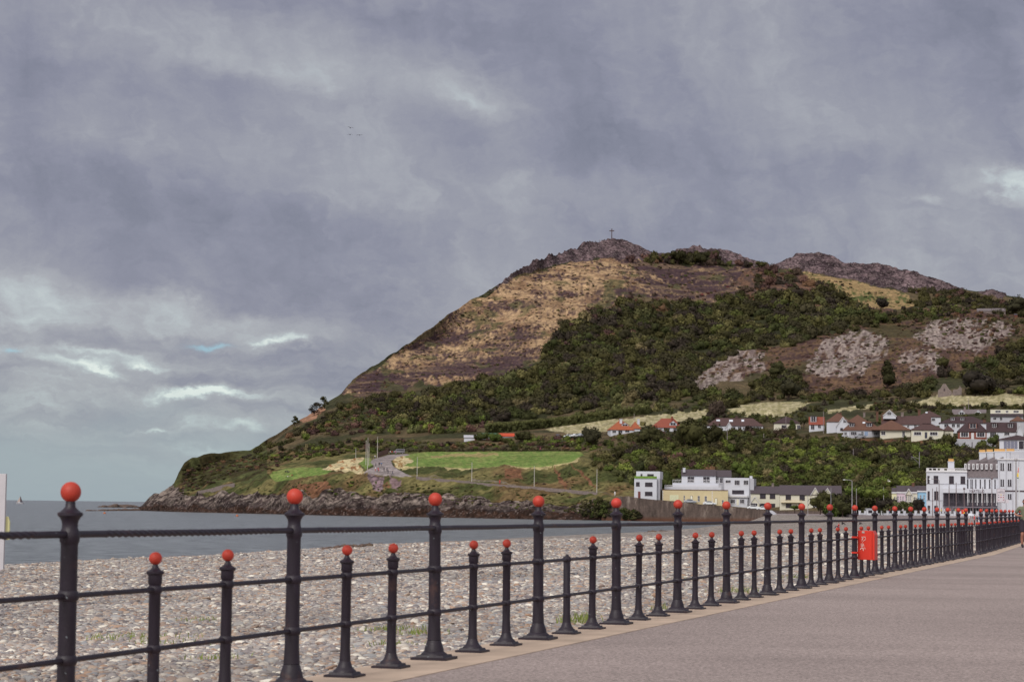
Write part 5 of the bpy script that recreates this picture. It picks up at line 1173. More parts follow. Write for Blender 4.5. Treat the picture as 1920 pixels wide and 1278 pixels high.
h.win((1583, 809.5, 1588, 816), (1595, 808.5, 1606, 815.5), (1614, 808, 1619, 816), (1638, 808.5, 1647, 815.5), mull=3); h.win((1620, 808, 1627, 816.5), glass=mat('blue_glass', lin('7d92b5'), .2), mull=2); h.door(1588.5, 809, 1592, 817, m=WH)
h = House('semi_detached_house', 'cream end house with tall russet hipped roof, left of the square cream bungalow', 1650, 1708, 820, group=g_)
h.hip(1636, 1706, 805.5, 786, 11, CR, RB, y0=-.6, inset=6.5, wall=False); h.block(1650.3, 1706.5, 805.5, 10, CR); h.win((1652, 808, 1660, 815), (1691, 807.5, 1696, 818), mull=2); h.chimney(1654, 3.5, 779, 788, y=4, pots=1, m=RB); h.chimney(1645, 4, 771, 789, y=5, m=RB)
h = House('bungalow', 'square cream bungalow with hipped brown roof and one wide white dormer', 1708, 1786, 822.5, group=g_)
h.hip(1708.5, 1768, 805.5, 789, 12, CR, BR, inset=6.3); h.hip(1768.2, 1786, 806, 795, 9, CR, BR, y0=2.5)
h.dormer(1730, 793, 1744, 801, 'flat', mw=DB, mr=DB); h.win((1713.5, 809, 1727, 815.5), (1743, 809, 1757, 815.5), mull=3, sur=.15); h.door(1733.5, 809.5, 1738, 821, m=DN)
h = House('gabled_house', 'long brown roofed house with a white timbered gable poking above it', 1652, 1745, 806, Y=float(ground(1680, 818)[1])+24, group=g_, drop=4)
h.gable(1653, 1744, 794, 778.5, 9, WH, BR, y0=2); h.gfront(1655.5, 1679.5, 778.5, 768, 6, WH, BR, y0=2.5, base=784); h.win((1663.5, 771.5, 1671, 777.5), y=2.5, mull=3); h.win((1700, 796, 1704, 801), (1713, 795, 1718, 801), (1725, 795, 1730, 801), y=2)
h.chimney(1691.5, 5, 772, 780, y=5.5, pots=2, m=ST); h.chimney(1644.5, 3.6, 771, 785, y=5.5, m=RB)
h = House('pyramid_roof_house', 'house with dark brown pyramid roof and a single small skylight', 1719, 1764, 790, Y=float(ground(1740, 820)[1])+48, group=g_, drop=7)
h.hip(1721, 1763, 781, 768, 10, WH, BR); h.skylight(1735, 771, 1739, 773.5); h.chimney(1723.5, 5, 768, 778, y=4, pots=0, m=RB); h.win((1746, 783.5, 1753, 789), mull=3)
h = House('grey_roof_house', 'grey slated house with two white arched dormers near the straw field', 1785.5, 1848, 786, Y=float(ground(1815, 776)[1]), group=g_, drop=7)
h.gable(1786, 1847.5, 781.5, 767, 8, WH, SG); h.dormer(1797.5, 768.5, 1808, 777.5, 'gable', mr=FR); h.dormer(1828, 768.5, 1838, 777.5, 'gable', mr=FR); h.chimney(1809, 4, 762, 769, y=3.6, m=ST, pots=0)
h = House('bungalow', 'dark roofed bungalow with two small grey rounded dormers below the grey slated house', 1761, 1850, 802, Y=float(ground(1815, 822)[1])+24, group=g_, drop=7)
h.hip(1762, 1850, 792.5, 779, 11, WH, DB, inset=5); h.dormer(1782, 782, 1790, 787.5, 'flat', mw=SG, mr=SG); h.dormer(1799.5, 782, 1807.5, 787.5, 'flat', mw=SG, mr=SG); h.win((1770, 794, 1778, 801), (1784, 794, 1790, 801), (1793, 794, 1799, 801), mull=2)
h = House('brick_bungalow', 'red brick bungalow with white bay windows above the white garden wall', 1796, 1849, 823, group=g_)
h.hip(1796, 1849.5, 808.5, 789, 11, BK, DB, inset=3); h.dormer(1816.5, 793, 1831, 802.5, 'flat', mw=BK, mr=BR); h.win((1801.5, 810, 1815, 818.5), (1831, 810, 1845, 818.5), mull=3, sur=.25); h.door(1820.5, 811, 1825.5, 823, m=FR)
h.chimney(1845, 5, 785.5, 791, y=5, pots=0, m=RB)
h = House('white_bungalow', 'white fronted bungalow joined to the right side of the brick one', 1849.5, 1918, 824, group=g_)
h.gable(1850, 1905, 808.5, 791, 11, WH, DB); h.gfront(1903, 1917, 812, 796, 11, WH, DB, y0=0); h.dormer(1859, 793, 1869, 801, 'flat', mw=DB, mr=DB); h.dormer(1888, 793, 1899, 801, 'flat', mw=DB, mr=DB); h.win((1856, 810, 1867.5, 818), (1882, 810, 1892, 816), mull=3, sur=.2)
h = House('flat_dormer_house', 'cream boxy upper storey house at the far right below the straw field', 1857, 1918, 790, Y=float(ground(1885, 822)[1])+30, group=g_, drop=7)
h.block(1857.5, 1917, 775, 8, WH2, name='wall'); h.block(1857, 1917, 767.5, 7, CR, y0=.5, pyb=775, name='upper_storey'); MB().box(h.X(1856.5), h.X(1917.5), -.6, .49, h.Zz(780), h.Zz(775)-.002).build('roof_apron', SL, h.root); h.win((1866, 769, 1876, 773), (1885, 769, 1890, 773), (1899, 769, 1909, 773), y=.5); h.win((1874, 781, 1879, 788), (1862, 782, 1868, 787))
h = House('small_orange_roof_house', 'small house with orange hipped roof at the right edge of the hillside houses', 1894, 1920, 796, Y=float(ground(1885, 822)[1])+18, group=g_, drop=7)
h.hip(1895, 1921, 789, 779, 7, WH2, RB)
# --- sheds by the lawn, ruin, barn
h = House('shed', 'low white shed with orange end above the long lawn', 870, 898, 825.5, cat='shed'); h.gable(870, 898, 819.5, 815.5, 5, WH, WH2); h.block(890, 898.4, 820, 2, OR, y0=-.4, name='orange_wall')
h = House('shed', 'low dark green roofed shed left of the red roofed one', 903, 932, 822, cat='shed'); h.gable(903, 932, 817, 811.5, 5, WH2, mat('green_roof', lin('3f5a48'), .8)); h.win((908, 817.5, 914, 820), (920, 817.5, 926, 820))
h = House('shed', 'low red roofed shed behind the lime green bush', 936, 964, 820, cat='shed'); h.gable(936, 964, 817, 812, 5, WH2, mat('bright_red_roof', lin('b5482f'), .8)); h.win((942, 817.3, 948, 819.5))
h = House('ruined_cottage', 'roofless ruined stone cottage with two bare gables at the edge of the straw field', 1758, 1803, 741.5, cat='ruin')
def ruin(x0, x1, yy0, pts): MB().prism([(h.X(a), h.Zz(b)) for a, b in pts], yy0, yy0+.7).build('gable_wall', ST, h.root)
ruin(0, 0, 0, [(1758, 745), (1784, 745), (1783.5, 733), (1779, 729), (1776, 724), (1772, 718.5), (1768, 719.5), (1763, 728), (1759, 731)])
ruin(0, 0, .5, [(1785.5, 745), (1802, 745), (1802.5, 728), (1799, 722), (1797, 727), (1793, 730), (1790, 729), (1786, 731)])
MB().box(h.X(1758.5), h.X(1802), 5, 5.6, -2, h.Zz(735)).build('back_wall', ST, h.root); MB().box(h.X(1769), h.X(1772), -.01, .02, h.Zz(733), h.Zz(728)).build('window_opening', DF, h.root)
h = House('barn', 'long low stone barn on the skyline at the far right', 1831, 1884, 587.5, cat='barn'); h.gable(1832, 1884, 583, 577.5, 9, ST, SG)
h = House('brick_outbuilding', 'small red brick outbuilding right of the long stone barn', 1901, 1917, 593.5, cat='shed'); h.gable(1901.5, 1917, 590.5, 588, 5, BK, SL)
# --- sea wall (retaining wall under the seafront road)
wallm = bpy.data.materials.new('sea_wall_stone'); nt, N, L = nodes(wallm); B = N['Principled BSDF']; B.inputs['Roughness'].default_value = .95
tc = N.new('ShaderNodeTexCoord'); sxx = N.new('ShaderNodeSeparateXYZ'); L.new(tc.outputs['Object'], sxx.inputs[0])
mp = N.new('ShaderNodeMapping'); mp.inputs['Scale'].default_value = (1, 1, .25); L.new(tc.outputs['Object'], mp.inputs['Vector'])
c_ = mul(lin('584b46'), mrange(noise(.7, 7, mp.outputs[0], .7), .3, .7, .4, 1.6)); c_ = mul(c_, lin('978b82'), mrange(noise(.35, 5, mp.outputs[0], .7), .56, .70, 0, .6), 'MIX')
c_ = mul(c_, lin('5b3a2a'), mrange(sxx.outputs[2], 1.7, .5, 0, .9), 'MIX')
L.new(c_, B.inputs['Base Color']); bp = N.new('ShaderNodeBump'); bp.inputs['Distance'].default_value = .2; L.new(noise(1.5, 5), bp.inputs['Height']); L.new(bp.outputs[0], B.inputs['Normal'])
WT = [(1128, 948), (1145, 938), (1160, 931), (1175, 929.5), (1190, 932), (1210, 934.5), (1240, 937.5), (1310, 944.5), (1360, 949), (1405, 952.8), (1432, 955.5), (1440, 957), (1600, 958.2), (1700, 960), (1950, 962)]
m = MB(); pts = []
for px, py in WT:
    Yf = float(np.interp(px, CA[:, 0], CA[:, 1]))-2.0
    pts.append((at(float(px), float(py), Yf), at(float(px), float(py), Yf+1.0)))
n0 = len(pts)
vs = []
for a, b in pts: vs += [(a[0], a[1], a[2]), (b[0], b[1], a[2]), (a[0], a[1]-.8, -1.5), (b[0], b[1], -1.5)]
fs = []
for i in range(n0-1):
    j = 4*i; fs += [(j, j+4, j+5, j+1), (j, j+2, j+6, j+4), (j+1, j+5, j+7, j+3), (j+2, j+3, j+7, j+6)]
fs += [(0, 1, 3, 2), (4*(n0-1), 4*(n0-1)+2, 4*(n0-1)+3, 4*(n0-1)+1)]
m.add(vs, fs); o = m.build('sea_wall', wallm); tag(o, 'high weathered stone sea wall sloping down below the yellow building', 'wall')
# ramp and lower promenade in front of the wall
m = MB(); a = at(1434., 957., 617.); m.add([tuple(at(1436., 956., 684.)), tuple(at(1448., 956.5, 684.)), tuple(at(1466., 969., 664.)), tuple(at(1445., 971., 664.)), tuple(at(1436., 969., 684.)), tuple(at(1448., 971., 684.))], [(0, 1, 2, 3), (0, 3, 4), (1, 5, 2), (4, 3, 2, 5), (0, 4, 5, 1)])
o = m.build('slipway', WH2); tag(o, 'pale concrete slipway at the low end of the sea wall', 'slipway')
# low wall along the sea path of the headland
def along(name, label, cat, P, hgt, th, m_, dY=-.5, base=.6):
    V = []; Fc = []
    for px, py in P:
        g = ground(px, py)+np.array([0, dY, 0]); V += [(g[0], g[1], g[2]-base), (g[0], g[1], g[2]+hgt), (g[0], g[1]+th, g[2]+hgt), (g[0], g[1]+th, g[2]-base)]
    for i in range(len(P)-1):
        j = 4*i
        for k in range(4): Fc.append((j+k, j+(k+1) % 4, j+4+(k+1) % 4, j+4+k))
    Fc += [(3, 2, 1, 0), tuple(4*(len(P)-1)+k for k in range(4))]
    mm = MB(); mm.add(V, Fc); return tag(mm.build(name, m_), label, cat)
along('stone_wall', 'low stone parapet along the sea path beside the bank', 'wall', [(780, 896), (820, 900), (860, 903), (910, 908.5), (960, 912.5), (1000, 915), (1060, 920), (1120, 926)], .6, .3, ST)
along('stone_wall', 'sloping stone wall above the rocks at the tip of the headland', 'wall', [(366, 934), (370, 926), (395, 921), (415, 915), (440, 911)], 1.3, .5, ST)
along('stone_wall', 'dark retaining wall beside the upper path with people in front', 'wall', [(708, 857), (718, 853), (728, 850.5)], 2.0, .5, mat('dark_wall', lin('6d5650'), .9, var=.2))
# ================================================================= ESPLANADE AND SMALL THINGS
paving = mat('esplanade_paving', lin('9a9094'), .9, var=.12, scale=.5)
front = [at(px, 960., Y) for px, Y in ((1436., 682.), (1520., 640.), (1600., 584.), (1680., 530.), (1740., 488.), (1850., 470.), (2000., 462.), (2200., 455.))]
backp = [at(px, 960., Y) for px, Y in ((1436., 689.), (1520., 670.), (1600., 650.), (1680., 630.), (1740., 612.), (1850., 592.), (2000., 575.), (2200., 560.))]
ZE = [2.95, 3.0, 3.1, 3.2, 3.3, 3.3, 3.3, 3.3]
vs = []
for a, b, z in zip(front, backp, ZE): vs += [(a[0], a[1], z), (b[0], b[1], z), (a[0], a[1], 1.5), (b[0], b[1], 1.5)]
fs = []
for i in range(7): j = 4*i; fs += [(j, j+4, j+5, j+1), (j, j+2, j+6, j+4)]
me = bpy.data.meshes.new('esplanade'); me.from_pydata([tuple(float(q) for q in v) for v in vs], [], fs); me.materials.append(paving); tag(link('esplanade', me), 'raised esplanade paving in front of the hotel', kind='structure')
# white parapet with square piers
def lerpfront(px):
    fx = [1436, 1520, 1600, 1680, 1740, 1850, 2000]; fY = [682, 640, 584, 530, 488, 470, 462]; fz = ZE[:7]
    return float(np.interp(px, fx, fY)), float(np.interp(px, fx, fz))
par = None; pts = []
for px in np.arange(1612, 1852, 10.5):
    Y, z = lerpfront(px); p = at(float(px), 960., Y+1.0); pts.append((float(p[0]), float(p[1]), z))
par = empty('white_parapet', pts[0], 0, 'low white parapet with square piers along the edge of the esplanade', 'wall')
m = MB()
for i in range(len(pts)-1):
    a = Vector(pts[i])-par.location; b = Vector(pts[i+1])-par.location; d = (b-a).normalized()*.0; 
    m.add([tuple(a+Vector((0, -.1, 0))), tuple(b+Vector((0, -.1, 0))), tuple(b+Vector((0, .15, 0))), tuple(a+Vector((0, .15, 0))), tuple(a+Vector((0, -.1, .45))), tuple(b+Vector((0, -.1, .45))), tuple(b+Vector((0, .15, .45))), tuple(a+Vector((0, .15, .45)))], [(0, 1, 5, 4), (4, 5, 6, 7), (3, 2, 6, 7)])
m.build('wall', WH, par)
pm_ = MB().box(-.28, .28, -.2, .3, 0, 1.0).box(-.33, .33, -.25, .35, 1.0, 1.1).mesh('pier', [WH])
for i, p in enumerate(pts):
    if i in (2, 9, 15): continue
    o = bpy.data.objects.new('pier', pm_); COL.objects.link(o); o.parent = par; o.location = Vector(p)-par.location
# seafront kiosk / shelter blocks (small white)
kp = at(1631., 964.5, 545.); k_ = empty('white_kiosk', (float(kp[0]), float(kp[1]), 3.1), 0, 'small white flat topped shelter at the left end of the white parapet', 'kiosk')
MB().box(-.9, .9, -.6, .6, 0, 1.5).box(-1.1, 1.1, -.8, .8, 1.5, 1.65).build('walls', WH, k_); MB().box(-.5, .5, -.63, -.605, .5, 1.2).build('opening', GL, k_)
POLE = mat('grey_pole_metal', lin('a9a6ab'), .5, .3); LAMPW = mat('lamp_white', lin('dfe3e6'), .4)
def pole(name, label, px, pyt, pyb, Y=None, r=.09, mt=None, group=None, cat='pole', arm=None, z=None, cap=None):
    if Y is None: g = ground(px, pyb)
    else:
        g = at(float(px), float(pyb), float(Y)); 
        if z is not None: g[2] = z
    g = np.array(g, float); top = float(at(float(px), float(pyt), float(g[1]))[2]); hgt = top-float(g[2]); s = g[1]/F
    root = empty(name, tuple(float(v) for v in g), 0, label, cat, group)
    MB().tube([(0, 0, -.4), (0, 0, hgt*.4), (0, 0, hgt)], [r, r*.85, r*.6], 8).build('shaft', mt or POLE, root, smooth=True)
    if arm:
        w_ = arm*s; MB().tube([(0, 0, hgt-.05), (w_*.3, 0, hgt+.22), (w_, 0, hgt+.3)], r*.5, 6).build('arm', mt or POLE, root, smooth=True)
        MB().box(min(w_, w_*1.3), max(w_, w_*1.3), -.15, .15, hgt+.2, hgt+.36, top=(.06, .04)).build('lantern', LAMPW, root)
    if cap: MB().ball((0, 0, hgt+cap*.6), cap, 8, 6).build('cap', mt or POLE, root)
    return root
for i, (x, t, b, d) in enumerate(((667, 840, 858, 'leftmost thin lamp pole beside the straw coloured slope'), (686, 825, 871, 'left one of the three tall flagpoles near the small lawn'), (689, 820, 880, 'tallest of the three flagpoles, standing on the small lawn'), (691.5, 830, 872, 'right one of the three tall flagpoles near the small lawn'),
        (707.5, 818, 858, 'tall lamp pole at the head of the wide path'), (782, 856, 895, 'grey pole on the sea path nearest the walking people'), (884.5, 866, 905, 'grey pole on the sea path below the middle of the lawn'), (1001.6, 873, 915, 'grey pole on the sea path below the right part of the lawn'), (1119, 879, 925, 'grey pole on the sea path at the right end by the earth scars'))):
    pole('lamp_pole' if i not in (1, 2, 3) else 'flagpole', d, x, t, b, r=.13, mt=mat('pale_pole', lin('b7b2ae'), .6), group='poles on the headland', cap=.0)
for i, (x, t, d) in enumerate(((1748.7, 915, 'short bare pole nearest the left corner of the hotel'), (1756.5, 912.5, 'second bare pole from the left in front of the hotel corner'), (1779.7, 908.5, 'bare pole in front of the left end of the veranda'), (1793, 904, 'tall bare pole in front of the veranda, left of its middle'), (1808, 917, 'pole with small ball top at the middle of the veranda'), (1824, 915, 'bare pole in front of the veranda below the lettering'), (1842.8, 912, 'bare pole at the right part of the lettering'), (1860, 898, 'pole with ornate lantern cluster at the right end of the veranda'))):
    Y = 462-i*6; pole('thin_pole', d, x, t, 962, Y=Y, r=.11, mt=mat('brown_pole', lin('75666a'), .6), group='thin poles in front of the hotel', z=3.3, cap=.25 if i in (4, 7) else None)
pole('street_lamp', 'street lamp with arm pointing left in front of the hotel corner windows', 1761, 900, 965, Y=452, r=.1, arm=-15, z=3.3, mt=mat('brown_pole', lin('75666a')), cat='street lamp')
pole('lamp_standard', 'thick pale lamp standard at the right of the hotel front', 1905.5, 863, 970, Y=300, r=.16, z=2.9, cat='lamp standard', cap=.22)
pole('street_lamp', 'tall street lamp with arm pointing left beside the flat topped pines', 1597.6, 901, 960, Y=580, r=.13, arm=-13, z=3.1, cat='street lamp')
for x, t, d in ((1605.8, 915, 'slim pole just right of the tall street lamp'), (1656.7, 913, 'slim pole between the second flat topped pine and the pastel terrace'), (1558, 914, 'slim pole in front of the right gable of the cream terrace'), (1514.7, 927, 'slim pole in front of the left gable of the cream terrace')):
    pole('slim_pole', d, x, t, 962, Y=585, r=.09, z=3.0, group='slim poles along the seafront road')
g_u = 'wooden utility poles'
for x, t, b, d in ((1473.5, 779, 813, 'tall wooden pole in front of the dark red roofed bungalow'), (1363.5, 800, 826, 'wooden pole in the bushes below the three skylights'), (1432, 812, 828, 'short ivy covered pole below the wide brown roofed bungalow'), (1544, 771, 812, 'wooden pole left of the house with the tall white front gable'), (1600, 840, 858, 'short pole standing in the trees of the steep bank'), (1876, 793, 822, 'pole in front of the white fronted bungalow'), (1765.5, 792, 812, 'thin pole behind the square cream bungalow'), (1159, 800, 813, 'thin pole in front of the first orange roofed bungalow'), (1816, 747, 768, 'thin mast behind the chimney of the grey slated house'), (1189, 775, 788, 'thin pole in the straw field above the first orange roof')):
    pole('utility_pole', d, x, t, b, r=.13, mt=mat('grey_wood', lin('8a8084'), .9), group=g_u)
ca = pole('railway_mast', 'grey overhead line mast with a bracket standing in the trees of the bank', 1724, 847, 884, r=.17, mt=mat('mast_grey', lin('8a838e'), .6), cat='mast')
m = MB(); m.tube([(0, 0, 4.2), (-2.6, 0, 4.9)], .07, 5); m.tube([(0, 0, 2.6), (-2.4, 0, 4.8)], .06, 5); m.tube([(-2.6, 0, 5.0), (-2.6, 0, 4.0)], .05, 5); m.build('bracket', mat('mast_grey', lin('8a838e')), ca)
# flag
fp = pole('flagpole', 'white flagpole flying a yellow red and green flag before the hotel', 1911, 874, 968, Y=290, r=.07, z=2.9, mt=LAMPW)
hh = float(at(1911., 874., 290.)[2])-2.9
def flagpart(nm, col_, z0, z1, o0, o1):
    m = MB(); m.add([(0, 0, z0), (-.28+o0, .03, z0+.1), (-.30+o1, .02, z1), (-.05, 0, z1), (0, .02, z0), (-.28+o0, .05, z0+.1), (-.30+o1, .04, z1), (-.05, .02, z1)], [(0, 1, 2, 3), (7, 6, 5, 4), (0, 4, 5, 1), (1, 5, 6, 2), (2, 6, 7, 3), (3, 7, 4, 0)]); return m.build(nm, mat('flag_'+nm, lin(col_), .8, var=.03), fp)
flagpart('red_stripe', 'c8442f', hh-.85, hh-.1, .1, .22); flagpart('yellow_stripe', 'e0c040', hh-1.45, hh-.87, 0, .08); flagpart('green_stripe', '4f6b3a', hh-1.65, hh-1.47, .02, -.02)
# information sign
sp = at(1877., 970., 215.); si = empty('beach_sign', (float(sp[0]), float(sp[1]), 2.88), 0, 'white beach notice board with coloured symbols on a grey post behind the railing', 'sign'); s_ = 215/F
z1, z0 = float(at(1877., 915.5, 215.)[2])-2.88, float(at(1877., 941.5, 215.)[2])-2.88
MB().tube([(0, .06, -.3), (0, .06, z0+.1)], .05, 8).build('post', POLE, si)
MB().box(-.41, .41, 0, .03, z0, z1).build('frame', mat('sign_frame', lin('8c8088'), .5), si); bd = MB().box(-.375, .375, -.006, -.001, z0+.035, z1-.035).build('panel', mat('sign_panel', lin('cfc8d2'), .5, var=.02), si)
ink = mat('sign_ink', lin('4c4450'), .6, var=.02); text('heading', 'ATTENTION', .125, (0, -.02, z1-.42), (R(90), 0, 0), si, ink, .006, sx=.95)
MB().box(-.12, .26, -.012, -.007, z1-.235, z1-.205).build('faint_line', ink, si)
def sym(nm, col_, x, z, kind):
    m = MB(); k = .055
    if kind == 't': m.prism([(x-k, z-k), (x+k, z-k), (x, z+k)], -.02, -.008)
    elif kind == 'b': m.box(x-k*1.2, x+k*1.2, -.02, -.008, z-k*.7, z+k*.7)
    else: m.tube([(x, -.02, z), (x, -.008, z)], k, 12)
    m.build(nm, mat('sym_'+col_, lin(col_), .6, var=.02), si)
for q in (('yellow_flag', 'd2b255', 0, -.60, 'b'), ('red_flag', 'b03a42', 0, -.85, 'b'), ('symbol', '6a6270', -.22, -.60, 't'), ('symbol', '6a6270', .24, -.60, 't'), ('symbol', '6a6270', -.22, -.85, 'c'), ('symbol', 'a5606a', .24, -.85, 'c'), ('symbol', 'a5606a', -.22, -1.1, 't'), ('symbol', 'a5606a', .24, -1.1, 'c')):
    sym(q[0], q[1], q[2], z1+q[3], q[4])
MB().box(.30, .78, .09, .11, z0-.05, z0+.32).build('lower_panel', mat('sign_panel', lin('cfc8d2')), si)
rp_ = at(1808., 968., 420.); rs = empty('red_board', (float(rp_[0]), float(rp_[1]), 2.9), 0, 'red seafront advertising board with pale lettering behind the last tall posts of the near railing', 'sign')
MB().box(-.55, .55, 0, .08, .9, 1.75).build('board', mat('board_red', lin('c9402f'), .5), rs); text('lettering', 'ICES', .36, (0, -.03, 1.36), (R(90), 0, 0), rs, mat('board_ink', lin('e6b9a0'), .6), .01, sx=.9)
MB().prism([(-.2, 1.0), (.2, 1.0), (.1, 1.25), (-.1, 1.25)], -.04, -.005).build('yellow_emblem', mat('board_yellow', lin('e3b640'), .6), rs)
m = MB(); m.tube([(-.4, .04, 0), (-.4, .04, .9)], .03, 6); m.tube([(.4, .04, 0), (.4, .04, .9)], .03, 6); m.build('legs', POLE, rs)
# summit cross
g = ground(1147, 450.5); s = g[1]/F; cr = empty('summit_cross', tuple(float(v) for v in g), 0, 'tall dark cross standing on the rocky summit', 'cross')
cm = mat('cross_concrete', lin('574a4e'), .9); hgt = 22*s; MB().box(-.34, .34, -.3, .3, .8, hgt).build('shaft', cm, cr); MB().box(-4.6*s, -.341, -.28, .28, hgt*.78, hgt*.78+.65).box(.341, 4.6*s, -.28, .28, hgt*.78, hgt*.78+.65).build('arms', cm, cr); MB().box(-2.2, 2.2, -2, 2, -2, .3).box(-1.3, 1.3, -1.2, 1.2, .3, .8).build('plinth', cm, cr)
# birds
birdm = mat('dark_feathers', lin('3c3a45'), .8); gullm = mat('gull_white', lin('e8e6e2'), .8, var=.03)
def bird(name, label, px, py, Y, span, flap, m_, rz=0, bank=0, group=None):
    p = at(float(px), float(py), float(Y)); r_ = empty(name, tuple(float(v) for v in p), rz, label, 'bird', group); r_.rotation_euler = (0, bank, rz); b = span/2
    m = MB(); sp_ = []
    V = []; n = 9
    body = MB(); body.ball((0, 0, 0), 1, 10, 8, (b*.12, b*.42, b*.11)); body.ball((0, -b*.40, b*.03), b*.085, 8, 6); body.tube([(0, -b*.46, b*.03), (0, -b*.56, b*.01)], [b*.035, b*.01], 5)
    body.add([(-b*.03, b*.3, 0), (b*.03, b*.3, 0), (b*.12, b*.58, -.0), (-b*.12, b*.58, 0), (-b*.03, b*.3, .02), (b*.03, b*.3, .02), (b*.12, b*.58, .015), (-b*.12, b*.58, .015)], [(0, 1, 2, 3), (7, 6, 5, 4), (0, 4, 5, 1), (1, 5, 6, 2), (2, 6, 7, 3), (3, 7, 4, 0)])
    body.build('body', m_, r_, smooth=True)
    for sg_ in (-1, 1):
        w_ = MB(); secs = [(0, 0, .26), (.35, flap, .27), (.62, flap*1.15, .22), (.85, flap*.85, .13), (1.0, flap*.45, .03)]
        for i in range(4):
            (x0, z0, c0), (x1, z1, c1) = secs[i], secs[i+1]
            q = []
            for (x, z, c) in ((x0, z0, c0), (x1, z1, c1)):
                sw_ = x*x*.22
                q += [(sg_*x*b, (-c*.5+sw_)*b, z*b), (sg_*x*b, (c*.5+sw_)*b, z*b), (sg_*x*b, (-c*.5+sw_)*b, z*b+.03*b), (sg_*x*b, (c*.5+sw_)*b, z*b+.015*b)]
            w_.add(q, [(0, 1, 5, 4), (2, 6, 7, 3), (0, 4, 6, 2), (1, 3, 7, 5), (4, 5, 7, 6), (0, 2, 3, 1)])
        w_.build('wing', m_, r_)
    return r_
bird('flying_bird', 'upper of the three dark birds high in the sky', 657, 240, 150, .46, .22, birdm, .3, .1, 'birds high in the sky')
bird('flying_bird', 'lower left of the three dark birds high in the sky', 656, 252.5, 150, .40, .08, birdm, -.2, 0, 'birds high in the sky')
bird('flying_bird', 'lower right of the three dark birds high in the sky', 674, 253.5, 150, .46, .05, birdm, .2, -.06, 'birds high in the sky')
bird('seagull', 'white gull flying low in front of the dark trees left of the hotel', 1667, 902, 300, .85, .35, gullm, 1.0, .25)
# sailing boat far out
p = at(37., 937.2, 2400.); b_ = empty('sailing_boat', (float(p[0]), float(p[1]), 0), .15, 'small sailing boat far out near the horizon', 'boat'); s = 2400/F
m = MB(); m.add([(-4, -1.2, 1.2), (3.6, -1.2, 1.3), (4.6, 0, 1.5), (3.6, 1.2, 1.3), (-4, 1.2, 1.2), (-3.6, -.8, -.3), (3.2, -.7, -.3), (3.9, 0, -.3), (3.2, .7, -.3), (-3.6, .8, -.3)], [(0, 1, 2, 3, 4), (9, 8, 7, 6, 5), (0, 5, 6, 1), (1, 6, 7, 2), (2, 7, 8, 3), (3, 8, 9, 4), (4, 9, 5, 0)]).build('hull', mat('boat_hull', lin('b9b6bd'), .5), b_)
MB().box(-1.8, 1.2, -.6, .6, 1.3, 1.9, top=(.3, .1)).build('cabin', WH, b_)
MB().tube([(.4, 0, 1), (.4, 0, 9)], .09, 6).build('mast', POLE, b_)
MB().prism([(.5, 1.8), (3.4, 2.0), (2.6, 3.2), (1.2, 7.4), (.5, 8.6)], -.06, .06).build('main_sail', mat('dark_sail', lin('4d454e'), .8), b_); MB().prism([(.3, 8.3), (-3.2, 1.6), (.3, 2.2)], -.05, .05).build('jib', mat('pale_sail', lin('b7a8a4'), .8), b_)
# buoys
for px, py, d in ((196, 962, 'orange buoy floating left of the headland rocks'), (444.5, 967, 'orange buoy floating just off the middle of the rocks')):
    p = gz(float(px), float(py)+.5, 0.0); q = empty('buoy', tuple(float(v) for v in p), 0, d, 'buoy'); MB().ball((0, 0, .15), .42, 10, 8).build('float', mat('buoy_orange', lin('b8683f'), .5), q); MB().tube([(0, 0, .5), (0, 0, .85)], .06, 6).build('stub', IR, q)
# ---- rocks: faceted boulders from displaced icospheres
rockm = bpy.data.materials.new('boulder'); nt, N, L = nodes(rockm); B = N['Principled BSDF']; B.inputs['Roughness'].default_value = .9; tc = N.new('ShaderNodeTexCoord')
c_ = mul(lin('5a4a44'), mrange(noise(2.0, 6, None, .65), .3, .7, .45, 1.5)); c_ = mul(c_, lin('6b5a30'), mrange(noise(.9, 4), .55, .7, 0, .6), 'MIX'); L.new(c_, B.inputs['Base Color'])
def rocks(name, label, items, seed=1, cat='rocks'):
    iv, it = ico(3); rng = np.random.default_rng(seed); Vs, Ts = [], []; o = 0
    for (x, y, z, rx, ry, rz) in items:
        v = iv*(1+.5*(ridged(iv[:, 0]*1.3+rng.random()*50, iv[:, 1]*1.3+iv[:, 2]*1.1, 3, int(rng.integers(99)))-.5))[:, None]; v = np.round(v*5)/5*.5+v*.5
        Vs.append(v*np.array([rx, ry, rz])+np.array([x, y, z])); Ts.append(it+o); o += len(iv)
    return tag(link(name, npmesh(name, np.concatenate(Vs), np.concatenate(Ts), None, [rockm], smooth=False)), label, cat, kind='stuff')
it_ = []
for k in range(34):
    px = random.uniform(192, 252); p = at(px, 948.5, 1500.); it_.append((p[0], 1500+random.uniform(-20, 20), .2, random.uniform(1.5, 4), 3, random.uniform(.8, 2.2)*(1-abs(px-225)/45)+.2))
rocks('offshore_rocks', 'low dark reef lying off the tip of the headland', it_, 3)
it_ = []
for k in range(60):
    px = random.uniform(150, 290); t = (px-150)/140; p = gz(px, 957.5-1*t, 0.); it_.append((p[0], p[1]+random.uniform(-4, 4), 0, random.uniform(.8, 2.6)*(.5+t), 2, random.uniform(.2, .6)+.9*t*t))
rocks('tidal_rocks', 'thin line of nearly drowned rocks running out from the headland', it_, 4)
it_ = []
for k in range(46):
    px = random.choice([random.gauss(1232, 11), random.gauss(1238, 14), random.gauss(1292, 9)]); p = gz(px, 998.+random.uniform(-1, 1), 0.); it_.append((p[0], p[1], 0, random.uniform(.15, .5), .4, random.uniform(.12, .38)*(1 if px < 1262 else .45)))
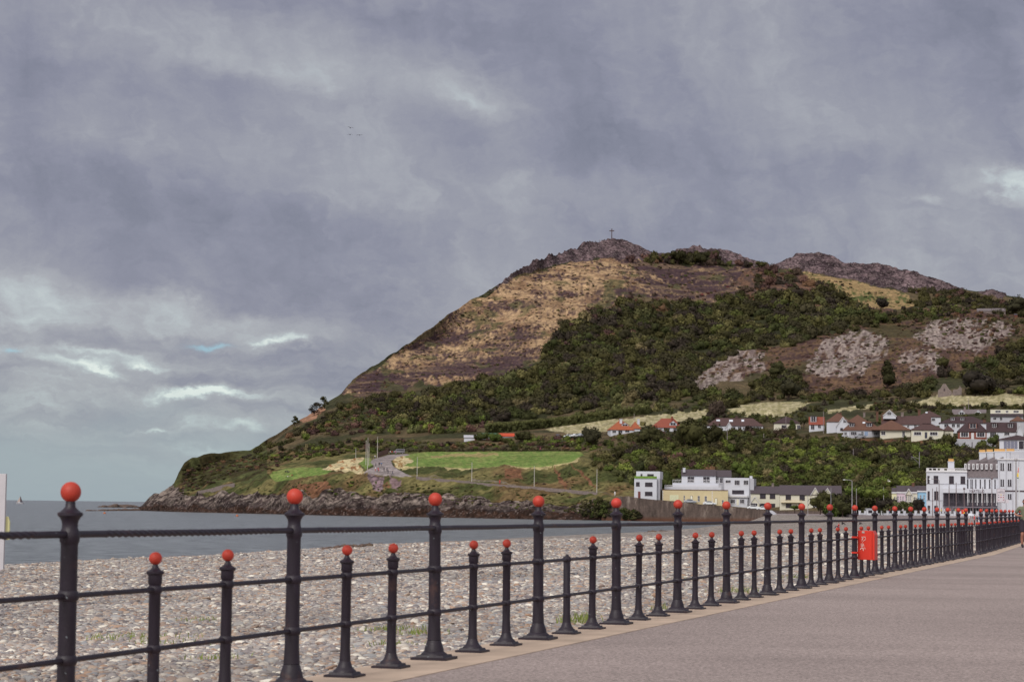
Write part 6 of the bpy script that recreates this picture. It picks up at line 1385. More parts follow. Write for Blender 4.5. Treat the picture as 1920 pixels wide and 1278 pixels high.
rocks('weedy_rocks', 'dark weed covered rocks in the shallows by the shingle', it_, 5)
def beachz(x, y):
    q = np.array([x, y, 0])-KP(4)*np.array([1, 1, 0]); s__ = float(q@FD); t__ = float(q@FN); i = int(np.argmin(abs(S_-s__))); 
    u_ = (t__+1.5)/(Wd[i]*1.15+1.5); j = int(np.clip(u_*(len(T_)-1), 0, len(T_)-1)); return float(Zb[i, j])
it_ = []
for k in range(30):
    px = random.gauss(648, 22); p = gz(px, 1021.+random.uniform(-2, 2), .5); it_.append((p[0], p[1], beachz(p[0], p[1])+.05, random.uniform(.15, .45), .4, random.uniform(.12, .28)))
rocks('shore_boulders', 'heap of dark stones on the crest of the shingle', it_, 6)
# tufts of grass in the shingle by the railing
gv, gf = [], []
def tuft(p, n, h_, sp_):
    for _ in range(n):
        x, y = p[0]+random.gauss(0, sp_), p[1]+random.gauss(0, sp_); z = beachz(x, y); a = random.uniform(0, 6.28); l = random.uniform(.5, 1)*h_; w_ = .004+.004*random.random(); dx, dy = math.cos(a)*l*.5, math.sin(a)*l*.5; i = len(gv)
        gv.extend([(x-w_, y, z), (x+w_, y, z), (x+dx*.4+w_*.7, y+dy*.4, z+l*.6), (x+dx*.4-w_*.7, y+dy*.4, z+l*.6), (x+dx, y+dy, z+l)]); gf.extend([(i, i+1, i+2, i+3), (i+3, i+2, i+4)])
for px, py, n, h_, sp_ in ((1080, 1172, 90, .24, .16), (1098, 1166, 40, .2, .12), (1240, 1140, 30, .18, .12), (725, 1178, 60, .12, .25), (780, 1190, 60, .12, .22), (1380, 1118, 60, .2, .2), (745, 1215, 40, .10, .2), (240, 1180, 90, .14, .5), (310, 1195, 60, .12, .3), (385, 1148, 50, .12, .3), (405, 1245, 40, .1, .2), (1500, 1092, 60, .2, .2), (1290, 1080, 50, .15, .3)):
    tuft(gz(float(px), float(py), 2.3), n, h_, sp_)
m = MB(); m.v = [tuple(map(float, v)) for v in gv]; m.f = gf; m.mi = [0]*len(gf)
me = bpy.data.meshes.new('grass_tufts'); me.from_pydata(m.v, [], m.f); me.materials.append(mat('tuft_green', lin('75803f'), .8, var=.3, scale=8)); tag(link('grass_tufts', me), 'sparse green tufts of grass growing through the shingle', 'grass', kind='stuff')
# ---- cars
tyre = mat('tyre', lin('2c282c'), .8); carg = mat('car_glass', lin('2f3038'), .1, spec=.8); hl = mat('headlight', lin('d9d9d9'), .2); tl_ = mat('tail_light', lin('b33a30'), .4)
CARM = {}
def carmeshes(kind):
    if kind in CARM: return CARM[kind]
    if kind == 'car': prof = [(-2.1, .35), (-2.12, .62), (-2.0, .86), (-1.2, .98), (-.55, 1.42), (.7, 1.46), (1.45, 1.05), (1.95, .98), (2.08, .70), (2.08, .35)]; gl = [(-1.05, .98), (-.5, 1.36), (.66, 1.40), (1.25, 1.06)]
    else: prof = [(-2.3, .35), (-2.32, .75), (-2.15, 1.0), (-1.6, 1.12), (-1.1, 1.75), (-.8, 1.92), (2.2, 1.95), (2.3, 1.6), (2.3, .35)]; gl = [(-1.5, 1.16), (-1.05, 1.70), (1.9, 1.76), (2.0, 1.16)]
    b = MB(); b.prism(prof, -.86, .86); b = b.mesh('body', [], bevel=.07, smooth=40)
    g_l = MB().prism(gl, -.872, .872).mesh('side_windows', [carg], bevel=.01); ws = MB()
    (x0, z0), (x1, z1) = gl[0], gl[1]; ws.add([(x0-.13, -.68, z0+.0), (x0-.13, .68, z0), (x1-.08, .62, z1+.02), (x1-.08, -.62, z1+.02), (x0-.06, -.68, z0-.06), (x0-.06, .68, z0-.06), (x1, .62, z1-.06), (x1, -.62, z1-.06)], [(0, 1, 2, 3), (4, 7, 6, 5), (0, 4, 5, 1), (1, 5, 6, 2), (2, 6, 7, 3), (3, 7, 4, 0)]); ws = ws.mesh('windscreen', [carg])
    w_ = MB(); w_.tube([(0, -.1, 0), (0, .1, 0)], .33, 16); w_ = w_.mesh('wheel', [tyre]); h_ = MB().tube([(0, -.115, 0), (0, .115, 0)], .2, 12).mesh('rim', [POLE]); l_ = MB().box(-.04, .04, -.15, .15, -.07, .07).mesh('headlight', [hl]); t_ = MB().box(-.04, .04, -.12, .12, -.09, .09).mesh('tail_light', [tl_])
    CARM[kind] = (b, g_l, ws, w_, h_, l_, t_); return CARM[kind]
def car(label, p, rz, m_, kind='car'):
    b, g_l, ws, w_, h_, l_, t_ = carmeshes(kind); r_ = empty('parked_car' if kind == 'car' else 'parked_van', tuple(float(v) for v in p), rz, label, 'car' if kind == 'car' else 'van', 'cars parked along the roads')
    bb = b.copy(); bb.materials.append(m_); link('body', bb, r_)
    for me_, nm in ((g_l, 'side_windows'), (ws, 'windscreen')): o = bpy.data.objects.new(nm, me_); COL.objects.link(o); o.parent = r_
    for x in (-1.3, 1.35):
        for y in (-.8, .8):
            o = bpy.data.objects.new('wheel', w_); COL.objects.link(o); o.parent = r_; o.location = (x, y, .33); q = bpy.data.objects.new('rim', h_); COL.objects.link(q); q.parent = o
    for y in (-.62, .62):
        o = bpy.data.objects.new('headlight', l_); COL.objects.link(o); o.parent = r_; o.location = (-2.09 if kind == 'car' else -2.28, y, .68); o = bpy.data.objects.new('tail_light', t_); COL.objects.link(o); o.parent = r_; o.location = (2.04 if kind == 'car' else 2.28, y, .78)
cw = mat('car_white', lin('dde0e6'), .3, var=.02, coat=.5); cs = mat('car_silver', lin('a5a9b3'), .3, .3, var=.02, coat=.5); cd = mat('car_dark', lin('4a4650'), .3, var=.02, coat=.5); cb = mat('car_grey', lin('7f7a84'), .3, var=.02, coat=.5)
def carat(label, px, py, rz, m_, kind='car', dY=-2.2, up=.0): g = ground(px, py); g = g+np.array([0, dY, up]); car(label, g, rz, m_, kind)
wy_ = lambda px: float(np.interp(px, CA[:, 0], CA[:, 1]))
def carwall(label, px, py, m_, kind='car', rz=math.pi-.1): Y = wy_(px)+3.5; p = at(float(px), float(py), Y); car(label, p, rz, m_, kind)
carwall('silver car parked on the road in front of the yellow building', 1294, 943.5, cs); carwall('white car half hidden by the sea wall at the right part of the yellow building', 1330, 947, cw)
carwall('white car parked at the small gabled porch of the cream house', 1413, 955, cw); carwall('white car parked in front of the right window of the cream house', 1431, 956.5, cw, rz=-.15)
for i, (px, py, m_, d) in enumerate(((1066, 820.5, cw, 'leftmost white car of the row above the long lawn'), (1079, 819.5, cw, 'second white car of the row above the long lawn'), (1090, 818.5, cs, 'silver car at the right end of the row above the long lawn'), (1046, 820, cd, 'dark car parked apart at the left of the row above the long lawn'))): carat(d, px, py, .2+i*.4, m_)
carat('white car parked at the hedge below the house with the tall white gable', 1588, 820, .1, cw); carat('pale car parked in front of the pair of houses with square grey dormers', 1611, 821, 3.3, cs)
carat('dark grey van parked at the head of the wide path behind the people', 748.5, 850, .25, cb, 'van')
# ================================================================= PEOPLE
SKIN = mat('skin', lin('b98e7e'), .6, var=.05); HAIRD = mat('dark_hair', lin('33282b'), .8)
BONES = {'pelvis': 'legs'}
def skeleton(J, E, Rr, sub=1):
    """grow one continuous skin over joints J, edges E; returns mesh data"""
    names = list(J); me = bpy.data.meshes.new('tmp'); me.from_pydata([J[n] for n in names], [(names.index(a), names.index(b)) for a, b in E], [])
    o = bpy.data.objects.new('tmp', me); COL.objects.link(o); md = o.modifiers.new('s', 'SKIN'); md.use_smooth_shade = True; md.branch_smoothing = .6
    for i, n in enumerate(names):
        sv = me.skin_vertices[0].data[i]; r = Rr[n]; sv.radius = r if isinstance(r, tuple) else (r, r); sv.use_root = (n == 'pelvis')
    sd_ = o.modifiers.new('d', 'SUBSURF'); sd_.levels = sub; sd_.render_levels = sub
    dg = bpy.context.evaluated_depsgraph_get(); out_ = bpy.data.meshes.new_from_object(o.evaluated_get(dg)); bpy.data.objects.remove(o); return out_
def pose(kind):
    J = dict(pelvis=(0, 0, .96), waist=(0, 0, 1.08), chest=(0, -.01, 1.30), nbase=(0, 0, 1.46), neck=(0, -.01, 1.53), head=(0, -.025, 1.62), htop=(0, -.015, 1.73),
             sl=(-.17, 0, 1.42), sr=(.17, 0, 1.42), el=(-.23, .02, 1.14), er=(.23, .02, 1.14), wl=(-.24, -.06, .90), wr=(.24, -.06, .90), hl=(-.24, -.08, .82), hr=(.24, -.08, .82),
             pl=(-.09, 0, .90), pr=(.09, 0, .90), kl=(-.10, -.02, .50), kr=(.10, -.02, .50), al=(-.10, .03, .09), ar=(.10, .03, .09), tl=(-.11, -.13, .04), tr=(.11, -.13, .04))
    if kind == 'walk': J.update(kl=(-.10, -.18, .52), al=(-.10, -.20, .10), tl=(-.10, -.35, .06), kr=(.10, .05, .50), ar=(.10, .32, .16), tr=(.10, .22, .04), wl=(-.25, .14, .93), hl=(-.25, .17, .86), wr=(.25, -.22, .96), hr=(.25, -.27, .90), el=(-.23, .12, 1.15), er=(.23, -.03, 1.15))
    if kind == 'sit':
        dz = -.80; 
        for k in J: J[k] = (J[k][0], J[k][1], J[k][2]+dz) if k in ('pelvis', 'waist', 'chest', 'nbase', 'neck', 'head', 'htop', 'sl', 'sr', 'el', 'er', 'wl', 'wr', 'hl', 'hr', 'pl', 'pr') else J[k]
        J.update(kl=(-.16, -.40, .42), kr=(.16, -.40, .42), al=(-.12, -.62, .08), ar=(.12, -.62, .08), tl=(-.12, -.78, .05), tr=(.12, -.78, .05), wl=(-.18, -.32, .40), wr=(.18, -.32, .40), hl=(-.10, -.42, .44), hr=(.12, -.42, .44), el=(-.26, -.08, .42), er=(.26, -.08, .42))
    if kind == 'lie':
        J.update(pelvis=(0, 0, .14), waist=(0, .15, .16), chest=(0, .38, .22), nbase=(0, .52, .30), neck=(0, .58, .34), head=(0, .66, .40), htop=(0, .76, .45), sl=(-.18, .48, .26), sr=(.18, .48, .26), el=(-.28, .55, .06), er=(.28, .55, .06), wl=(-.26, .33, .05), wr=(.26, .33, .05), hl=(-.25, .25, .05), hr=(.25, .25, .05),
                 pl=(-.09, -.05, .13), pr=(.09, -.05, .13), kl=(-.11, -.42, .22), kr=(.11, -.46, .12), al=(-.10, -.80, .08), ar=(.10, -.88, .07), tl=(-.12, -.90, .14), tr=(.12, -.98, .14))
    return J
E0 = [('pelvis', 'waist'), ('waist', 'chest'), ('chest', 'nbase'), ('nbase', 'neck'), ('neck', 'head'), ('head', 'htop'), ('chest', 'sl'), ('chest', 'sr'), ('sl', 'el'), ('el', 'wl'), ('wl', 'hl'), ('sr', 'er'), ('er', 'wr'), ('wr', 'hr'), ('pelvis', 'pl'), ('pelvis', 'pr'), ('pl', 'kl'), ('kl', 'al'), ('al', 'tl'), ('pr', 'kr'), ('kr', 'ar'), ('ar', 'tr')]
R0_ = dict(pelvis=(.15, .11), waist=(.135, .10), chest=(.16, .115), nbase=(.075, .065), neck=.055, head=(.078, .095), htop=(.06, .07), sl=.062, sr=.062, el=.042, er=.042, wl=.028, wr=.028, hl=(.038, .02), hr=(.038, .02), pl=.10, pr=.10, kl=.062, kr=.062, al=.04, ar=.04, tl=(.042, .03), tr=(.042, .03))
def segd(P, a, b):
    a = np.array(a); b = np.array(b); ab = b-a; t = np.clip(((P-a)@ab)/(ab@ab), 0, 1); return np.linalg.norm(P-(a+t[:, None]*ab), axis=1)
def region(me, J, E, regmap):
    n = len(me.polygons); C_ = np.zeros(n*3); me.polygons.foreach_get('center', C_); C_ = C_.reshape(-1, 3); D = np.stack([segd(C_, J[a], J[b])/(1.0) for a, b in E]); k = D.argmin(0)
    return np.array([regmap[E[i]] for i in k]), C_
def rmap(E, legs='trousers', sleeves=True, J=None):
    """0 skin 1 top 2 trousers 3 hair 4 shoes"""
    r = {}
    for a, b in E:
        if a in ('neck', 'nbase'): v = 0
        elif a == 'head': v = 3
        elif a in ('waist', 'chest') or a in ('sl', 'sr'): v = 1
        elif a in ('el', 'er'): v = 1 if sleeves else 0
        elif a == 'pelvis': v = 2 if b != 'waist' else 1
        elif a in ('pl', 'pr'): v = 2
        elif a in ('kl', 'kr'): v = 2 if legs == 'trousers' else 0
        elif a in ('al', 'ar'): v = 4
        else: v = 0
        r[(a, b)] = v
    return r
PM = {}
def person_mesh(kind, sleeves, legs):
    k = (kind, sleeves, legs)
    if k in PM: return PM[k]
    J = pose(kind); me = skeleton(J, E0, R0_, 1); reg, C_ = region(me, J, E0, rmap(E0, legs, sleeves)); me.materials.clear()
    for mm in (SKIN, SKIN, SKIN, HAIRD, tyre): me.materials.append(mm)
    hd = np.array(J['head']); face = (reg == 3) & (C_[:, 1] < hd[1]-.035) & (C_[:, 2] < hd[2]+.07); reg[face] = 0
    me.polygons.foreach_set('material_index', reg.astype(np.int32)); PM[k] = me; return me
def cloth(c_): return mat('cloth_'+c_, lin(c_), .85, var=.06)
def person(label, p, rz, top, legs, kind='walk', sleeves=True, lg='trousers', hair='33282b', group=None, sc=1.0):
    me = person_mesh(kind, sleeves, lg); o = bpy.data.objects.new('person', me); COL.objects.link(o); o.location = tuple(float(v) for v in p); o.rotation_euler = (0, 0, rz); o.scale = (sc,)*3
    for i, c_ in ((1, top), (2, legs), (3, hair)):
        o.material_slots[i].link = 'OBJECT'; o.material_slots[i].material = cloth(c_)
    tag(o, label, 'person', group); return o
BLK, NVY, RED, WHT, GRY, PNK, BLU, TAN = '2f2b33', '3a3f55', 'c03a3c', 'dddbe0', '77727c', 'b04870', '5a7aa8', 'a08c78'
gp = 'people walking on the headland path'
for (px, py, t, l, rz, d, kd) in ((698, 861, BLK, BLK, 1.2, 'person in black at the left of the pair by the tall lamp pole', 'walk'), (703, 860.2, WHT, NVY, .6, 'person in white top and dark trousers beside the tall lamp pole', 'walk'), (704.6, 874.6, GRY, BLK, 0, 'person in grey top walking at the left side of the path', 'walk'),
    (711, 873.8, BLK, BLK, 3.0, 'person all in black in the middle of the wide path', 'walk'), (715, 874, BLU, NVY, .2, 'person in blue top right of the one all in black', 'walk'), (704, 883, WHT, RED, 0, 'person in white top and red trousers near the path edge', 'walk'), (708.8, 884, RED, BLK, .1, 'person in red and black right beside the red trousers', 'walk'),
    (710, 886.5, PNK, TAN, 0, 'small person in dusky pink at the very edge of the path', 'stand'), (720, 883.8, BLK, BLK, 0, 'tall person in black near the right side of the path', 'walk'), (725.5, 883.8, NVY, BLK, 3.1, 'person in navy top just right of the tall one in black', 'walk'), (727.5, 888, BLK, NVY, .3, 'person in black lowest at the corner where the sea path starts', 'walk'), (736, 889.6, NVY, NVY, 1.5, 'person in dark blue alone on the sea path', 'walk'),
    (729.5, 851.8, BLK, TAN, .5, 'person in black top and pale trousers left of the group by the van', 'walk'), (731.6, 851.6, WHT, BLK, .1, 'person in white top and black trousers in the group by the van', 'walk'), (735, 851.8, RED, BLK, 0, 'person in red in the middle of the group by the van', 'walk'), (741.2, 852.4, PNK, GRY, .3, 'person in bright pink jacket next to the van', 'walk'),
    (937, 907.6, RED, RED, 0, 'person in red on the sea path behind the parapet', 'stand'), (1069, 922.5, NVY, BLK, .6, 'person in dark clothes on the sea path below the earth scar', 'stand'), (1013, 846.6, PNK, BLK, .4, 'person in pink and black at the back edge of the long lawn', 'stand'), (906, 846.5, BLK, BLK, 0, 'person in black standing at the low hedge behind the lawn', 'stand'), (1153, 929.5, WHT, WHT, 0, 'person in white at the left end of the sea wall', 'stand')):
    g = ground(px, py); person(d, g, rz, t, l, kd, group=gp)
gl_ = 'people resting on the small lawn'
for (px, py, t, l, rz, kd, d) in ((535, 885, BLK, BLK, .3, 'sit', 'leftmost dark figure sitting in the group on the small lawn'), (538.5, 884.6, NVY, BLK, -.3, 'sit', 'dark figure in navy sitting in the middle of the lawn group'), (542, 885.4, BLK, NVY, -1, 'sit', 'right dark figure sitting in the group on the small lawn'), (541, 893.5, WHT, TAN, 1.5, 'lie', 'person in pale clothes lying on the small lawn'), (547.5, 892.5, RED, BLK, .8, 'sit', 'person in red top sitting lowest on the small lawn')):
    person(d, ground(px, py), rz, t, l, kd, group=gl_)
gs_ = 'tiny people on the summit rocks'
for i, (px, dd) in enumerate(((1117, 'far left of the cross'), (1124, 'left of the cross'), (1141, 'just left of the cross'), (1152.5, 'just right of the cross'), (1160.5, 'right of the cross'), (1165.5, 'far right of the cross'))):
    g = ground(px, float(np.interp(px, [r[0] for r in RIDGE], [r[1] for r in RIDGE]))+.8); person('tiny dark figure on the summit '+dd, g, i, BLK, BLK, 'stand' if i % 2 else 'sit', group=gs_)
# the crowd on the esplanade and shingle in front of the hotel
gc = 'crowd on the seafront before the hotel'
cr_ = [(1612, 2, GRY, BLK, 'sit', 'beach'), (1573, 1, RED, NVY, 'sit', 'beach'), (1579, 2, BLK, BLK, 'sit', 'beach'), (1668, 0, RED, BLU, 'stand', 'esp'), (1693, 0, WHT, BLK, 'walk', 'esp'), (1742, 0, TAN, NVY, 'walk', 'esp'), (1752, 0, BLU, BLK, 'stand', 'esp'), (1765, 0, 'e2cf60', BLK, 'walk', 'esp'), (1771, 0, WHT, GRY, 'walk', 'esp'), (1782, 0, RED, BLK, 'walk', 'esp'), (1787, 0, BLK, BLK, 'stand', 'esp'), (1792, 0, 'e0d24e', NVY, 'walk', 'esp'), (1799, 0, GRY, BLK, 'stand', 'esp'), (1817, 1, WHT, TAN, 'stand', 'beach'), (1822, 1, PNK, BLK, 'sit', 'beach'), (1827, 1, 'd8343a', BLK, 'stand', 'beach'), (1832, 1, BLK, NVY, 'walk', 'beach'), (1836, 1, BLU, WHT, 'walk', 'beach'), (1847, 1, TAN, BLK, 'stand', 'beach'), (1857, 1, BLK, GRY, 'walk', 'beach'), (1868, 1, '7fae9a', NVY, 'walk', 'beach'), (1874, 1, PNK, BLK, 'stand', 'beach'), (1886, 1, RED, WHT, 'walk', 'beach'), (1893, 1, WHT, BLK, 'walk', 'beach')]
cn_ = {GRY: 'grey', BLK: 'black', RED: 'red', WHT: 'white', TAN: 'tan', BLU: 'blue', PNK: 'pink', 'e2cf60': 'pale yellow', 'e0d24e': 'bright yellow', 'd8343a': 'bright red', '7fae9a': 'sea green', NVY: 'navy'}
wh_ = lambda px: 'on shingle left of the kiosk' if px < 1600 else 'on shingle below the kiosk' if px < 1640 else 'before the pastel terrace' if px < 1720 else 'before the left corner of the hotel' if px < 1760 else 'before the left half of the veranda' if px < 1795 else 'beside the red board' if px < 1815 else 'right of the red board' if px < 1826 else 'seen in the gap of the railing' if px < 1842 else 'behind railing left of notice board' if px < 1870 else 'behind railing under notice board' if px < 1890 else 'behind railing next to the runner'
for i, (px, kq, t, l, kd, where) in enumerate(cr_):
    if where == 'esp': Y, z = lerpfront(px); Y += 2.2+(i % 3)*1.5; p = at(float(px), 960., Y); p[2] = z
    else:
        Y = (395, 340, 455)[kq] if px < 1700 else random.uniform(300, 400); p = at(float(px), 960., Y); p[2] = beachz(p[0], p[1])+.02
    person('person in %s top and %s trousers, %s %s' % (cn_[t], cn_[l], 'sitting' if kd == 'sit' else 'walking' if kd == 'walk' else 'standing', wh_(px)), p, random.uniform(-2, 2), t, l, kd, group=gc, sleeves=(i % 2 == 0))
# pale parasol in the crowd
p = at(1819.5, 960., 352.); p[2] = beachz(p[0], p[1]); um = empty('parasol', tuple(float(v) for v in p), 0, 'pale grey open parasol among the people right of the red board', 'parasol')
MB().tube([(0, 0, 0), (0, 0, 2.05)], .025, 6).build('pole', POLE, um); MB().lathe([(.72, 1.62), (.62, 1.78), (.38, 1.97), (.03, 2.08)], seg=10, cap=False).lathe([(.70, 1.60), (.6, 1.75), (.36, 1.94), (.03, 2.05)], seg=10, cap=False).build('canopy', mat('parasol_cloth', lin('c9ccd6'), .8), um)
# ---- the runner at the right edge
J = dict(pelvis=(0, 0, .95), waist=(0, -.02, 1.07), chest=(0, -.05, 1.29), nbase=(0, -.05, 1.46), neck=(0, -.06, 1.53), jaw=(0, -.085, 1.575), head=(0, -.075, 1.64), htop=(0, -.06, 1.735),
    sl=(-.185, -.04, 1.42), sr=(.185, -.04, 1.42), el=(-.33, .05, 1.18), er=(.30, .20, 1.20), wl=(-.21, -.17, 1.13), wr=(.30, .02, 1.00), hl=(-.165, -.225, 1.135), hr=(.29, -.05, .975),
    pl=(-.10, 0, .90), pr=(.10, 0, .90), kl=(-.10, -.13, .50), kr=(.11, -.16, .54), cl=(-.10, -.02, .34), cr=(.11, .08, .52), al=(-.085, .03, .10), ar=(.11, .28, .44), tl=(-.09, -.12, .045), tr=(.11, .33, .30), xl=(-.09, -.18, .04), xr=(.11, .34, .24))
E = [('pelvis', 'waist'), ('waist', 'chest'), ('chest', 'nbase'), ('nbase', 'neck'), ('neck', 'jaw'), ('jaw', 'head'), ('head', 'htop'), ('chest', 'sl'), ('chest', 'sr'), ('sl', 'el'), ('el', 'wl'), ('wl', 'hl'), ('sr', 'er'), ('er', 'wr'), ('wr', 'hr'), ('pelvis', 'pl'), ('pelvis', 'pr'), ('pl', 'kl'), ('kl', 'cl'), ('cl', 'al'), ('al', 'tl'), ('tl', 'xl'), ('pr', 'kr'), ('kr', 'cr'), ('cr', 'ar'), ('ar', 'tr'), ('tr', 'xr')]
RR = dict(pelvis=(.155, .12), waist=(.15, .115), chest=(.175, .125), nbase=(.09, .075), neck=.062, jaw=(.062, .07), head=(.078, .095), htop=(.06, .07), sl=.07, sr=.07, el=.046, er=.046, wl=.030, wr=.030, hl=(.040, .026), hr=(.040, .026), pl=.105, pr=.105, kl=.062, kr=.062, cl=.058, cr=.058, al=.038, ar=.038, tl=(.045, .032), tr=(.045, .032), xl=(.035, .022), xr=(.035, .022))
def curl(h_, nm, dx, dy, fwd):
    base = np.array(J[h_]); 
    for i, l in enumerate((.9, 1.0, .95, .8)):
        o_ = np.array([(i-1.5)*.019*dx, 0, 0])+fwd*.02; a = base+o_+fwd*.028*l; b = a+np.array([0, 0, -.024*l])+fwd*.012; c = b-fwd*.022*l+np.array([0, 0, -.004])
        for q, v in (('a', a), ('b', b), ('c', c)): J[nm+q+str(i)] = tuple(v); RR[nm+q+str(i)] = .0088 if q != 'c' else .0075
        E.extend([(h_, nm+'a'+str(i)), (nm+'a'+str(i), nm+'b'+str(i)), (nm+'b'+str(i), nm+'c'+str(i))])
    a = base+np.array([-.028*dx, 0, .012]); b = a+fwd*.022+np.array([.008*dx, 0, .004]); c = b+fwd*.014+np.array([.014*dx, 0, -.006])
    for q, v in (('t', a), ('u', b), ('v', c)): J[nm+q] = tuple(v); RR[nm+q] = .0095
    E.extend([(h_, nm+'t'), (nm+'t', nm+'u'), (nm+'u', nm+'v')])
curl('hl', 'fl', -1, 0, np.array([.25, -.95, .1])); curl('hr', 'fr', 1, 0, np.array([0, -.95, -.2]))
me = skeleton(J, E, RR, 2)
def rm_(a, b):
    if a == 'head': return 3
    if a in ('waist', 'chest') and b in ('chest', 'nbase', 'sl', 'sr'): return 1
    if a == 'pelvis' and b == 'waist': return 1
    if a in ('sl', 'sr'): return 1
    if a in ('pelvis', 'pl', 'pr'): return 2
    if a in ('al', 'ar', 'tl', 'tr'): return 4
    return 0
reg, Cc = region(me, J, E, {e_: rm_(*e_) for e_ in E})
elbow = np.minimum(segd(Cc, J['el'], J['wl']), segd(Cc, J['er'], J['wr'])); me.materials.clear(); me.materials.append(mat('runner_skin', lin('a87868'), .55, var=.06, scale=6))
for p_ in me.polygons: p_.use_smooth = True
g = gz(1917., 1026.); sc = 92.5*float(g[1])/F/1.775; run = empty('person', tuple(float(v) for v in g+np.array([.085*sc, 0, 0])), R(-4), 'runner in olive green T-shirt and black shorts at the right edge', 'person'); run.scale = (sc,)*3
body = link('body', me, run)
def shell(name, mask, off, m_, cut=None):
    bm = bmesh.new(); bm.from_mesh(me); bm.faces.ensure_lookup_table(); dele = [f for f in bm.faces if not mask[f.index]]; bmesh.ops.delete(bm, geom=dele, context='FACES'); bm.normal_update()
    for v in bm.verts: v.co += v.normal*off*(1+.25*math.sin(v.co.z*60+v.co.x*25)*.5)
    m2 = bpy.data.meshes.new(name); bm.to_mesh(m2); bm.free(); m2.materials.clear(); m2.materials.append(m_); o = link(name, m2, run); md = o.modifiers.new('t', 'SOLIDIFY'); md.thickness = .006; md.offset = -1; return o
dL = np.linalg.norm(Cc-np.array(J['el']), axis=1); dR = np.linalg.norm(Cc-np.array(J['er']), axis=1)
shirt = ((reg == 1) & (dL > .10) & (dR > .10)) | ((reg == 0) & (Cc[:, 2] > 1.40) & (Cc[:, 2] < 1.475) & (abs(Cc[:, 0]) < .16)) | ((reg == 2) & (Cc[:, 2] > .90))
shell('t_shirt', shirt, .016, mat('olive_shirt', lin('6f7360'), .9, var=.08))
short_ = ((reg == 2) | (reg == 1)) & (Cc[:, 2] < 1.0) & (Cc[:, 2] > .56)
shell('shorts', short_, .024, mat('black_shorts', lin('312b36'), .9, var=.08)); shell('shoe', (reg == 4) & (Cc[:, 0] < 0), .010, mat('dark_shoe', lin('2f2a33'), .6)); shell('shoe', (reg == 4) & (Cc[:, 0] > 0), .010, mat('dark_shoe', lin('2f2a33')))
hz = Cc[:, 2]; hair = (reg == 3) & ((Cc[:, 1] > -.115) | (hz > 1.715)) | ((Cc[:, 2] > 1.60) & (Cc[:, 1] > -.06) & (abs(Cc[:, 0]) < .12))
shell('hair', hair, .009, mat('short_hair', lin('2c2226'), .9, var=.3, scale=30)); beard = (Cc[:, 2] > 1.545) & (Cc[:, 2] < 1.60) & (Cc[:, 1] < -.09) & (abs(Cc[:, 0]) < .075)
shell('beard', beard, .006, mat('short_hair', lin('2c2226')))
m = MB(); m.ball((-.030, -.163, 1.655), .011, 8, 6); m.ball((.030, -.163, 1.655), .011, 8, 6); m.build('eyes', mat('eye', lin('2b2226'), .3), run, smooth=True)
m = MB(); m.prism([(-.160, 1.665), (-.186, 1.622), (-.160, 1.618)], -.013, .013, 'x'); m.build('nose', mat('runner_skin', lin('a87868')), run, bevel=.004); m = MB(); m.box(-.022, .022, -.168, -.155, 1.596, 1.603); m.build('mouth', mat('lips', lin('7c4a48')), run)
for sx_ in (-1, 1): MB().ball((sx_*.084, -.07, 1.64), .026, 8, 6, (.4, .7, 1.15)).build('ear', mat('runner_skin', lin('a87868')), run, smooth=True)
# ================================================================= SKY, SUN, CAMERA
SUN_EL, SUN_AZ = R(42), R(205)      # azimuth clockwise from +Y: behind the camera, a little to the left
w = bpy.data.worlds.new('World'); SC.world = w; w.use_nodes = True; nt = w.node_tree; N, L = nt.nodes, nt.links
for q in list(N): N.remove(q)
out = N.new('ShaderNodeOutputWorld'); bg = N.new('ShaderNodeBackground'); bg2 = N.new('ShaderNodeBackground'); add = N.new('ShaderNodeAddShader')
sky = N.new('ShaderNodeTexSky'); sky.sky_type = 'NISHITA'; sky.sun_disc = False; sky.sun_elevation = SUN_EL; sky.sun_rotation = SUN_AZ
L.new(sky.outputs[0], bg2.inputs[0]); bg2.inputs[1].default_value = .006
tc = N.new('ShaderNodeTexCoord'); sxyz = N.new('ShaderNodeSeparateXYZ'); L.new(tc.outputs['Generated'], sxyz.inputs[0])
def M(op, a, b=None, c=None, clamp=False):
    q = N.new('ShaderNodeMath'); q.operation = op; q.use_clamp = clamp
    for i, v in enumerate((a, b, c)):
        if v is None: continue
        if isinstance(v, (int, float)): q.inputs[i].default_value = v
        else: L.new(v, q.inputs[i])
    return q.outputs[0]
az = M('MULTIPLY', M('ARCTAN2', sxyz.outputs[0], sxyz.outputs[1]), 57.2958)
el = M('MULTIPLY', M('ARCSINE', sxyz.outputs[2]), 57.2958)
def comb(x, y, z=0.0):
    q = N.new('ShaderNodeCombineXYZ')
    for i, v in enumerate((x, y, z)):
        if isinstance(v, (int, float)): q.inputs[i].default_value = v
        else: L.new(v, q.inputs[i])
    return q.outputs[0]
def sn(vec, scale, det, rough=.5, dist=0.0):
    q = N.new('ShaderNodeTexNoise'); q.inputs['Scale'].default_value = scale; q.inputs['Detail'].default_value = det
    q.inputs['Roughness'].default_value = rough; q.inputs['Distortion'].default_value = dist; L.new(vec, q.inputs['Vector']); return q
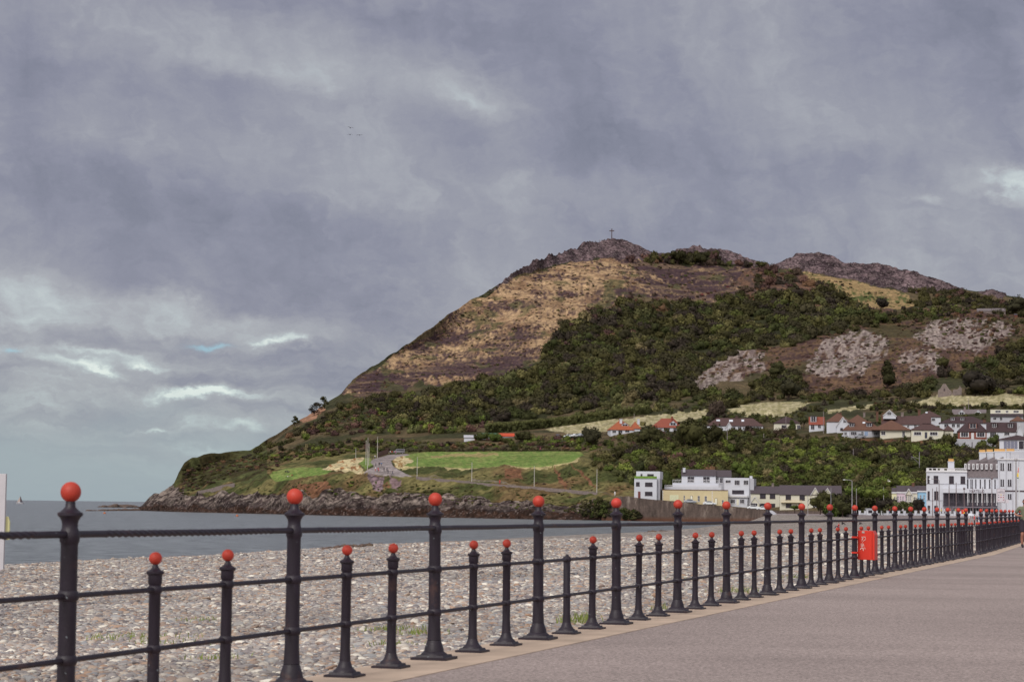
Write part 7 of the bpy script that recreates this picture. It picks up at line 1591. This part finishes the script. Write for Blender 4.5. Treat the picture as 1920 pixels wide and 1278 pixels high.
# domain warp
base = comb(az, M('MULTIPLY', el, 1.6))
wn = sn(base, .35, 5, .55); sepw = N.new('ShaderNodeSeparateColor'); L.new(wn.outputs['Color'], sepw.inputs[0])
wn2 = sn(base, 1.6, 7, .62); sepw2 = N.new('ShaderNodeSeparateColor'); L.new(wn2.outputs['Color'], sepw2.inputs[0])
azw = M('ADD', az, M('ADD', M('MULTIPLY', M('SUBTRACT', sepw.outputs[0], .5), 3.2), M('MULTIPLY', M('SUBTRACT', sepw2.outputs[0], .5), .9)))
elw = M('ADD', el, M('ADD', M('MULTIPLY', M('SUBTRACT', sepw.outputs[1], .5), 1.6), M('MULTIPLY', M('SUBTRACT', sepw2.outputs[1], .5), .55)))
# large cloud masses: gentle diagonal sweep; flatter towards the horizon
lowf = M('SMOOTHSTEP' if False else 'DIVIDE', 1.0, M('ADD', M('MULTIPLY', M('MAXIMUM', el, 0.0), .10), .30))   # 3.3 at horizon, ~0.6 high up
A_ = comb(M('ADD', M('MULTIPLY', az, .12), M('MULTIPLY', el, .05)), M('ADD', M('MULTIPLY', el, M('MULTIPLY', lowf, .22)), M('MULTIPLY', az, .035)))
big = sn(A_, 1.0, 7, .52, .35).outputs['Fac']
B_ = comb(M('ADD', M('MULTIPLY', az, .30), 5.0), M('MULTIPLY', el, M('MULTIPLY', lowf, .55)))
med = sn(B_, 1.0, 8, .56, .5).outputs['Fac']
V_ = M('ADD', M('ADD', .40, M('MULTIPLY', M('SUBTRACT', big, .5), .75)), M('MULTIPLY', M('SUBTRACT', med, .5), .55))
def azel(px, py):
    r = ray(float(px), float(py)); r = r/np.linalg.norm(r); return math.degrees(math.atan2(r[0], r[1])), math.degrees(math.asin(r[2]))
DEG = math.degrees(1/F)
def blob(px, py, rx, ry, s, rot=0, V=None, hard=False):
    """a brighter or darker cloud mass centred on a sky direction; radii in degrees*F pixels"""
    a0, e0 = azel(px, py); dx = M('SUBTRACT', azw, a0); dy = M('SUBTRACT', elw, e0)
    cr, sr = math.cos(R(rot)), math.sin(R(rot))
    u = M('ADD', M('MULTIPLY', dx, cr/(rx*DEG)), M('MULTIPLY', dy, sr/(rx*DEG)))
    v = M('ADD', M('MULTIPLY', dx, -sr/(ry*DEG)), M('MULTIPLY', dy, cr/(ry*DEG)))
    d = M('ADD', M('MULTIPLY', u, u), M('MULTIPLY', v, v))
    g = M('EXPONENT', M('MULTIPLY', d, -1.0))
    return M('ADD', V, M('MULTIPLY', g, s))
BLOBS = [  # px, py, rx, ry, strength, rotation (deg, + tilts up to the right)
 (420,90,330,60,.10,-8),(420,125,150,24,.10,-6),(600,130,130,26,.09,8),(840,160,66,40,.24,-12),(890,188,60,28,.17,-10),(740,165,50,40,.12,40),(300,70,160,40,.06,-10),
 (200,250,300,45,.10,-14),(520,300,200,40,.05,-15),(600,190,70,40,.06,0),
 (620,20,330,40,-.22,-8),(60,140,110,110,-.15,0),(1180,150,190,90,-.08,-20),(560,185,300,26,-.10,-5),
 (350,395,420,60,-.13,-8),(700,430,330,40,-.12,-6),(150,340,200,45,-.09,-8),(480,520,300,55,-.13,-14),(700,560,170,60,-.11,-10),
 (1600,60,300,80,-.05,0),(1870,40,160,60,-.16,0),(1880,170,110,80,-.14,0),(1500,170,220,60,.07,-20),(1330,110,140,60,.05,-30),
 (1180,290,260,50,-.16,-4),(1080,340,180,36,.17,4),(1200,380,150,40,.10,8),(1600,260,240,40,.05,5),(1700,300,180,40,-.08,0),
 (1890,345,50,22,.45,-28),(1740,362,24,12,.28,-15),(1840,340,60,16,.16,-5),(1500,340,160,50,-.06,10),(1800,430,200,60,.06,-10),
 (40,520,90,50,.15,-14),(150,560,150,30,.10,-12),(300,590,220,26,.14,-6),(440,600,160,22,.17,-4),(590,600,90,26,.12,-6),
 (90,560,90,20,-.10,-8),(300,652,330,20,-.22,-4),(560,655,130,18,-.16,3),(540,637,36,9,.42,-10),(500,632,22,6,.35,0),
 (300,700,420,120,.08,0),(250,600,300,70,.04,-5),(130,675,60,12,.34,-12),(170,690,40,8,.25,-10),(195,662,55,8,.30,-8),(265,680,36,8,.28,-8),
 (390,738,75,11,.42,-6),(470,748,90,9,.30,-5),(350,735,60,14,.2,0),(300,715,240,12,-.14,0),(560,720,140,20,-.10,0),
 (300,800,26,5,.42,0),(362,792,16,16,.25,0),(410,800,30,12,.28,-10),(445,806,40,8,.28,-8),(480,770,120,8,-.10,0),(360,815,120,5,-.12,0),
 (360,832,34,5,.38,-3),(200,822,120,6,.12,-3),(460,838,100,8,.14,-2),(100,800,60,5,.12,0),(140,745,150,10,.08,-2),(560,790,100,30,.10,0),
]
for b_ in BLOBS: V_ = blob(b_[0], b_[1], b_[2], b_[3], b_[4], b_[5], V_)
# fine wisps
D_ = comb(M('MULTIPLY', azw, .9), M('MULTIPLY', elw, 2.2)); fw = sn(D_, 1.0, 7, .6, .3).outputs['Fac']
V_ = M('ADD', V_, M('MULTIPLY', M('SUBTRACT', fw, .5), .22))
# billows: ridged detail that gives the cloud decks crisper undersides
G_ = comb(M('ADD', M('MULTIPLY', azw, .28), M('MULTIPLY', el, .10)), M('MULTIPLY', elw, M('MULTIPLY', lowf, .75)), 3.3); bn = sn(G_, 1.0, 9, .62, .2).outputs['Fac']
V_ = M('ADD', V_, M('MULTIPLY', M('SUBTRACT', M('ABSOLUTE', M('SUBTRACT', bn, .5)), .09), 1.05))
# thin flat layers low over the sea
H_ = comb(M('MULTIPLY', azw, .22), M('MULTIPLY', elw, 1.9), 7.7); hn = sn(H_, 1.0, 8, .6, .1).outputs['Fac']
lowm = N.new('ShaderNodeMapRange'); lowm.interpolation_type = 'SMOOTHSTEP'; lowm.inputs[1].default_value = 6.5; lowm.inputs[2].default_value = 3.0; L.new(el, lowm.inputs[0])
V_ = M('ADD', V_, M('MULTIPLY', M('MULTIPLY', M('SUBTRACT', hn, .5), .75), lowm.outputs[0]))
rp = N.new('ShaderNodeValToRGB'); L.new(V_, rp.inputs[0]); e = rp.color_ramp.elements; rp.color_ramp.interpolation = 'EASE' if False else 'LINEAR'
st_ = [(0, '777989'), (.22, '888999'), (.40, '9697a2'), (.58, 'a5a7ae'), (.75, 'b5bcc0'), (.92, 'cbd4d3'), (1, 'dde4e0')]
e[0].color = (*lin(st_[0][1]), 1); e[1].position = 1; e[1].color = (*lin(st_[-1][1]), 1)
for p, c_ in st_[1:-1]:
    x = e.new(p); x.color = (*lin(c_), 1)
def mixc(a, b, f):
    q = N.new('ShaderNodeMix'); q.data_type = 'RGBA'
    if isinstance(f, (int, float)): q.inputs[0].default_value = f
    else: L.new(f, q.inputs[0])
    for i, v in ((6, a), (7, b)):
        if isinstance(v, tuple): q.inputs[i].default_value = (*v, 1)
        else: L.new(v, q.inputs[i])
    return q.outputs[2]
def mr(v, a, b, c_, d, smooth=True):
    q = N.new('ShaderNodeMapRange'); q.interpolation_type = 'SMOOTHSTEP' if smooth else 'LINEAR'
    q.inputs[1].default_value = a; q.inputs[2].default_value = b; q.inputs[3].default_value = c_; q.inputs[4].default_value = d
    L.new(v, q.inputs[0]); return q.outputs[0]
sc_ = rp.outputs[0]
# left/low part is greener grey, upper part purple grey
sc_ = mixc(sc_, lin('9ea9b0'), mr(M('ADD', el, M('MULTIPLY', M('SUBTRACT', med, .5), 2.5)), 3.2, .6, 0, .85))
g1 = mr(el, 5.5, 1.5, 0, .35); g2 = N.new('ShaderNodeMix'); g2.data_type = 'RGBA'; g2.blend_type = 'MULTIPLY'; L.new(g1, g2.inputs[0]); L.new(sc_, g2.inputs[6]); g2.inputs[7].default_value = (.93, 1.06, 1.02, 1); sc_ = g2.outputs[2]
# gaps of clear blue
for (px, py, rx, ry) in ((397, 637, 34, 6), (15, 648, 26, 4)):
    a0, e0 = azel(px, py); dx = M('DIVIDE', M('SUBTRACT', azw, a0), rx*DEG); dy = M('DIVIDE', M('SUBTRACT', elw, e0), ry*DEG)
    g = M('EXPONENT', M('MULTIPLY', M('ADD', M('MULTIPLY', dx, dx), M('MULTIPLY', dy, dy)), -1.0)); sc_ = mixc(sc_, lin('9ccbdc'), M('MULTIPLY', g, .6, clamp=True))
# the overcast is brighter on the sunward side, behind the camera
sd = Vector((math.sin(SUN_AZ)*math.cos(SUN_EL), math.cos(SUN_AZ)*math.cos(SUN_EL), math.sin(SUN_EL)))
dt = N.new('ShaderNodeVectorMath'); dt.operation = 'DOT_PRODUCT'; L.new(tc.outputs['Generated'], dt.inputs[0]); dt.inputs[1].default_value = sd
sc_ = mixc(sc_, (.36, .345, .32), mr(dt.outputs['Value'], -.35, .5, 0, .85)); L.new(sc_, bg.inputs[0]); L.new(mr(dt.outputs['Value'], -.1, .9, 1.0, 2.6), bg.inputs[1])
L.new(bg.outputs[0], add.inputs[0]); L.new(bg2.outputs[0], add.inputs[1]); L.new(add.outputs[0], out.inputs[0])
w.cycles.sampling_method = 'MANUAL'; w.cycles.sample_map_resolution = 512
sl = bpy.data.lights.new('sun', 'SUN'); sl.energy = 1.9; sl.angle = R(24); sl.color = (1, .95, .88)
so = bpy.data.objects.new('sun', sl); COL.objects.link(so); so.rotation_euler = (-sd).to_track_quat('-Z', 'Y').to_euler()
cam = bpy.data.cameras.new('camera'); co = bpy.data.objects.new('camera', cam); COL.objects.link(co); SC.camera = co
cam.sensor_width = 23.6; cam.lens = 23.6*F/1920; cam.clip_start = .1; cam.clip_end = 90000
mtx = Matrix((( RT[0], UP[0], -FW[0], 0), (RT[1], UP[1], -FW[1], 0), (RT[2], UP[2], -FW[2], CH), (0, 0, 0, 1))); co.matrix_world = mtx
cam.dof.use_dof = True; cam.dof.focus_distance = 60; cam.dof.aperture_fstop = 4.0
vs = SC.view_settings; SC.display_settings.display_device = 'sRGB'; vs.view_transform = 'Standard'; vs.look = 'None'; vs.exposure = 0; vs.gamma = 1; vs.use_curve_mapping = False
SC.cycles.use_denoising = True
